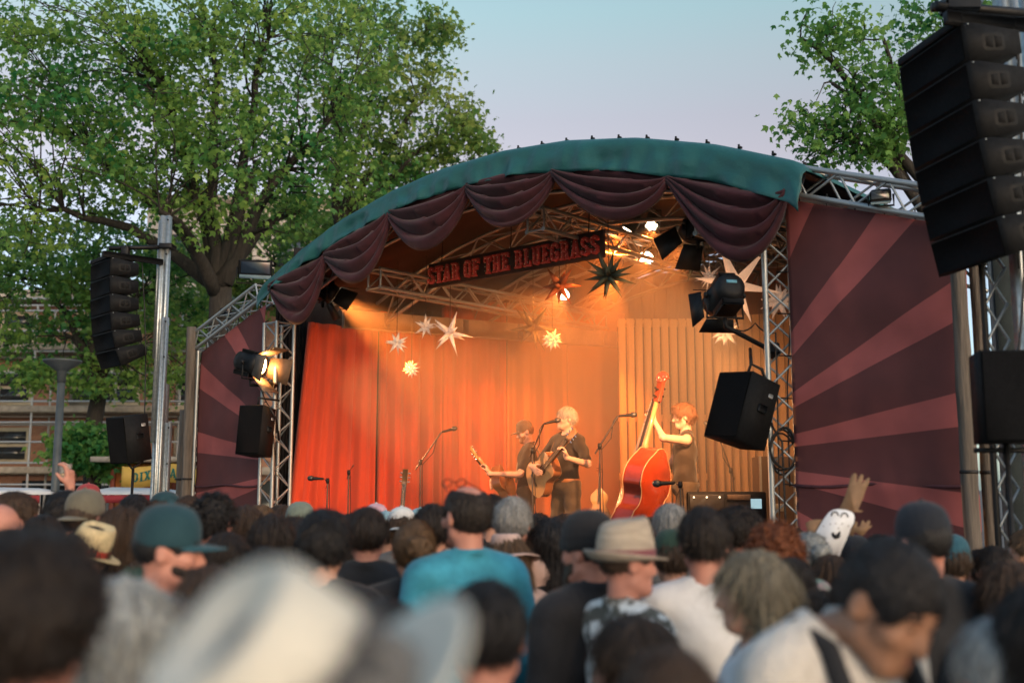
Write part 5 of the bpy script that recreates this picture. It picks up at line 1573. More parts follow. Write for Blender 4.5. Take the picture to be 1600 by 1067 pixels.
    if beard:
        if 'beard' not in _hair:
            f = SDF(seq((-0.10, 0.10, 0.006)), seq((-0.06, 0.13, 0.006)), seq((1.49, 1.66, 0.006)))
            f.ell((0, 0.022, 1.590), (0.068, 0.072, 0.070), None, 0, 'add', lambda X, Y, Z: 0.003 * np.sin(X * 140) * np.sin(Z * 120 + Y * 60))
            f.cap((-0.022, 0.066, 1.543), (0.022, 0.066, 1.543), 0.027, None, 0.02)
            f.ell((0, 0.10, 1.635), (0.06, 0.08, 0.05), None, 0.01, 'sub'); f.ell((0, 0.095, 1.574), (0.024, 0.02, 0.009), None, 0.006, 'sub')
            f.plane(lambda X, Y, Z: -0.005 - Y + 0 * X + 0 * Z); f.plane(lambda X, Y, Z: Z - 1.625 + 0 * X + 0 * Y)
            V, F = f.mesh(); _hair['beard'] = np_mesh('beard', V, F, M_ANY, True)
        head_child('beard', _hair['beard'], hair_mat(beard, *HAIR[beard]), root, R, off)
    if glasses:
        if 'glasses' not in _hair:
            mb = MB()
            for sx in (-1, 1):
                mb.tube([(sx * 0.033 + 0.022 * math.cos(q), 0.098, 1.642 + 0.018 * math.sin(q)) for q in np.linspace(0, 2 * PI, 13)], 0.0022, 5)
                mb.tube([(sx * 0.056, 0.095, 1.648), (sx * 0.082, 0.03, 1.650), (sx * 0.086, -0.03, 1.640)], 0.0024, 5)
            mb.tube([(-0.012, 0.100, 1.646), (0.012, 0.100, 1.646)], 0.0022, 5)
            _hair['glasses'] = np_mesh('glasses', np.array(mb.v), mb.f, M_ANY, True)
        up = glasses == 'up'
        head_child('glasses', _hair['glasses'], M_BLACK, root, R, off, shift=(0, -0.012, 0.07) if up else (0, 0, 0), roty=0.5 if up else 0.0)
    return root

# ------------------------------------------------------------------ the audience
BLK = cloth('black', (0.012, 0.013, 0.016)); NAVY = cloth('navy', (0.018, 0.026, 0.045)); WHT = cloth('white', (0.62, 0.64, 0.66), 0.1)
DEN = cloth('denim blue', (0.035, 0.25, 0.36), 0.3, 10); DGRN = cloth('dark green', (0.015, 0.045, 0.032)); GREY = cloth('grey', (0.12, 0.13, 0.14)); LGREY = cloth('pale grey', (0.36, 0.40, 0.42))
MAR = cloth('maroon', (0.09, 0.018, 0.025)); BRN = cloth('brown', (0.075, 0.045, 0.03)); CRM = cloth('cream', (0.50, 0.46, 0.38)); SAGE = cloth('sage', (0.16, 0.22, 0.18))
CAMO = mat('cloth leaf print', (0.74, 0.77, 0.76), 0.85, 0.2, 15, col2=(0.10, 0.10, 0.085), bump=0.2, bscale=30, sharp=0.04)
KNIT = mat('white waffle knit', (0.62, 0.60, 0.56), 0.9, 0.12, 30, bump=0.8, bscale=90)
TEALCAP = cloth('teal cap', (0.010, 0.045, 0.060)); TEALPK = cloth('teal cap peak', (0.018, 0.075, 0.10)); NAVYCAP = cloth('dark navy cap', (0.010, 0.014, 0.022))
STRAW = mat('straw', (0.60, 0.49, 0.28), 0.8, 0.25, 30, bump=0.5, bscale=120); STRAWG = mat('grey straw weave', (0.40, 0.34, 0.27), 0.8, 0.25, 10, bump=0.5, bscale=30, stretch=(1, 1, 9))
CREAMHAT = mat('cream felt', (0.60, 0.58, 0.50), 0.85, 0.12, 6, bump=0.2, bscale=80); PINKHAT = mat('pale pink felt', (0.52, 0.37, 0.32), 0.85, 0.12, 6)
REDB = cloth('red band', (0.45, 0.035, 0.02)); BLKB = cloth('black band', (0.012, 0.013, 0.016)); MARB = cloth('maroon band', (0.16, 0.05, 0.06)); BEAN = cloth('grey green knit', (0.15, 0.19, 0.16), bscale=90)
BLKBEAN = cloth('black knit', (0.010, 0.010, 0.012), bscale=90); BLUEBEAN = cloth('blue knit', (0.02, 0.09, 0.13), bscale=90); WCAP = cloth('white cap', (0.60, 0.62, 0.62), 0.1); PCAP = cloth('pink cap', (0.55, 0.35, 0.42), 0.1); BCAP = cloth('pale blue cap', (0.25, 0.42, 0.48), 0.1)
GCAP = cloth('olive grey cap', (0.13, 0.12, 0.09)); RCAP = cloth('red cap', (0.30, 0.035, 0.04))

# --- very close, strongly out of focus
person('out of focus dark haired person in the bottom corner by the old white haired head', 58, 812, 1.50, 8, (0, -4, 0), 'tousled', 'darkbrown', top='tee', tcol=GREY, skin='pink', seed=1)
person('out of focus grey white haired person in front of the man in the teal cap', 197, 896, 2.0, -5, (0, 0, 0), 'bob', 'silver', top='tee', tcol=CRM, seed=2)
person('nearest person, under the big blurred cream hat with a black band', 512, 950, 0.80, 0, (0, 14, 40), 'short', 'grey', 'fedora', CREAMHAT, BLKB, top='shirt', tcol=CRM, hatsc=1.0)
person('blurred black haired person just beside the big cream hat', 762, 900, 2.15, -4, (0, -5, 0), 'short', 'black', top='tee', tcol=BLK, skin='pink', seed=3)
person('blurred dark brown haired woman below the leaf print shirt', 985, 958, 2.35, 60, (10, -5, 0), 'bob', 'darkbrown', top='tee', tcol=GREY, seed=4)
person('blurred round dark grey head at the very bottom, beside the brown haired woman', 1042, 1003, 1.65, 0, (0, 0, 0), 'short', 'brown', top='tee', tcol=BLK, seed=5)
fade = person('man with faded haircut and white waffle shirt looking down with his face in view', 1392, 850, 2.05, -146, (0, -30, 6), 'fade', 'black', top='tee', tcol=KNIT, build=1.05, off=(0, 0.07, -0.085), face=True, skin='tan', seed=6)
person('blurred grey haired person in the bottom corner below the dark cap', 1553, 960, 1.95, 10, (0, -4, 0), 'short', 'silver', top='jacket', tcol=BLK, skin='pink', seed=7)
person('blurred black haired person cut by the photograph edge beside the grey haired one', 1628, 905, 1.9, 0, (0, 0, 0), 'bob', 'black', top='jacket', tcol=BLK, seed=8)

for sx in (-1, 1):
    mb = MB().tube([(sx * 0.115, 0.150, 1.18), (sx * 0.112, 0.125, 1.33), (sx * 0.108, 0.065, 1.455), (sx * 0.105, -0.02, 1.488), (sx * 0.11, -0.10, 1.44), (sx * 0.12, -0.14, 1.25)], 0.022, 8)
    put('shoulder_strap', np_mesh('shoulder_strap', np.array(mb.v) * np.array([1, 1, 1]), mb.f, BLK, True), fade)

# --- middle distance
person('man in a dark teal cap turned in profile with a smile', 268, 786, 2.75, -72, (-8, -3, 0), 'crop', 'black', 'cap', TEALCAP, TEALPK, top='shirt', tcol=LGREY, face=True, skin='pink', beard='darkbrown', seed=9, hatsc=1.04)
person('person in a pale straw hat with a red band', 143, 817, 3.9, -30, (0, -12, -14), 'short', 'brown', 'straw', STRAW, REDB, top='tee', tcol=DGRN, hat_tilt=(0.0, 0.15))
person('man in a bright blue denim shirt with thinning hair and sunglasses on his head', 728, 756, 3.45, 26, (12, 0, 0), 'balding', 'darkbrown', top='shirt', tcol=DEN, build=1.12, skin='pink', glasses='up', beard='darkbrown', face=True)
person('grey haired person next to the man in the denim shirt', 801, 773, 4.3, -8, (0, 0, 0), 'short', 'grey', top='shirt', tcol=PINKHAT, skin='pink', seed=11)
person('short person under a pale pink sun hat behind the denim shirt', 792, 832, 4.15, 30, (0, -14, 0), 'bob', 'lightbrown', 'sun', PINKHAT, PINKHAT, top='tee', tcol=PINKHAT)
person('bearded man in a black cap and black jacket, head turned in profile', 917, 793, 3.2, 38, (14, -2, 0), 'crop', 'black', 'beanie', BLKBEAN, top='jacket', tcol=BLK, build=1.08, skin='pink', face=True, beard='brown')
person('person with long straight black hair beside the man in the black cap', 862, 806, 4.3, 0, (0, 0, 0), 'longstraight', 'black', top='jacket', tcol=BLK)
person('smiling man in profile in a grey woven trilby and leaf print shirt', 980, 812, 3.0, -62, (-10, -2, 0), 'crop', 'brown', 'trilby', STRAWG, MARB, top='shirt', tcol=CAMO, build=1.08, face=True, skin='pink', hatsc=1.06, hat_tilt=(0.06, 0.0))
person('grey haired person between the double bass and the dark haired man in white', 1046, 784, 5.0, 8, (0, 0, 0), 'short', 'grey', top='jacket', tcol=GREY, seed=12)
person('person under a dark green cap beside the woven trilby', 1049, 824, 4.0, 0, (0, -6, 0), 'short', 'brown', 'beanie', DGRN, top='hood', tcol=DGRN)
person('dark haired man in a plain white T-shirt, seen from behind', 1098, 788, 3.2, -6, (0, 0, 0), 'short', 'darkbrown', top='tee', tcol=WHT, skin='pink', seed=13)
person('curly dark haired person with glasses below the gear rack', 1152, 786, 4.4, 30, (12, 0, 0), 'tousled', 'darkbrown', top='tee', tcol=BLK, skin='pink', glasses=True, seed=14)
person('person with big curly red hair', 1208, 815, 3.75, 0, (0, 0, 0), 'curly', 'red', top='tee', tcol=BRN, seed=15)
person('woman with long straight blond hair and her face in profile', 1172, 856, 2.55, 82, (6, 0, 0), 'long', 'greyblond', top='tee', tcol=WHT, skin='fair', face=True, seed=16)
person('person with silver hair pinned up, beside the red curls', 1263, 829, 4.6, 5, (0, 0, 0), 'bun', 'silver', top='tee', tcol=SAGE, seed=17)
person('person with a blond ponytail in front of the cardboard cut-out', 1296, 828, 5.0, 0, (0, 0, 0), 'pony', 'blond', top='tee', tcol=GREY)
person('person in a small black hat in front of the cardboard cut-out', 1334, 834, 4.8, 0, (0, 0, 0), 'short', 'black', 'beanie', NAVYCAP, top='jacket', tcol=BLK)
person('brown haired person below the silver bun', 1297, 864, 3.9, -4, (0, 0, 0), 'bob', 'brown', top='tee', tcol=BLK, seed=18)
person('brown haired child below a pink and green cap', 1272, 916, 3.2, 0, (0, 0, 0), 'bob', 'brown', top='tee', tcol=LGREY, seed=19)
person('small person in a pink and green cap between the blond woman and the faded haircut', 1272, 902, 3.5, 0, (0, 0, 0), 'short', 'brown', 'cap', cloth('green pink cap', (0.50, 0.26, 0.30), 0.3, 20, col2=(0.03, 0.20, 0.14)), top='tee', tcol=DGRN)
person('broad man in a dark cap and black jacket before the larger striped banner', 1437, 780, 3.0, 12, (8, 0, 0), 'crop', 'black', 'cap', NAVYCAP, top='jacket', tcol=BLK, build=1.14, skin='pink')
person('person in a blue knitted hat beside the broad man in black', 1484, 832, 4.2, 0, (0, 0, 0), 'short', 'brown', 'beanie', BLUEBEAN, top='tee', tcol=SAGE)
person('brown haired person beside the edge speaker stand', 1573, 872, 2.9, 5, (0, 0, 0), 'bob', 'brown', top='jacket', tcol=BLK, seed=20)
person('fair person in profile at the photograph edge beyond the brown haired one', 1606, 822, 4.6, 60, (10, 0, 0), 'short', 'lightbrown', top='tee', tcol=cloth('bright green', (0.03, 0.25, 0.12)), face=True)
person('woman with a blond bun beside the denim shirt', 648, 810, 3.5, 6, (0, 0, 0), 'bun', 'lightbrown', top='jacket', tcol=BLK, seed=21)
person('black haired person behind the crown of the big cream hat', 508, 790, 3.35, 0, (0, 0, 0), 'tousled', 'black', top='tee', tcol=BLK, seed=22)
person('dark haired man with a pink ear between the black hair and the blond bun', 574, 789, 3.9, 6, (0, 0, 0), 'short', 'darkbrown', top='jacket', tcol=BLK, skin='pink', seed=23)
person('dark haired woman just above the blurred cream hat brim', 428, 801, 4.0, -10, (0, 0, 0), 'bob', 'darkbrown', top='tee', tcol=GREY, seed=24)
person('dark haired person behind the peak of the teal cap', 357, 829, 3.7, -14, (-10, 0, 0), 'bob', 'darkbrown', top='tee', tcol=GREY, seed=25)
person('person with spiky black hair in front of the smaller striped banner', 337, 768, 4.7, -10, (-8, 0, 0), 'spiky', 'black', top='tee', tcol=BLK, skin='pink', seed=26)
person('person in a grey green knitted hat below the red curtain', 470, 782, 6.0, -5, (0, 0, 0), 'short', 'brown', 'beanie', BEAN, top='jacket', tcol=GREY)
person('person in a white cap turned backwards below the unused microphone', 628, 790, 5.6, 0, (0, 0, 0), 'short', 'brown', 'capback', WCAP, top='tee', tcol=GREY)
person('person in a pink and white cap', 588, 785, 6.4, 0, (0, 0, 0), 'short', 'brown', 'cap', PCAP, WCAP, top='tee', tcol=GREY)
person('person in a pale blue cap between the white cap and the pink cap', 603, 797, 6.0, 0, (0, 0, 0), 'short', 'brown', 'cap', BCAP, top='tee', tcol=GREY)
person('person in a pale blue cap half hidden behind the white cap', 657, 792, 6.2, 0, (0, 0, 0), 'short', 'brown', 'cap', BCAP, top='tee', tcol=NAVY)
person('dark haired person close behind the balding man', 676, 784, 4.6, 0, (0, 0, 0), 'short', 'darkbrown', top='tee', tcol=BLK, seed=27)
person('dark haired person between the balding man and the grey haired person', 770, 770, 5.6, 0, (0, 0, 0), 'short', 'darkbrown', top='tee', tcol=BLK, seed=28)
# --- the cluster at the edge below the scaffold
person('brown haired person with a sunlit cheek below the scaffold', 28, 765, 4.2, -50, (-14, 0, 0), 'short', 'brown', top='jacket', tcol=BLK, skin='pink', face=True, seed=29)
person('bald person at the photograph edge below the scaffold', 2, 786, 3.6, -10, (0, 0, 0), None, 'brown', top='tee', tcol=GREY, skin='pink')
cup_man = person('person raising a plastic cup high in one hand', 24, 788, 5.4, -8, (0, 4, 0), 'short', 'darkbrown', top='tee', tcol=GREY, raised=True, skin='pink', seed=30)
person('dark haired person beside the raised arm', 104, 762, 5.2, 0, (0, 0, 0), 'tousled', 'black', top='tee', tcol=BLK, seed=31)
person('person in a backwards olive cap with a bare neck below the white tree notice', 137, 762, 4.6, -12, (-6, 4, 0), 'crop', 'brown', 'capback', GCAP, top='tee', tcol=BLK, skin='pink')
person('person in a red cap far back near the tree with the white tag', 139, 754, 7.0, 0, (0, 0, 0), 'short', 'brown', 'cap', RCAP, top='tee', tcol=BLK)
person('brown haired woman above the straw hat', 192, 789, 4.5, -6, (0, 0, 0), 'bob', 'brown', top='tee', tcol=DGRN, seed=32)
person('black haired person below the stand speaker', 213, 770, 5.6, -4, (0, 0, 0), 'short', 'black', top='jacket', tcol=BLK, seed=33)
person('person in a dark teal cap far back below the far mast', 261, 766, 6.2, -40, (0, 0, 0), 'short', 'brown', 'cap', TEALCAP, TEALPK, top='tee', tcol=BLK)
person('brown haired person between the far mast and the spiky hair', 296, 772, 5.8, 0, (0, 0, 0), 'short', 'brown', top='tee', tcol=GREY, seed=34)
person('dark head low between the bald person and the straw hat', 70, 802, 3.9, 0, (0, 0, 0), 'short', 'darkbrown', top='tee', tcol=BLK, seed=35)
person('brown haired person next to the spiky black hair', 385, 788, 5.2, 0, (0, 0, 0), 'bob', 'brown', top='tee', tcol=BRN, seed=36)
person('lighter brown haired person in front of the smaller banner foot', 408, 786, 5.8, 0, (0, 0, 0), 'short', 'lightbrown', top='tee', tcol=MAR, seed=37)
person('brown haired person at the foot of the orange lit truss column', 440, 786, 6.4, 0, (0, 0, 0), 'short', 'brown', top='tee', tcol=BLK, seed=38)
person('person just above the straw hat brim with dark hair', 172, 812, 4.2, 10, (0, 0, 0), 'bob', 'darkbrown', top='tee', tcol=DGRN, seed=39)
# --- mostly hidden people that close the gaps
rnd = random.Random(5)
gap = ((330, 880, 2.6, 'hidden dark head below the chin of the man in the teal cap'), (415, 850, 3.2, 'dark head hidden behind the left edge of the big cream hat'),
       (1130, 850, 3.3, 'dark head between the white T-shirt and the long blond hair'), (1236, 868, 3.3, 'dark head between the long blond hair and the silver bun'),
       (1335, 884, 3.0, 'dark head just behind the faded haircut'), (1400, 846, 4.0, 'dark head beside the shoulder of the broad man in black'), (1550, 850, 4.2, 'brown head at the foot of the thinner timber post'),
       (700, 800, 6.5, 'far brown head below the unused vocal microphone'), (840, 800, 6.0, 'far dark head below the capped guitarist'), (882, 800, 6.4, 'far dark head below the fair haired singer'), (990, 812, 5.6, 'far dark head below the foot of the double bass'), (1090, 806, 6.0, 'far dark head below the gear rack panel'),
       (1180, 812, 5.6, 'far dark head below the glowing rack screen'), (1232, 818, 5.4, 'far brown head at the foot of the tall truss column'), (1372, 832, 5.0, 'far dark head below the brown cardboard hand'), (1412, 836, 5.2, 'far brown head between the cut-out and the broad man in black'),
       (520, 796, 6.0, 'far dark head below the low black microphone'), (552, 800, 5.4, 'far black head below the short empty stand'), (20, 822, 3.0, 'dark head low at the photograph edge below the bald person'), (240, 798, 5.0, 'far dark head just above the crown of the teal cap'), (312, 806, 4.4, 'dark head between the teal cap peak and the spiky hair'),
       (1015, 806, 6.2, 'far brown head just above the woven trilby'), (940, 806, 6.6, 'far dark head below the fiddle'), (735, 812, 6.0, 'far dark head behind the balding man'), (460, 806, 5.0, 'dark head between the knitted hat and the cream hat crown'), (1450, 846, 5.4, 'far dark head behind the dark cap'), (1530, 856, 5.0, 'far dark head at the foot of the banner post'),
       (930, 862, 4.4, 'dark head between the black jacket and the leaf print shirt'), (1220, 960, 2.6, 'dark head low below the brown haired child'), (600, 930, 2.2, 'dark head low behind the brim of the cream hat'), (290, 930, 2.5, 'dark head behind the grey white hair'))
for i, (px, py, Y, lab) in enumerate(gap):
    person(lab, px, py, Y, rnd.uniform(-12, 12), (0, 0, 0), rnd.choice(['short', 'short', 'bob']), rnd.choice(['darkbrown', 'darkbrown', 'brown', 'brown', 'black']), top='tee', tcol=rnd.choice([BLK, NAVY, GREY, BLK, DGRN]), seed=rnd.choice([1, 3, 13, 24, 25]), group='half hidden people filling the crowd')

# ------------------------------------------------------------------ instruments
M_BASSRED = mat('red brown varnish', (0.30, 0.035, 0.010), 0.28, 0.35, 3, coat=0.6, spec=0.5)
M_BASSRIB = mat('dark red rib varnish', (0.22, 0.03, 0.012), 0.25, 0.35, 3, coat=0.6)
M_SPRUCE = mat('amber spruce top', (0.50, 0.26, 0.09), 0.35, 0.2, 5, coat=0.4)
M_MAHOG = mat('mahogany sides', (0.20, 0.07, 0.025), 0.3, 0.25, 6, coat=0.5)
M_EBONY = mat('ebony', (0.02, 0.014, 0.012), 0.4, 0.2, 12)
M_MAPLE = mat('maple neck', (0.42, 0.20, 0.08), 0.35, 0.2, 8, coat=0.3)
M_PURF = mat('pale edge binding', (0.40, 0.22, 0.11), 0.4, 0.1, 8)
M_STRING = mat('metal strings', (0.6, 0.55, 0.48), 0.3, 0.1, 10, metal=0.9)
M_CHROME = mat('chrome', (0.6, 0.6, 0.6), 0.2, 0.1, 10, metal=1.0)
def interp_prof(pr, n):
    t = np.array([p[0] for p in pr]); h = np.array([p[1] for p in pr])
    # smooth through the points
    x = np.linspace(t[0], t[-1], n); out = np.zeros(n)
    for i, q in enumerate(x):
        k = min(max(np.searchsorted(t, q) - 1, 0), len(t) - 2)
        u = (q - t[k]) / (t[k + 1] - t[k])
        m0 = (h[k + 1] - h[k - 1]) / (t[k + 1] - t[k - 1]) if k > 0 else (h[1] - h[0]) / (t[1] - t[0])
        m1 = (h[k + 2] - h[k]) / (t[k + 2] - t[k]) if k < len(t) - 2 else (h[-1] - h[-2]) / (t[-1] - t[-2])
        d = t[k + 1] - t[k]
        out[i] = (2 * u ** 3 - 3 * u ** 2 + 1) * h[k] + (u ** 3 - 2 * u ** 2 + u) * m0 * d + (-2 * u ** 3 + 3 * u ** 2) * h[k + 1] + (u ** 3 - u ** 2) * m1 * d
    return x, np.maximum(out, 0.002)
def sound_box(root, O, X, N, Z, prof, depth, bulge, m_back, m_rib, m_front, edge=0.008, bind=True):
    """hollow body: O bottom centre of the middle plane, X width axis, N towards the back, Z along the body"""
    zs, hw = interp_prof(prof, 44)
    hw[0] = hw[-1] = 0.004
    nx = 12
    def P(x, n, z): return O + X * x + N * n + Z * z
    for sgn, m, nm in ((1, m_back, 'back_plate'), (-1, m_front, 'front_plate')):
        V = []; F = []
        for i, (z, h) in enumerate(zip(zs, hw)):
            for j in range(nx + 1):
                t = j / nx * 2 - 1
                V.append(P(t * (h + edge), sgn * (depth / 2 + bulge * (1 - t * t) * min(1, h / max(hw) * 1.6)), z))
        for i in range(len(zs) - 1):
            for j in range(nx):
                F.append((i * (nx + 1) + j, i * (nx + 1) + j + 1, (i + 1) * (nx + 1) + j + 1, (i + 1) * (nx + 1) + j))
        MB().raw(V, F).build(nm, m, root, smooth=True)
    V = []; F = []
    loop = [(h, z) for z, h in zip(zs, hw)] + [(-h, z) for z, h in zip(zs[::-1], hw[::-1])]
    k = len(loop)
    for n_ in (-depth / 2, depth / 2):
        V += [P(x, n_, z) for x, z in loop]
    F = [(i, (i + 1) % k, k + (i + 1) % k, k + i) for i in range(k)]
    MB().raw(V, F).build('ribs', m_rib, root, smooth=True)
    if bind:
        for n_ in (-depth / 2, depth / 2):
            pts = [P(x * (1 + edge / max(abs(x), 0.03)), n_, z) for x, z in loop]
            MB().tube(pts + [pts[0]], edge * 0.5, 5, cap=False).build('edge_binding', M_PURF, root, smooth=True)
def unit(v): v = np.array(v, float); return v / np.linalg.norm(v)
def guitar(label, O, axis, back, sc=1.0, top=None, group='guitars on the stage', name='guitar'):
    """O: bottom of the body; axis: towards the headstock; back: towards the player"""
    Z = unit(axis); N = np.array(back, float); N -= Z * (N @ Z); N = unit(N); X = np.cross(N, Z)
    root = thing(name, label, 'guitar', O, group)
    O = np.array(O, float)
    prof = [(0, 0.0), (0.02, 0.10), (0.07, 0.17), (0.14, 0.195), (0.20, 0.185), (0.28, 0.135), (0.32, 0.125), (0.38, 0.135), (0.44, 0.14), (0.48, 0.10), (0.495, 0.0)]
    prof = [(a * sc, b * sc) for a, b in prof]
    sound_box(root, O, X, N, Z, prof, 0.10 * sc, 0.006, M_MAHOG, M_MAHOG, top or M_SPRUCE, 0.004)
    fr = -N
    P = lambda x, n, z: O + (X * x + fr * n + Z * z) * sc
    B = np.stack([X, fr, Z], 1)
    MB().lathe([(0.05 * sc, 0), (0.05 * sc, 0.004)], 20, P(0, 0.056, 0.335), np.stack([X, Z, fr], 1)).build('sound_hole', M_EBONY, root)
    MB().box(P(0, 0.060, 0.13), (0.15 * sc, 0.012 * sc, 0.025 * sc), M=B, ch=0.003).build('bridge', M_EBONY, root)
    MB().box(P(0, 0.062, 0.62), (0.052 * sc, 0.012 * sc, 0.50 * sc), M=B, ch=0.002).build('fingerboard', M_EBONY, root)
    MB().tube([P(0, 0.044, 0.49), P(0, 0.046, 0.85)], [0.028 * sc, 0.022 * sc], 8).build('neck', M_MAPLE, root, smooth=True)
    MB().box(P(0, 0.044, 0.955), (0.07 * sc, 0.016 * sc, 0.19 * sc), M=B, ch=0.004).build('headstock', M_MAPLE, root)
    for k in range(6):
        sx = -1 if k < 3 else 1
        bar(root, 'tuning_peg', P(sx * 0.032, 0.044, 0.90 + 0.05 * (k % 3)), P(sx * 0.062, 0.044, 0.90 + 0.05 * (k % 3)), 0.007 * sc, M_CHROME, 6)
    for k in range(6):
        x = (k - 2.5) * 0.0075
        bar(root, 'string', P(x * 1.2, 0.072, 0.13), P(x, 0.071, 0.90), 0.0011, M_STRING, 4)
    return root
def fiddle_family(name, label, O, axis, back, L, group, dep=0.19, tone=None):
    """L: total height without the end pin; violin-shaped body with scroll"""
    s = L / 1.80
    Z = unit(axis); N = np.array(back, float); N -= Z * (N @ Z); N = unit(N); X = np.cross(N, Z)
    O = np.array(O, float)
    root = thing(name, label, 'instrument', O, group)
    prof = [(0, 0.0), (0.015, 0.13), (0.06, 0.235), (0.16, 0.315), (0.28, 0.335), (0.40, 0.300), (0.47, 0.262), (0.50, 0.255), (0.55, 0.205), (0.62, 0.185), (0.69, 0.205), (0.73, 0.238), (0.80, 0.250), (0.88, 0.240), (0.97, 0.185), (1.05, 0.105), (1.10, 0.060), (1.12, 0.03)]
    sound_box(root, O, X, N, Z, [(a * s, b * s) for a, b in prof], dep * s, 0.028 * s, M_BASSRED, M_BASSRIB, M_SPRUCE, 0.010 * s)
    fr = -N
    P = lambda x, n, z: O + (X * x + fr * n + Z * z) * s
    B = np.stack([X, fr, Z], 1)
    MB().tube([P(0, 0.085, 1.06), P(0, 0.10, 1.15), P(0, 0.088, 1.30), P(0, 0.075, 1.55)], [0.045 * s, 0.032 * s, 0.026 * s, 0.022 * s], 10).build('neck', M_MAPLE, root, smooth=True)
    MB().tube([P(0, 0.155, 0.72), P(0, 0.125, 1.1), P(0, 0.098, 1.57)], [0.040 * s, 0.034 * s, 0.024 * s], 8).build('fingerboard', M_EBONY, root, smooth=True)
    MB().box(P(0, 0.068, 1.645), (0.055 * s, 0.06 * s, 0.20 * s), M=B, ch=0.008 * s).build('peg_box', M_BASSRIB, root)
    sp = []; rs = []
    for k in range(26):
        a = k / 25 * 3.6 * PI
        r_ = (0.052 - 0.040 * k / 25)
        sp.append(P(0, 0.058 + r_ * math.cos(a) * -1.0 + 0.01, 1.775 + r_ * math.sin(a) + 0.0)); rs.append((0.024 - 0.010 * k / 25) * s)
    MB().tube(sp, rs, 8).build('scroll', M_BASSRIB, root, smooth=True)
    for k in range(4):
        sx = -1 if k % 2 else 1
        bar(root, 'tuning_peg', P(sx * 0.02, 0.065, 1.59 + 0.035 * k), P(sx * 0.085, 0.065, 1.59 + 0.035 * k), 0.010 * s, M_EBONY, 6)
    V = [P(-0.075, 0.125, 0.50), P(0.075, 0.125, 0.50), P(0.05, 0.25, 0.50), P(-0.05, 0.25, 0.50)]
    MB().prism([(-0.08 * s, 0.12 * s), (0.08 * s, 0.12 * s), (0.045 * s, 0.25 * s), (-0.045 * s, 0.25 * s)], X, fr, Z, P(0, 0, 0.50), -0.008 * s, 0.008 * s).build('bridge', M_MAPLE, root)
    MB().prism([(-0.04 * s, 0), (0.04 * s, 0), (0.06 * s, 0.26 * s), (-0.06 * s, 0.26 * s)], X, Z, fr, P(0, 0.15, 0.08), 0, 0.015 * s).build('tailpiece', M_EBONY, root)
    for k in range(4):
        x = (k - 1.5) * 0.02
        bar(root, 'string', P(x, 0.165, 0.34), P(x, 0.252, 0.50), 0.0016 * max(s, 0.5), M_STRING, 4)
        bar(root, 'string', P(x, 0.252, 0.50), P(x * 0.5, 0.115, 1.58), 0.0016 * max(s, 0.5), M_STRING, 4)
    bar(root, 'end_pin', P(0, 0, -0.10), P(0, 0, 0.01), 0.012 * s, M_CHROME, 8)
    return root

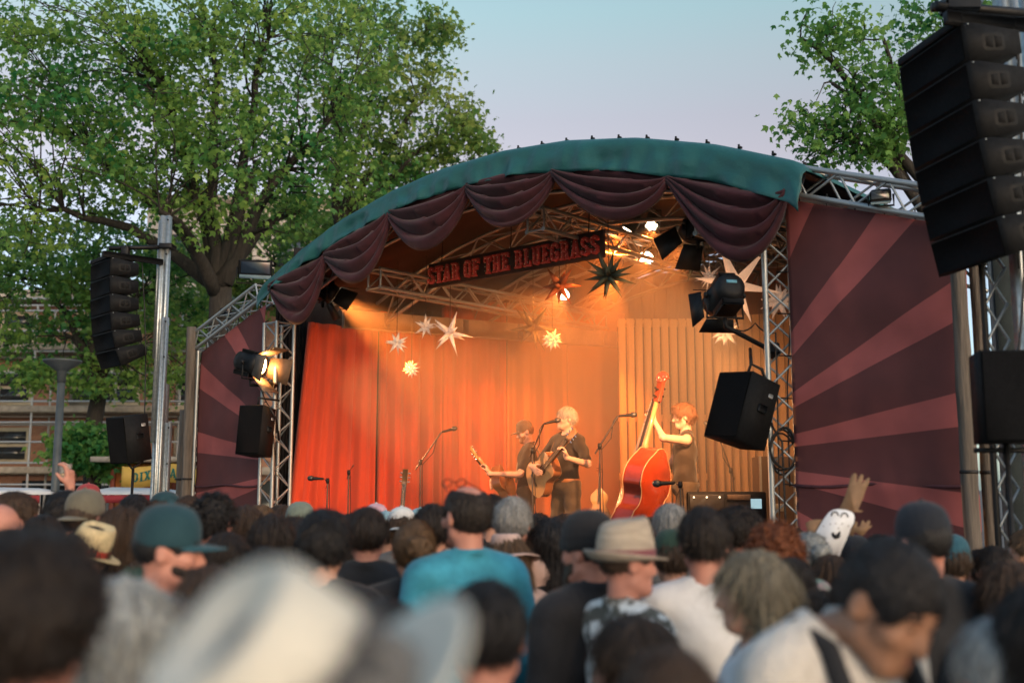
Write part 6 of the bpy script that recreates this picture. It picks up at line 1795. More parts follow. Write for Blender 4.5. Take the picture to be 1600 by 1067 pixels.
# ------------------------------------------------------------------ musicians
MG = 'musicians on the stage'
def performer(label, px, py, Y, yaw, hp, arms, hands, legs, hair, hc, hat=None, hcol=None, shirt=None, trou=None, sleeve=0.75, vest=False, beard=None, belt=None, build=1.0, cap_ex=0.0):
    P0 = at(px, py, Y)
    R = rotm(*hp)
    Pm = lambda p: PIV + R @ (np.array(p) - PIV)
    s = (P0[2] - STZ) / (1.755 + cap_ex)
    a = rad(yaw)
    root = thing('person', label, 'person', (P0[0], P0[1], STZ), MG, a, s)
    print('musician', label[:20], round(s, 3))
    st = 0.0085
    f = SDF(seq((-0.62, 0.55, st)), seq((-0.22, 0.62, st)), seq((-0.02, 1.79, st)))
    torso_prims(f, -0.010, build); leg_prims(f, legs); arm_prims(f, arms, -0.003)
    f.cap((0, -0.022, 1.44), Pm((0, -0.018, 1.59)), 0.058, 0.054, 0.03)
    for s_, (d, n, cu) in hands.items(): hand_prims(f, arms[s_][2], d, n, cu)
    head_prims(f, R, Pm)
    V, F = f.mesh()
    o = put('body', np_mesh('body', V, F, skin_mat('stage'), True), root)
    # shirt
    st = 0.012
    f = SDF(seq((-0.60, 0.55, st)), seq((-0.24, 0.60, st)), seq((0.80, 1.56, st)))
    torso_prims(f, 0.010, build)
    if not vest:
        A = {q: (arms[q][0], tuple(np.array(arms[q][0]) + (np.array(arms[q][1]) - np.array(arms[q][0])) * sleeve), arms[q][2]) for q in arms}
        arm_prims(f, A, 0.016, lower=False)
    else:
        for s_ in (-1, 1): f.ell((s_ * 0.215, -0.01, 1.385), (0.055, 0.085, 0.10), None, 0.015, 'sub')
    f.cap((0, -0.020, 1.41), (0, 0.02, 1.60), 0.060, 0.085, 0.008, 'sub')
    if vest: f.cap((0, 0.14, 1.52), (0, 0.13, 1.30), 0.06, 0.015, 0.01, 'sub')
    for q in np.linspace(0, 2 * PI, 15)[:-1]:
        if vest: break
        fn = lambda t: (0.063 * math.cos(t), -0.012 + 0.070 * math.sin(t), 1.484 - 0.032 * math.sin(t))
        f.cap(fn(q), fn(q + 2 * PI / 14), 0.012, None, 0.008)
    f.plane(lambda X, Y, Z: 0.905 - Z + 0.01 * np.sin(X * 30) + 0 * Y)
    V, F = f.mesh()
    V = V + 0.005 * np.stack([np.sin(V[:, 2] * 37 + V[:, 0] * 21), np.sin(V[:, 2] * 33 + V[:, 0] * 27 + 1), 0 * V[:, 0]], 1)
    put('waistcoat' if vest else 'shirt', np_mesh('shirt', V, F, shirt, True), root)
    if vest:       # pale T-shirt sleeve ends do not show; short dark sleeves under the waistcoat
        pass
    st = 0.014
    f = SDF(seq((-0.36, 0.36, st)), seq((-0.26, 0.34, st)), seq((0.02, 1.06, st)))
    f.ell((0, -0.004, 0.945), (0.174, 0.124, 0.13), None, 0.03); f.cap((0, 0, 0.95), (0, 0, 1.0), 0.12, None, 0.05)
    leg_prims(f, legs, 0.016, feet=False)
    f.plane(lambda X, Y, Z: Z - 1.0 + 0 * X + 0 * Y); f.plane(lambda X, Y, Z: 0.07 - Z + 0 * X + 0 * Y)
    V, F = f.mesh()
    V = V + 0.004 * np.stack([np.sin(V[:, 2] * 47 + V[:, 0] * 31), np.sin(V[:, 2] * 43), 0 * V[:, 0]], 1)
    put('trousers', np_mesh('trousers', V, F, trou, True), root)
    for q in 'LR':
        c = np.array(legs[q][2])
        f = SDF(seq((c[0] - 0.08, c[0] + 0.09, 0.01)), seq((c[1] - 0.12, c[1] + 0.24, 0.01)), seq((-0.02, 0.16, 0.01)))
        f.cap(c + [0, -0.03, -0.035], c + [0.01 if q == 'R' else -0.01, 0.155, -0.05], 0.050, 0.040, 0.02); f.cap(c, c + [0, -0.01, 0.03], 0.05, None, 0.02)
        f.plane(lambda X, Y, Z: 0.0 - Z + 0 * X + 0 * Y)
        V, F = f.mesh(); put('shoe', np_mesh('shoe', V, F, mat('dark leather', (0.03, 0.02, 0.015), 0.4, 0.2, 10), True), root)
    if belt:
        mb = ring_mesh([(0.146, 0.975), (0.150, 0.977), (0.150, 1.012), (0.146, 1.014)], 32, 1.12, 0.84, (0, 0, 0), cap=False)
        put('belt', np_mesh('belt', np.array(mb.v), mb.f, belt, True), root)
    head_child('hair', hair_mesh(hair, 3), hair_mat(hc, *HAIR[hc]), root, R, (0, 0, 0))
    tag(head_child('hair_strands', _hair[((hair, 3), 's')], hair_mat(hc, *HAIR[hc]), root, R, (0, 0, 0)), kind='stuff')
    if hat:
        for nm, me, role in hat_parts(hat):
            head_child('hat_' + nm if nm in ('crown', 'band', 'button') else nm, me, hcol, root, R, (0, 0, 0))
    if beard: head_child('beard', _hair['beard'], hair_mat(beard, *HAIR[beard]), root, R, (0, 0, 0))
    T = Matrix.Translation(Vector(PIV)) @ Matrix([list(r) for r in R]).to_4x4() @ Matrix.Translation(-Vector(PIV))
    for sx in (-1, 1):
        for nm, loc, rot, mm in (('eye', (sx * 0.032, 0.076, 1.643), Euler((-PI / 2, 0, 0)), mat('dark eye', (0.025, 0.015, 0.012), 0.25, 0.3, 60)), ('eyebrow', (sx * 0.033, 0.0865, 1.668), Euler((0, 0, 0)), hair_mat(hc, *HAIR[hc]))):
            o = bpy.data.objects.new(nm, _hair['eye' if nm == 'eye' else 'brow']); COL.objects.link(o); o.parent = root
            o.matrix_local = T @ Matrix.Translation(loc) @ rot.to_matrix().to_4x4() @ Matrix.Diagonal((0.85, 0.55, 0.9, 1) if nm == 'eye' else (sx, 1, 1, 1))
            obj_mat(o, mm)
    head_child('lips', _hair['lips'], mat('lips', (0.36, 0.13, 0.11), 0.45, 0.1, 10), root, R, (0, 0, 0))
    mw = root.matrix_basis.copy()
    def L2W(p):
        ca, sa = math.cos(a), math.sin(a)
        return np.array([P0[0] + s * (p[0] * ca - p[1] * sa), P0[1] + s * (p[0] * sa + p[1] * ca), STZ + s * p[2]])
    def D2W(d):
        ca, sa = math.cos(a), math.sin(a)
        return np.array([d[0] * ca - d[1] * sa, d[0] * sa + d[1] * ca, d[2]])
    return root, L2W, D2W
STAND = dict(L=((-0.09, 0, 0.92), (-0.13, 0.03, 0.49), (-0.16, -0.01, 0.09)), R=((0.09, 0, 0.92), (0.13, 0.02, 0.49), (0.17, -0.02, 0.09)))
KHAKI = cloth('olive brown shirt', (0.017, 0.012, 0.008)); BRTROU = cloth('brown trousers', (0.050, 0.033, 0.018)); BELT = mat('tan belt', (0.30, 0.12, 0.04), 0.5, 0.2, 10)
CAPT = cloth('brown cap', (0.10, 0.062, 0.036))
# singer
g_ax = unit((-0.80, 0.10, 0.52))
gO = np.array((0.30, 0.205, 0.93))
nk = gO + g_ax * 0.78 - np.array((0, -0.0, 0.0))
A = dict(L=((-0.195, -0.01, 1.395), (-0.36, 0.02, 1.16), tuple(gO + g_ax * 0.70 + np.array((-0.06, 0.01, -0.09)))), R=((0.195, -0.01, 1.395), (0.37, 0.06, 1.17), tuple(gO + g_ax * 0.30 + np.array((0.10, 0.115, 0.05)))))
sing, L2W, D2W = performer('fair haired singer in a dark short sleeved shirt playing a guitar at the microphone', 884, 632, 11.0, 128, (-22, 3, 0), A,
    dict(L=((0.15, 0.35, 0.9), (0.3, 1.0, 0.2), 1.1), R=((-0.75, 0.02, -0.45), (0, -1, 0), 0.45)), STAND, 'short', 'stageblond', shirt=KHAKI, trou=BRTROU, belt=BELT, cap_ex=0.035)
guitar('amber topped guitar held by the fair haired singer', L2W(gO), D2W(g_ax), D2W((0, -1, 0)), 0.98)
MB().tube([L2W(q) for q in ((0.10, 0.13, 1.06), (0.16, 0.10, 1.25), (0.09, 0.055, 1.44), (-0.02, -0.09, 1.475), (-0.12, -0.14, 1.38), (-0.02, -0.15, 1.2), (0.15, -0.14, 1.06), (0.27, 0.02, 0.97))], 0.011, 6).build('guitar_strap', cloth('tan strap', (0.22, 0.12, 0.06)), smooth=True, label='narrow tan guitar strap round the fair haired singer', cat='strap')
# guitarist in a cap
g2 = unit((-0.72, 0.42, 0.50)); gO2 = np.array((0.24, 0.17, 0.88))
A = dict(L=((-0.195, -0.01, 1.395), (-0.31, 0.10, 1.13), tuple(gO2 + g2 * 0.68 + np.array((-0.05, 0.0, -0.09)))), R=((0.195, -0.01, 1.395), (0.34, 0.05, 1.15), tuple(gO2 + g2 * 0.28 + np.array((0.08, 0.125, 0.04)))))
gtr, L2W, D2W = performer('bearded guitarist in a brown cap looking down at his guitar', 824, 655, 11.7, 92, (8, -16, 0), A,
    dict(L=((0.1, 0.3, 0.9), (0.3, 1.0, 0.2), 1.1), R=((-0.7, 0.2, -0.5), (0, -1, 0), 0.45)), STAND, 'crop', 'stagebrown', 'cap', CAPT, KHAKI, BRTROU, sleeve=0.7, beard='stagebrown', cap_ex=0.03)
guitar('brown guitar held by the guitarist in the brown cap', L2W(gO2), D2W(g2), D2W((0, -1, 0)), 0.95, M_MAHOG)
MB().tube([L2W(q) for q in ((0.09, 0.13, 1.04), (0.15, 0.11, 1.25), (0.09, 0.055, 1.44), (-0.02, -0.09, 1.475), (-0.12, -0.14, 1.38), (-0.02, -0.15, 1.2), (0.15, -0.14, 1.05), (0.22, 0.02, 0.95))], 0.014, 6).build('guitar_strap', cloth('pale strap', (0.45, 0.32, 0.20)), smooth=True, label='pale guitar strap over the shoulder of the capped guitarist', cat='strap')
# bass player
A = dict(L=((-0.195, -0.01, 1.395), (-0.31, 0.22, 1.42), (-0.16, 0.305, 1.60)), R=((0.195, -0.01, 1.395), (0.33, 0.13, 1.17), (0.16, 0.32, 1.08)))
bassp, L2W, D2W = performer('bass player in a brown waistcoat with tattooed bare arms', 1068, 628, 10.2, 84, (6, -3, 0), A,
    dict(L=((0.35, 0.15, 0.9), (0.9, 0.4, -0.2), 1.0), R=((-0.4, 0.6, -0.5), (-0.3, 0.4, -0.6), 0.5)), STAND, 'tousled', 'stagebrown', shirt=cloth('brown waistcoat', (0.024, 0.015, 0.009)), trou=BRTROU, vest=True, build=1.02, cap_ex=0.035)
tat = MB()
pin = at(982, 898, 9.85); pin[2] = STZ + 0.16
scr = at(1045, 588, 10.02)
ax = unit(scr - pin); Lb = np.linalg.norm(scr - pin)
fiddle_family('double_bass', 'red brown double bass leaning against the bass player', pin, ax, (0.80, -0.60, 0), Lb, 'string instruments on the stage')

# ------------------------------------------------------------------ microphones and stands
MIC = 'microphones and stands on the stage'
M_STANDM = mat('stand metal', (0.10, 0.075, 0.06), 0.35, 0.2, 20, metal=0.8)
def mic_stand(label, mic, tip, foot, joint, thick=0.022, grille=True, mm=None, name='microphone_stand', boom=True, msize=1.0):
    """mic: head of the microphone; tip: where it meets the boom; joint: top of the pole; foot: floor point"""
    mic, tip, foot, joint = [np.array(q, float) for q in (mic, tip, foot, joint)]
    root = thing(name, label, 'microphone', (foot[0], foot[1], STZ), MIC)
    foot[2] = STZ
    mm = mm or M_STANDM
    bar(root, 'pole', foot + [0, 0, 0.05], [joint[0], joint[1], joint[2] * 0.5 + foot[2] * 0.5], 0.013, mm)
    bar(root, 'inner_pole', [joint[0], joint[1], joint[2] * 0.5 + foot[2] * 0.5 - 0.02], joint, 0.009, mm)
    for k in range(3):
        a = k * 2 * PI / 3 + 0.4
        bar(root, 'leg', foot + [0, 0, 0.16], foot + [0.28 * math.cos(a), 0.28 * math.sin(a), 0.012], 0.009, mm, 6)
    MB().lathe([(0.018, -0.03), (0.022, 0), (0.018, 0.03)], 8, joint).build('clutch', M_BLACK, root)
    if boom:
        back = joint - (tip - joint) * 0.25
        bar(root, 'boom', back, tip, 0.0085, mm)
    d = unit(mic - tip)
    B = basis(d, (0, 0, 1) if abs(d[2]) < 0.9 else (1, 0, 0))
    t = thick * msize
    MB().lathe([(t * 0.45, 0), (t * 0.55, 0.02), (t * 0.75, 0.11 * msize), (t * 0.95, 0.125 * msize)], 12, tip, B).build('mic_body', M_BLACK, root, smooth=True)
    L = np.linalg.norm(mic - tip)
    MB().lathe([(t * 0.95, 0.125 * msize), (t * 1.2, 0.135 * msize), (t * 1.25, 0.155 * msize), (t * 1.0, 0.178 * msize), (t * 0.4, 0.188 * msize)], 12, tip, B).build('mic_grille', mat('mic grille', (0.07, 0.07, 0.07), 0.4, 0.3, 60, metal=0.6), root, smooth=True)
    q = tip
    sag = [q - d * 0.01, q - d * 0.05 + [0, 0, -0.05], q * 0.6 + joint * 0.4 + [0, 0, -0.10], joint + [0.02, 0, -0.03], (joint + foot) / 2 + [0.03, 0, 0], foot + [0.05, 0, 0.03]]
    MB().tube(sag, 0.005, 5).build('cable', M_CORD, root, smooth=True)
    return root
def fl(px, Y): return np.array([*at(px, 760, Y)[:2], STZ])
mic_stand('unused microphone on a boom stand before the orange curtain, nobody behind it', at(708, 670, 12.2), at(690, 675, 12.2), fl(655, 12.2), at(657, 722, 12.2))
mic_stand('microphone at the mouth of the fair haired singer', at(873, 656, 10.8), at(850, 662, 10.75), fl(832, 10.9), at(832, 704, 10.9))
mic_stand('microphone on a boom stand between the singer and the double bass', at(990, 648, 10.4), at(966, 650, 10.4), fl(937, 10.4), at(937, 697, 10.4))
mic_stand('small microphone stand in front of the close boarded pine screen', at(1112, 669, 11.3), at(1121, 677, 11.3), fl(1146, 11.3), at(1142, 735, 11.3))
mic_stand('low black microphone pointing sideways near the truss column at the curtain', at(487, 747, 12.2), at(506, 748, 12.2), fl(512, 12.2), at(512, 751, 12.2), 0.026, boom=False)
mic_stand('thin black microphone pointing across the body of the double bass', at(1031, 755, 9.5), at(1054, 754, 9.5), fl(1063, 9.5), at(1063, 757, 9.5), 0.026, boom=False, msize=1.05)
mic_stand('short empty stand in front of the red curtain', at(550, 730, 12.6), at(546, 736, 12.6), fl(545, 12.6), at(545, 738, 12.6), 0.014, boom=False, name='instrument_stand', msize=0.5)

# fiddle and guitar waiting on stands
def rest_stand(label, foot, h):
    root = thing('instrument_stand', label, 'stand', foot, MIC)
    foot = np.array(foot, float)
    bar(root, 'pole', foot, foot + [0, 0, h], 0.012, M_STANDM)
    for k in range(3):
        a = k * 2 * PI / 3
        bar(root, 'leg', foot + [0, 0, 0.12], foot + [0.22 * math.cos(a), 0.22 * math.sin(a), 0.01], 0.009, M_STANDM, 6)
    MB().tube([foot + [-0.06, -0.08, h * 0.62], foot + [-0.05, 0, h * 0.62], foot + [0.05, 0, h * 0.62], foot + [0.06, -0.08, h * 0.62]], 0.010, 6).build('yoke', M_STANDM, root)
ff = fl(934, 10.9); rest_stand('stand holding the fiddle behind the singer', ff, 0.85)
fiddle_family('fiddle', 'small orange fiddle hung on a stand behind the singer', ff + np.array([0, -0.10, 0.52]), (0.02, 0.05, 1), (0, 1, 0), 0.62, 'string instruments on the stage', 0.13)
ff = fl(626, 12.6); rest_stand('low stand holding the spare guitar', ff, 0.7)
guitar('spare guitar standing upright in front of the orange curtain', ff + np.array([0.0, -0.12, 0.08]), (0.06, 0.1, 1), (0, 1, 0), 1.0)

# gear rack, screen, floor boxes
rk = thing('gear_rack', 'black equipment rack with a small glowing screen beside the double bass', 'rack', fl(1135, 10.0))
rc_ = at(1135, 790, 10.0); rtop = at(1135, 768, 10.0)[2]
MB().box((rc_[0], 10.2, (STZ + rtop) / 2), (0.74, 0.45, rtop - STZ), ch=0.01).build('case', M_BLACKBOX, rk)
MB().box((rc_[0] - 0.19, 9.965, rtop - 0.10), (0.32, 0.016, 0.15), ch=0.004).build('panel', mat('rack panel', (0.03, 0.03, 0.032), 0.4, 0.2, 20), rk)
for k in range(3):
    MB().lathe([(0.008, 0), (0.006, 0.012)], 8, (rc_[0] - 0.31 + k * 0.12, 9.956, rtop - 0.05), np.array([[1, 0, 0], [0, 0, -1], [0, 1, 0.]])).build('indicator', emit_mat('rack indicator', (1, 0.7, 0.4), 2.0), rk)
MB().box((rc_[0] + 0.11, 9.962, rtop - 0.05), (0.22, 0.016, 0.05), ch=0.004).build('mixer_strip', mat('rack strip', (0.12, 0.09, 0.07), 0.4, 0.3, 40), rk)
MB().box((rc_[0] + 0.27, 9.955, rtop - 0.11), (0.10, 0.012, 0.09), ch=0.003).build('screen', emit_mat('small screen', (0.42, 0.62, 0.68), 0.35), rk)
for px, h, lab in ((1124, 0.10, 'small black box on the gear rack beside the thin stand'), (1160, 0.5, 'tall dark flight case behind the hanging speaker')):
    pass
fc = thing('flight_case', 'tall dark flight case standing behind the gear rack', 'case', fl(1205, 11.6))
p = fl(1208, 11.6)
MB().box((p[0], p[1], STZ + 0.62), (0.36, 0.4, 1.24), ch=0.01).build('case', mat('dark brown case', (0.035, 0.022, 0.016), 0.6, 0.2, 10), fc)
for sx in (-1, 1):
    MB().box((p[0] + sx * 0.18, p[1] - 0.2, STZ + 0.62), (0.025, 0.025, 1.25), ch=0.003).build('edge_strip', M_ALU, fc)
MB().box((p[0], p[1] - 0.206, STZ + 0.7), (0.12, 0.02, 0.08), ch=0.004).build('latch', M_ALU, fc)
pb = thing('pedal_board', 'low dark pedal board on the stage floor below the spare guitar', 'pedal board', fl(655, 12.0))
p = fl(655, 12.0)
MB().box((p[0], p[1], STZ + 0.31), (0.85, 0.3, 0.62), ch=0.01).build('case', mat('dark box', (0.03, 0.016, 0.012), 0.7, 0.2, 10), pb)
for k in range(4):
    MB().box((p[0] - 0.3 + k * 0.2, p[1] - 0.02, STZ + 0.64), (0.10, 0.14, 0.04), ch=0.006).build('pedal', mat('pedal %d' % (k % 2), ((0.2, 0.1, 0.04), (0.05, 0.05, 0.06))[k % 2], 0.4, 0.2, 10), pb)
am = thing('amplifier', 'small brown amplifier on the floor between the fiddle and the double bass', 'amplifier', fl(958, 11.2))
p = fl(956, 11.2)
MB().box((p[0], p[1], STZ + 0.30), (0.42, 0.26, 0.44), ch=0.015).build('cabinet', mat('amp tweed', (0.30, 0.17, 0.08), 0.8, 0.2, 40), am)
MB().box((p[0], p[1] - 0.132, STZ + 0.27), (0.36, 0.012, 0.32), ch=0.004).build('grille', mat('amp grille', (0.12, 0.06, 0.03), 0.8, 0.2, 60), am)
MB().tube([(p[0] - 0.08, p[1], STZ + 0.52), (p[0] - 0.05, p[1], STZ + 0.56), (p[0] + 0.05, p[1], STZ + 0.56), (p[0] + 0.08, p[1], STZ + 0.52)], 0.012, 6).build('handle', M_BLACK, am)
for sx in (-1, 1): MB().box((p[0] + sx * 0.15, p[1], STZ + 0.045), (0.05, 0.2, 0.08), ch=0.004).build('foot', M_BLACK, am)

# ------------------------------------------------------------------ things held up in the crowd
_a = cup_man.rotation_euler.z
_s = cup_man.scale.x
_l = (0.20, 0.165, 1.935)
cup_pos = np.array([cup_man.location.x + _s * (_l[0] * math.cos(_a) - _l[1] * math.sin(_a)), cup_man.location.y + _s * (_l[0] * math.sin(_a) + _l[1] * math.cos(_a)), _s * _l[2]])
cup = thing('plastic_cup', 'clear plastic cup held up by the raised arm below the scaffold', 'cup', cup_pos)
cm = bpy.data.materials.new('clear plastic'); cm.use_nodes = True
cb = cm.node_tree.nodes['Principled BSDF']; cb.inputs['Base Color'].default_value = (0.85, 0.85, 0.82, 1); cb.inputs['Roughness'].default_value = 0.2; cb.inputs['Transmission Weight'].default_value = 0.75; cb.inputs['IOR'].default_value = 1.15
MB().lathe([(0.028, 0), (0.029, 0.004), (0.038, 0.10), (0.040, 0.102), (0.037, 0.102), (0.027, 0.006)], 20, BASE[cup] + [0, 0, -0.02]).build('cup_wall', cm, cup, smooth=True)
MB().lathe([(0.027, 0.006), (0.032, 0.045)], 20, BASE[cup] + [0, 0, -0.019]).build('drink', mat('pale drink', (0.5, 0.3, 0.1), 0.2, 0.1, 5), cup, smooth=True)

M_CARD = mat('brown cardboard', (0.20, 0.125, 0.075), 0.9, 0.15, 20, bump=0.1)
M_CARDW = mat('white painted card', (0.66, 0.70, 0.76), 0.8, 0.06, 8)
M_INK = mat('black marker', (0.012, 0.012, 0.014), 0.7, 0.1, 8)
YC = 5.3
def cz(zx, zy):                      # position read from the photograph, on the plane of the cut-out
    return at(1260 + zx * 140 / 1067, 720 + zy * 140 / 1067, YC)
cut = thing('cardboard_cutout', 'cardboard cut-out of a white smiling face with brown hands held above the crowd', 'cut-out', cz(330, 1200))
def flat(name, pts, m, y0, th=0.006, parent=None):
    P = [cz(*q) for q in pts]
    V = [p + np.array([0, y0, 0]) for p in P] + [p + np.array([0, y0 + th, 0]) for p in P]
    n = len(P)
    return MB().raw(V, [tuple(range(n)), tuple(range(n, 2 * n))[::-1]] + [(i, n + i, n + (i + 1) % n, (i + 1) % n) for i in range(n)]).build(name, m, parent or cut, base=BASE[cut])
fc_ = flat('face', [(100, 880), (150, 790), (210, 690), (270, 610), (330, 578), (390, 572), (470, 580), (530, 600), (565, 630), (575, 680), (565, 740), (530, 800), (505, 870), (470, 950), (420, 1060), (380, 1180), (300, 1250), (180, 1180), (110, 1050)], M_CARDW, 0.0)
for cx_, cy_ in ((338, 650), (452, 665)):
    pts = [(cx_ + 42 * math.cos(a), cy_ - 52 * math.sin(a) + 5) for a in np.linspace(0.05, PI - 0.05, 11)]
    MB().tube([cz(*q) + np.array([0, -0.002, 0]) for q in pts], 0.0032, 5).build('drawn_eye', M_INK, fc_, base=BASE[cut])
for q in ((200, 775), (285, 750), (350, 742), (425, 745), (500, 772), (380, 800)):
    MB().lathe([(0.0035, 0), (0.0035, 0.003)], 8, cz(*q) + np.array([0, -0.003, 0]), np.array([[1, 0, 0], [0, 0, 1], [0, -1, 0.]])).build('drawn_spot', mat('grey marker', (0.25, 0.26, 0.28), 0.7, 0.1, 8), fc_, base=BASE[cut])
flat('drawn_mouth', [(295, 860), (320, 845), (345, 880), (400, 830), (405, 880), (385, 920), (340, 930), (305, 900)], M_INK, -0.004, 0.003, fc_)
flat('arm', [(385, 600), (440, 500), (480, 400), (510, 300), (525, 240), (545, 180), (575, 145), (605, 150), (612, 190), (600, 260), (615, 240), (640, 175), (665, 155), (690, 170), (685, 230), (660, 285), (700, 240), (740, 200), (765, 200), (750, 270), (715, 350), (690, 430), (650, 520), (625, 580), (690, 595), (660, 610), (560, 612)], M_CARD, 0.012)
flat('hand', [(520, 870), (560, 800), (590, 730), (612, 720), (622, 745), (610, 780), (645, 785), (670, 715), (690, 705), (705, 725), (715, 750), (740, 710), (765, 708), (770, 735), (755, 772), (795, 765), (780, 790), (735, 830), (700, 875), (670, 895), (620, 860), (585, 840), (560, 900)], M_CARD, 0.013)
flat('back_panel', [(0, 740), (60, 705), (150, 695), (220, 700), (260, 760), (200, 1000), (60, 950)], M_CARD, 0.014)
MB().tube([cz(330, 1100) + np.array([0, 0.02, 0]), cz(330, 2600) + np.array([0, 0.02, 0])], 0.012, 6).build('stick', M_POST, cut)

# ------------------------------------------------------------------ building behind scaffolding
BY = 30.0
bx0, bx1 = -32.0, -6.5
bld = thing('brick_building', 'red brick building behind scaffolding beyond the trees', 'building', ((bx0 + bx1) / 2, BY, 0))
def brick_mat():
    m = bpy.data.materials.new('red brickwork'); m.use_nodes = True
    n, l = m.node_tree.nodes, m.node_tree.links
    b = n['Principled BSDF']; tc = n.new('ShaderNodeTexCoord'); mp_ = n.new('ShaderNodeMapping'); mp_.inputs['Rotation'].default_value = (PI / 2, 0, 0)
    l.new(tc.outputs['Object'], mp_.inputs[0])
    br = n.new('ShaderNodeTexBrick'); br.inputs['Scale'].default_value = 4.5
    br.inputs['Color1'].default_value = (0.44, 0.22, 0.135, 1); br.inputs['Color2'].default_value = (0.36, 0.165, 0.10, 1); br.inputs['Mortar'].default_value = (0.34, 0.27, 0.22, 1); br.inputs['Mortar Size'].default_value = 0.015
    l.new(mp_.outputs[0], br.inputs[0]); l.new(br.outputs[0], b.inputs[0]); b.inputs['Roughness'].default_value = 0.9
    return m
M_BRICK = brick_mat()
M_CREAMP = mat('cream paint', (0.55, 0.47, 0.34), 0.6, 0.1, 5)
M_GLASSD = mat('dark window glass', (0.03, 0.035, 0.04), 0.08, 0.2, 3, spec=0.8)
M_CONC = mat('pale concrete band', (0.42, 0.37, 0.31), 0.85, 0.2, 2)
def zof(py, Y=BY): return at(100, py, Y)[2]
floors = [(zof(742), zof(652)), (zof(652), zof(560)), (zof(560), zof(470))]
ztopb = floors[-1][1]
MB().box(((bx0 + bx1) / 2, BY + 4.3, ztopb / 2), (bx1 - bx0, 8.0, ztopb)).build('wall', M_BRICK, bld)
for k, (za, zb) in enumerate(floors):
    MB().box(((bx0 + bx1) / 2, BY + 0.2, za + 0.12), (bx1 - bx0, 0.25, 0.22)).build('string_course', M_CONC, bld)
    h = zb - za
    for i in range(8):
        xw = bx0 + 2.0 + i * 3.05 + (k % 2) * 0.0
        w = MB().box((xw, BY + 0.28, za + h * 0.52), (2.0, 0.10, h * 0.62), ch=0.01).build('window', M_CREAMP, bld)
        for sx in (-0.5, 0.5):
            for sz in (0.0, 1.0):
                hh = h * 0.54
                MB().box((xw + sx * 0.94, BY + 0.222, za + h * 0.52 + (sz - 0.5) * hh * 0.5), (0.82, 0.03, hh * 0.5 - 0.09)).build('pane', M_GLASSD, w, base=BASE[w] if False else BASE[bld] if False else BASE[w])
for i in range(6):
    xw = bx0 + 3.0 + i * 4.2
    MB().box((xw, BY + 0.26, zof(742) / 2), (3.4, 0.10, zof(742) * 0.86), ch=0.01).build('shop_opening', M_GLASSD, bld)
MB().box(((bx0 + bx1) / 2, BY + 4.0, ztopb + 0.12), (bx1 - bx0 + 0.6, 8.8, 0.3), ch=0.03).build('roof', M_CONC, bld)
scf = thing('scaffold', 'pale tube scaffold standing in front of the red brick building', 'scaffold', ((bx0 + bx1) / 2, BY - 1.2, 0))
M_SCAF = mat('scaffold tube', (0.45, 0.45, 0.44), 0.5, 0.2, 6, metal=0.4)
M_PLANK = mat('scaffold plank', (0.33, 0.27, 0.20), 0.8, 0.3, 5)
nxs = 13
for i in range(nxs + 1):
    x = bx0 + 1 + (bx1 - bx0 - 2) * i / nxs
    for dy in (-1.6, -0.5):
        bar(scf, 'standard', (x, BY + dy, 0), (x, BY + dy, ztopb - 0.4), 0.035, M_SCAF, 6)
lev = [zof(q) for q in (757, 725, 694, 665, 634, 592, 560, 530, 500, 482)]
for k, z in enumerate(lev):
    for dy in (-1.6, -0.5) if k % 3 == 0 else (-1.6,):
        bar(scf, 'ledger', (bx0 + 0.6, BY + dy, z), (bx1 - 0.6, BY + dy, z), 0.032, M_SCAF, 6)
for py in (742, 652, 560):
    z = zof(py)
    for j in range(5):
        for i in range(6):
            xa = bx0 + 1 + (bx1 - bx0 - 2) * (i + 0.5) / 6
            piece(scf, 'plank', (xa, BY - 1.5 + j * 0.22, z + 0.03), ((bx1 - bx0 - 2) / 6 - 0.02, 0.20, 0.05), M_PLANK)
    piece(scf, 'toe_board', ((bx0 + bx1) / 2, BY - 1.66, z + 0.12), (bx1 - bx0 - 2, 0.04, 0.17), M_PLANK)

# second, paler building glimpsed between the leaves
b2 = thing('pale_building', 'pale rendered building glimpsed between the leaves of the big tree', 'building', (-9, 48, 0))
MB().box((-9, 52, 7.5), (16, 8, 15)).build('wall', mat('pale render', (0.50, 0.44, 0.38), 0.9, 0.1, 1), b2)
for k in range(4):
    for i in range(6):
        w = MB().box((-15.5 + i * 2.6, 47.95, 2.4 + k * 3.4), (1.2, 0.1, 1.7)).build('window', M_GLASSD, b2)
        MB().box((-15.5 + i * 2.6, 47.88, 1.5 + k * 3.4), (1.4, 0.14, 0.08)).build('sill', M_CONC, w)
MB().box((-9, 52, 15.1), (16.6, 8.8, 0.3)).build('roof', M_CONC, b2)

# ------------------------------------------------------------------ market stalls beyond the crowd
st1 = thing('food_stall', 'orange timber food stall below the yellow sign', 'stall', (at(200, 760, 21)[0], 21.4, 0))
xs0, xs1 = at(168, 760, 21)[0], at(330, 760, 21)[0]
MB().box(((xs0 + xs1) / 2, 22.2, 1.15), (xs1 - xs0, 1.8, 2.3)).build('hut', mat('orange timber', (0.42, 0.15, 0.04), 0.7, 0.25, 3, stretch=(5, 5, 1)), st1)
MB().box(((xs0 + xs1) / 2, 21.15, 1.0), (xs1 - xs0 + 0.2, 0.3, 0.08)).build('counter', M_CONC, st1)
MB().box(((xs0 + xs1) / 2, 22.0, 2.38), (xs1 - xs0 + 0.5, 2.6, 0.10)).build('roof', M_CONC, st1)
for i in range(6):
    piece(st1, 'post', (xs0 + (xs1 - xs0) * i / 5, 21.28, 1.1), (0.09, 0.09, 2.2), mat('stall post', (0.20, 0.05, 0.03), 0.7, 0.2, 5))
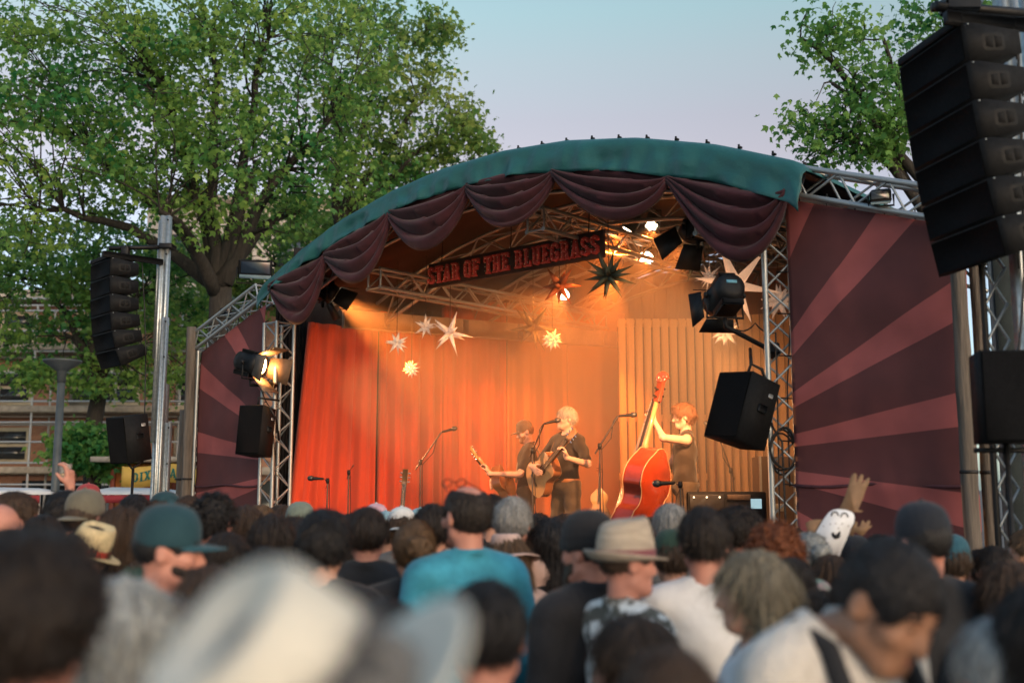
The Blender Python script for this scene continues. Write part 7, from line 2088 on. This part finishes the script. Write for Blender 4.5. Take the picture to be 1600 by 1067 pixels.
sgn = thing('lettered_sign', 'wavy yellow sign with green letters reading DIXIELAND above the stall', 'sign', at(250, 752, 20.5))
ya, yb = at(190, 740, 20.5), at(318, 740, 20.5)
zc0, zc1 = at(250, 758, 20.5)[2], at(250, 727, 20.5)[2]
Lw = yb[0] - ya[0]
wavef = lambda t: 0.055 * math.sin(t * 7.0 + 3.6)
pts = [(Lw * t, wavef(t)) for t in np.linspace(0, 1, 25)] + [(Lw * t, (zc1 - zc0) + wavef(t) * 0.6) for t in np.linspace(1, 0, 25)]
V = [(ya[0] + x, 20.5 + d, zc0 + y) for d in (0.0, 0.03) for x, y in pts]
F = []
for i in range(24):
    a, b, c, d = i, i + 1, 48 - i, 49 - i
    F.append((a, b, c, d)); F.append((50 + d, 50 + c, 50 + b, 50 + a))
F += [(i, 50 + i, 50 + (i + 1) % 50, (i + 1) % 50) for i in range(50)]
MB().raw(V, F).build('board', mat('yellow sign paint', (0.62, 0.40, 0.09), 0.6, 0.12, 3), sgn)
lettering('DIXIELAND', sgn, (ya[0] + Lw * 0.13, 20.495, zc0 + (zc1 - zc0) * 0.30), (1, 0, 0), (0, 0, 1), (0, -1, 0), (zc1 - zc0) * 0.46, Lw * 0.74, mat('green letter paint', (0.02, 0.17, 0.14), 0.6, 0.1, 5), 0.01, None, lambda t: 0.05 * math.sin(t * 6.4 + 4.4))
for t in (0.03, 0.5, 0.97):
    piece(sgn, 'post', (ya[0] + Lw * t, 20.56, zc0 / 2), (0.08, 0.06, zc0), MATS['stall post'])
for i, (px, Y, lab) in enumerate(((20, 17.5, 'white stall roof with red side beyond the crowd below the scaffold'), (215, 18.0, 'white stall roof with red side in front of the orange stall'))):
    t = thing('market_tent', lab, 'tent', (at(px, 760, Y)[0], Y, 0), 'market tents beyond the crowd')
    c = at(px, 772, Y); w = 1.7
    V = [(c[0] - w / 2, Y - 0.9, c[2]), (c[0] + w / 2, Y - 0.9, c[2]), (c[0] + w / 2, Y + 0.9, c[2]), (c[0] - w / 2, Y + 0.9, c[2]), (c[0] - w / 4, Y, c[2] + 0.12), (c[0] + w / 4, Y, c[2] + 0.10)]
    MB().raw(V, [(0, 1, 5, 4), (1, 2, 5), (2, 3, 4, 5), (3, 0, 4), (3, 2, 1, 0)]).build('roof', mat('white tent cloth', (0.62, 0.64, 0.68), 0.7, 0.1, 3), t)
    MB().box((c[0], Y - 0.92, c[2] - 0.07), (w, 0.02, 0.12)).build('valance', mat('red tent valance', (0.28, 0.03, 0.04), 0.8, 0.2, 3), t)
    for sx in (-1, 1):
        for sy in (-0.85, 0.85): bar(t, 'pole', (c[0] + sx * w * 0.48, Y + sy, 0), (c[0] + sx * w * 0.48, Y + sy, c[2]), 0.02, M_SCAF, 6)

# street lamp
lp = at(98, 562, 17.5)
lamp = thing('street_lamp', 'slim grey street lamp with a wide dish head before the scaffold', 'street lamp', (lp[0], 17.5, 0))
MB().tube([(lp[0], 17.5, 0), (lp[0], 17.5, lp[2] - 0.35)], [0.075, 0.06], 12).build('pole', mat('grey lamp paint', (0.06, 0.075, 0.085), 0.5, 0.2, 5), lamp, smooth=True)
MB().lathe([(0.07, -0.38), (0.075, -0.2), (0.10, -0.18), (0.30, -0.045), (0.31, -0.03), (0.31, -0.01), (0.10, 0.0)], 24, (lp[0], 17.5, lp[2])).build('head', MATS['grey lamp paint'], lamp, smooth=True)

# ------------------------------------------------------------------ trees
def leaf_mat(name, c1, c2):
    m = bpy.data.materials.new(name); m.use_nodes = True
    n, l = m.node_tree.nodes, m.node_tree.links
    b = n['Principled BSDF']; b.inputs['Roughness'].default_value = 0.5; b.inputs['Specular IOR Level'].default_value = 0.3
    ge = n.new('ShaderNodeNewGeometry'); rp = n.new('ShaderNodeValToRGB')
    rp.color_ramp.elements[0].color = (*c1, 1); rp.color_ramp.elements[1].color = (*c2, 1); rp.color_ramp.elements[0].position = 0.1; rp.color_ramp.elements[1].position = 0.95
    tc = n.new('ShaderNodeTexCoord'); nz = n.new('ShaderNodeTexNoise'); nz.inputs['Scale'].default_value = 0.55; nz.inputs['Detail'].default_value = 2
    l.new(tc.outputs['Object'], nz.inputs['Vector'])
    ma = n.new('ShaderNodeMath'); ma.operation = 'MULTIPLY_ADD'; ma.inputs[1].default_value = 0.45
    l.new(ge.outputs['Random Per Island'], ma.inputs[0])
    mr = n.new('ShaderNodeMapRange'); mr.inputs[1].default_value = 0.38; mr.inputs[2].default_value = 0.64; mr.inputs[3].default_value = 0.0; mr.inputs[4].default_value = 0.55
    l.new(nz.outputs['Fac'], mr.inputs[0]); l.new(mr.outputs[0], ma.inputs[2])
    l.new(ma.outputs[0], rp.inputs[0]); l.new(rp.outputs[0], b.inputs['Base Color'])
    tr = n.new('ShaderNodeBsdfTranslucent'); l.new(rp.outputs[0], tr.inputs[0])
    ms = n.new('ShaderNodeMixShader'); ms.inputs[0].default_value = 0.5
    l.new(b.outputs[0], ms.inputs[1]); l.new(tr.outputs[0], ms.inputs[2]); l.new(ms.outputs[0], n['Material Output'].inputs[0])
    return m
M_BARK = mat('dark bark', (0.030, 0.027, 0.024), 0.95, 0.45, 6, stretch=(4, 4, 0.7), bump=0.7, bscale=9)
LEAF = np.array([(0, 0), (-0.30, 0.18), (-0.52, 0.52), (-0.20, 0.56), (0, 1.0), (0.20, 0.56), (0.52, 0.52), (0.30, 0.18)])
def tree(label, base, stems, tips_n, leaf_n, leaf_size, m_leaf, seed, fork, reach, crown, group='trees round the stage', trunk_r=0.26, spread=0.42, droop=0.2):
    """limbs grow from the fork to points spread through the crown; crown: list of (centre, radii, weight)"""
    rnd = np.random.RandomState(seed)
    root = thing('maple_tree', label, 'tree', base, group)
    base = np.array(base, float)
    fork = np.array(fork, float)
    wood = MB()
    segs = []           # (points, radii)
    def limb(p0, p1, r0, r1, n=7, wig=0.1):
        p0, p1 = np.array(p0, float), np.array(p1, float)
        L = np.linalg.norm(p1 - p0); P = []; off = np.zeros(3)
        up = np.array([0, 0, 0.10 * L])
        for i in range(n + 1):
            t = i / n
            if 0 < i < n: off = off * 0.6 + rnd.normal(0, wig * L / n, 3)
            P.append(p0 + (p1 - p0) * t + off * (1 if i < n else 0) + up * math.sin(PI * t))
        R = [r0 + (r1 - r0) * (i / n) ** 0.8 for i in range(n + 1)]
        segs.append((P, R))
        return P, R
    tr, _ = limb(base, fork, trunk_r * 1.15, trunk_r * 0.85, 6, 0.05)
    segs[0][1][0] *= 1.4
    mains = []
    for tgt in stems:
        mains.append(limb(fork + rnd.normal(0, 0.05, 3), tgt, trunk_r * 0.62, trunk_r * 0.16, 9, 0.12))
    nodes = [(P[i], R[i]) for P, R in mains for i in range(2, len(P))]
    wts = np.array([c[2] for c in crown], float); wts /= wts.sum()
    def crown_pt():
        c, r, _ = crown[rnd.choice(len(crown), p=wts)]
        d = rnd.normal(0, 1, 3); d /= np.linalg.norm(d)
        return np.array(c) + d * np.array(r) * rnd.uniform(0.25, 1.0) ** 0.5
    NP = np.array([q[0] for q in nodes])
    br2 = []
    for k in range(tips_n // 4):
        t = crown_pt()
        cost = np.linalg.norm(NP - t, axis=1) + 0.35 * np.maximum(0, NP[:, 2] - t[2])
        j = int(np.argmin(cost + rnd.uniform(0, 0.8, len(cost))))
        P, R = limb(nodes[j][0], t, max(0.016, nodes[j][1] * 0.45), 0.008, 5, 0.14)
        br2.append(P)
    N2 = np.array([p for P in br2 for p in P[2:]])
    twig_tips = []
    for k in range(tips_n):
        t = crown_pt()
        j = int(np.argmin(np.linalg.norm(N2 - t, axis=1)))
        d = t - N2[j]; L = np.linalg.norm(d)
        if L > reach: t = N2[j] + d * reach / L
        P, R = limb(N2[j], t, 0.010, 0.004, 3, 0.15)
        twig_tips.append((P[1], P[-1]))
    V = []; F = []
    main_n = 1 + len(stems)
    for i, (P, R) in enumerate(segs[:main_n]):
        MB().tube(P, R, 12 if i < main_n else 5).build('trunk' if i == 0 else 'limb', M_BARK, root, smooth=True)
    mbw = MB()
    for P, R in segs[main_n:]: mbw.tube(P, R, 4, cap=False)
    mbw.build('branches', M_BARK, root, smooth=True, kind='stuff')
    # leaves in small sprays round the twigs
    per = leaf_n // len(twig_tips)
    TA = np.array([q[0] for q in twig_tips]); TB = np.array([q[1] for q in twig_tips])
    ti = np.repeat(np.arange(len(twig_tips)), per)
    tt = rnd.uniform(0.0, 1.15, len(ti))[:, None]
    C = TA[ti] + (TB - TA)[ti] * tt + rnd.normal(0, spread * 0.42, (len(ti), 3)) * np.array([1, 1, 0.6])
    n = len(ti)
    ax = rnd.normal(0, 1, (n, 3)); ax[:, 2] = -np.abs(ax[:, 2]) * 0.7 - droop; ax /= np.linalg.norm(ax, axis=1)[:, None]
    nr = rnd.normal(0, 0.6, (n, 3)) + np.array([0, 0, 1.0]); nr -= ax * (nr * ax).sum(1)[:, None]; nr /= np.linalg.norm(nr, axis=1)[:, None]
    sd = np.cross(ax, nr)
    sz = leaf_size * rnd.uniform(0.6, 1.2, n)
    k = len(LEAF)
    lift = np.array([0, 0.06, -0.10, 0.03, -0.16, 0.03, -0.10, 0.06])
    VV = (C[:, None, :] + (sd[:, None, :] * LEAF[None, :, 0:1] + ax[:, None, :] * LEAF[None, :, 1:2] + nr[:, None, :] * lift[None, :, None]) * sz[:, None, None]).reshape(-1, 3)
    FF = np.arange(n * k).reshape(n, k)
    me = np_mesh('crown', VV - base, FF, m_leaf)
    put('crown', me, root, kind='stuff')
    return root
LEAF_A = leaf_mat('maple leaves', (0.040, 0.195, 0.058), (0.30, 0.45, 0.095))
LEAF_B = leaf_mat('maple leaves yellowish', (0.06, 0.215, 0.055), (0.36, 0.44, 0.12))
LEAF_D = leaf_mat('dark maple leaves', (0.040, 0.195, 0.058), (0.25, 0.43, 0.095))
TY = 19.0
def T(px, py, Y=TY): return at(px, py, Y)
tree('big maple tree spreading over the far mast and the smaller banner', (T(338, 700)[0], TY, 0),
     [T(150, 250), T(240, 120), T(330, 60), T(420, 60), T(400, 250), T(520, 180), T(60, 330, 18), T(250, 330, 17), T(470, 330, 20)], 900, 22000, 0.125, LEAF_A, 1, T(345, 450), 0.9,
     [(T(200, 150), (3.0, 2.6, 2.2), 3), (T(420, 110), (2.6, 2.5, 2.2), 3), (T(60, 260, 18), (2.0, 2.2, 1.8), 2), (T(330, 270, 18), (2.4, 2.0, 1.4), 1.6), (T(120, 60), (2.4, 2.4, 1.6), 1.6), (T(520, 300, 20), (1.2, 1.6, 1.2), 0.9)], trunk_r=0.24)
tree('yellow green maple tree leaning out behind the green canopy', (T(530, 700, 22)[0], 22, 0),
     [T(590, 120, 22), T(660, 160, 22), T(720, 200, 22), T(520, 80, 22), T(640, 250, 21)], 420, 9500, 0.13, LEAF_B, 2, T(535, 380, 22), 0.9,
     [(T(560, 90, 22), (1.7, 1.7, 2.0), 3), (T(640, 190, 22), (1.6, 1.5, 1.5), 2.4), (T(715, 215, 22), (0.9, 1.0, 0.75), 0.8), (T(690, 60, 22), (0.5, 0.7, 0.9), 0.5), (T(600, 280, 22), (1.3, 1.2, 0.9), 1.2)], trunk_r=0.2)
tree('dark leaved tree with a white tag on its trunk before the scaffold', (T(150, 700, 23)[0], 23, 0),
     [T(60, 430, 23), T(150, 380, 23), T(230, 440, 23), T(100, 520, 23), T(220, 540, 23)], 420, 12000, 0.13, LEAF_A, 3, T(153, 590, 23), 0.9,
     [(T(60, 470, 23), (2.0, 1.6, 1.5), 2.4), (T(220, 470, 23), (1.9, 1.6, 1.6), 2.4), (T(140, 400, 23), (2.2, 1.6, 1.0), 1.5), (T(110, 590, 22.5), (1.5, 1.0, 0.45), 0.8), (T(250, 590, 23), (1.0, 1.0, 0.7), 0.6)], trunk_r=0.19)
tree('pale green tree filling the gap between the far mast and the canopy corner', (T(470, 700, 27)[0], 27, 0),
     [T(420, 400, 27), T(480, 330, 27), T(300, 420, 27), T(540, 380, 27)], 260, 8500, 0.16, LEAF_B, 4, T(470, 520, 27), 1.0,
     [(T(450, 400, 27), (2.4, 1.5, 1.8), 2), (T(320, 450, 27), (1.8, 1.5, 1.5), 1.2), (T(540, 380, 27), (1.2, 1.2, 1.0), 0.8)], trunk_r=0.2)
tree('maple tree reaching up behind the larger banner and the big line array', (T(1460, 500, 15)[0], 15.5, 0),
     [T(1300, 130, 15), T(1380, 60, 15), T(1250, 60, 15), T(1450, 120, 15.5), T(1330, 220, 15), T(1560, 60, 16)], 300, 5200, 0.112, LEAF_D, 5, T(1450, 330, 15.5), 0.7,
     [(T(1370, 170, 15), (0.75, 0.9, 0.75), 2.2), (T(1300, 60, 15), (0.6, 0.6, 0.55), 0.9), (T(1270, 190, 15), (0.5, 0.5, 0.35), 0.6), (T(1500, 60, 16), (1.2, 1.0, 0.9), 1.8), (T(1330, 235, 15), (0.8, 0.6, 0.35), 0.9), (T(1560, 250, 16.5), (0.9, 0.8, 1.4), 1.2)], trunk_r=0.16)
tree('low dark shrubby tree at the trunk foot below the white tag', (T(130, 760, 22)[0] + 0.5, 21.6, 0),
     [T(110, 680, 21.6), T(165, 690, 21.6), T(140, 660, 21.6)], 160, 3500, 0.15, LEAF_D, 6, T(140, 735, 21.6), 0.5,
     [(T(125, 700, 21.6), (0.5, 0.4, 0.5), 1), (T(180, 715, 21.6), (0.4, 0.4, 0.4), 0.8)], trunk_r=0.06)
tg = at(151, 682, 22.6)
tagp = thing('tree_tag', 'small white notice fixed to the trunk of the dark leaved tree', 'notice', tg)
MB().box(tg, (0.16, 0.03, 0.26), ch=0.004).build('plate', mat('white plate', (0.62, 0.62, 0.60), 0.6, 0.05, 5), tagp)
MB().box(tg + np.array([0, 0.03, 0]), (0.20, 0.03, 0.03)).build('strap', M_BLACK, tagp)

# black sheeting on a scaffold tower behind the near mast
tw = thing('sheeted_tower', 'black sheeted tower standing behind the near mast and the two timber posts', 'tower', (4.75, 8.6, 0))
V = []; nzt = smooth_noise(31)
for j in range(25):
    for i in range(19):
        V.append((3.95 + 2.4 * i / 18, 8.5 + 0.5 * i / 18 + 0.03 * nzt(i * 1.1, j * 0.7), 0.05 + 4.2 * j / 24))
o_ = MB().raw(V, [(j * 19 + i, j * 19 + i + 1, (j + 1) * 19 + i + 1, (j + 1) * 19 + i) for j in range(24) for i in range(18)]).build('sheet', mat('black mesh sheeting', (0.012, 0.020, 0.022), 0.85, 0.3, 3), tw, smooth=True)
o_.modifiers.new('thick', 'SOLIDIFY').thickness = 0.006
for x, y in ((3.97, 8.6), (6.3, 9.1)):
    bar(tw, 'upright', (x, y, 0), (x, y, 4.3), 0.025, M_SCAF)
for z in (1.4, 2.8, 4.2):
    bar(tw, 'rail', (3.97, 8.6, z), (6.3, 9.1, z), 0.022, M_SCAF)
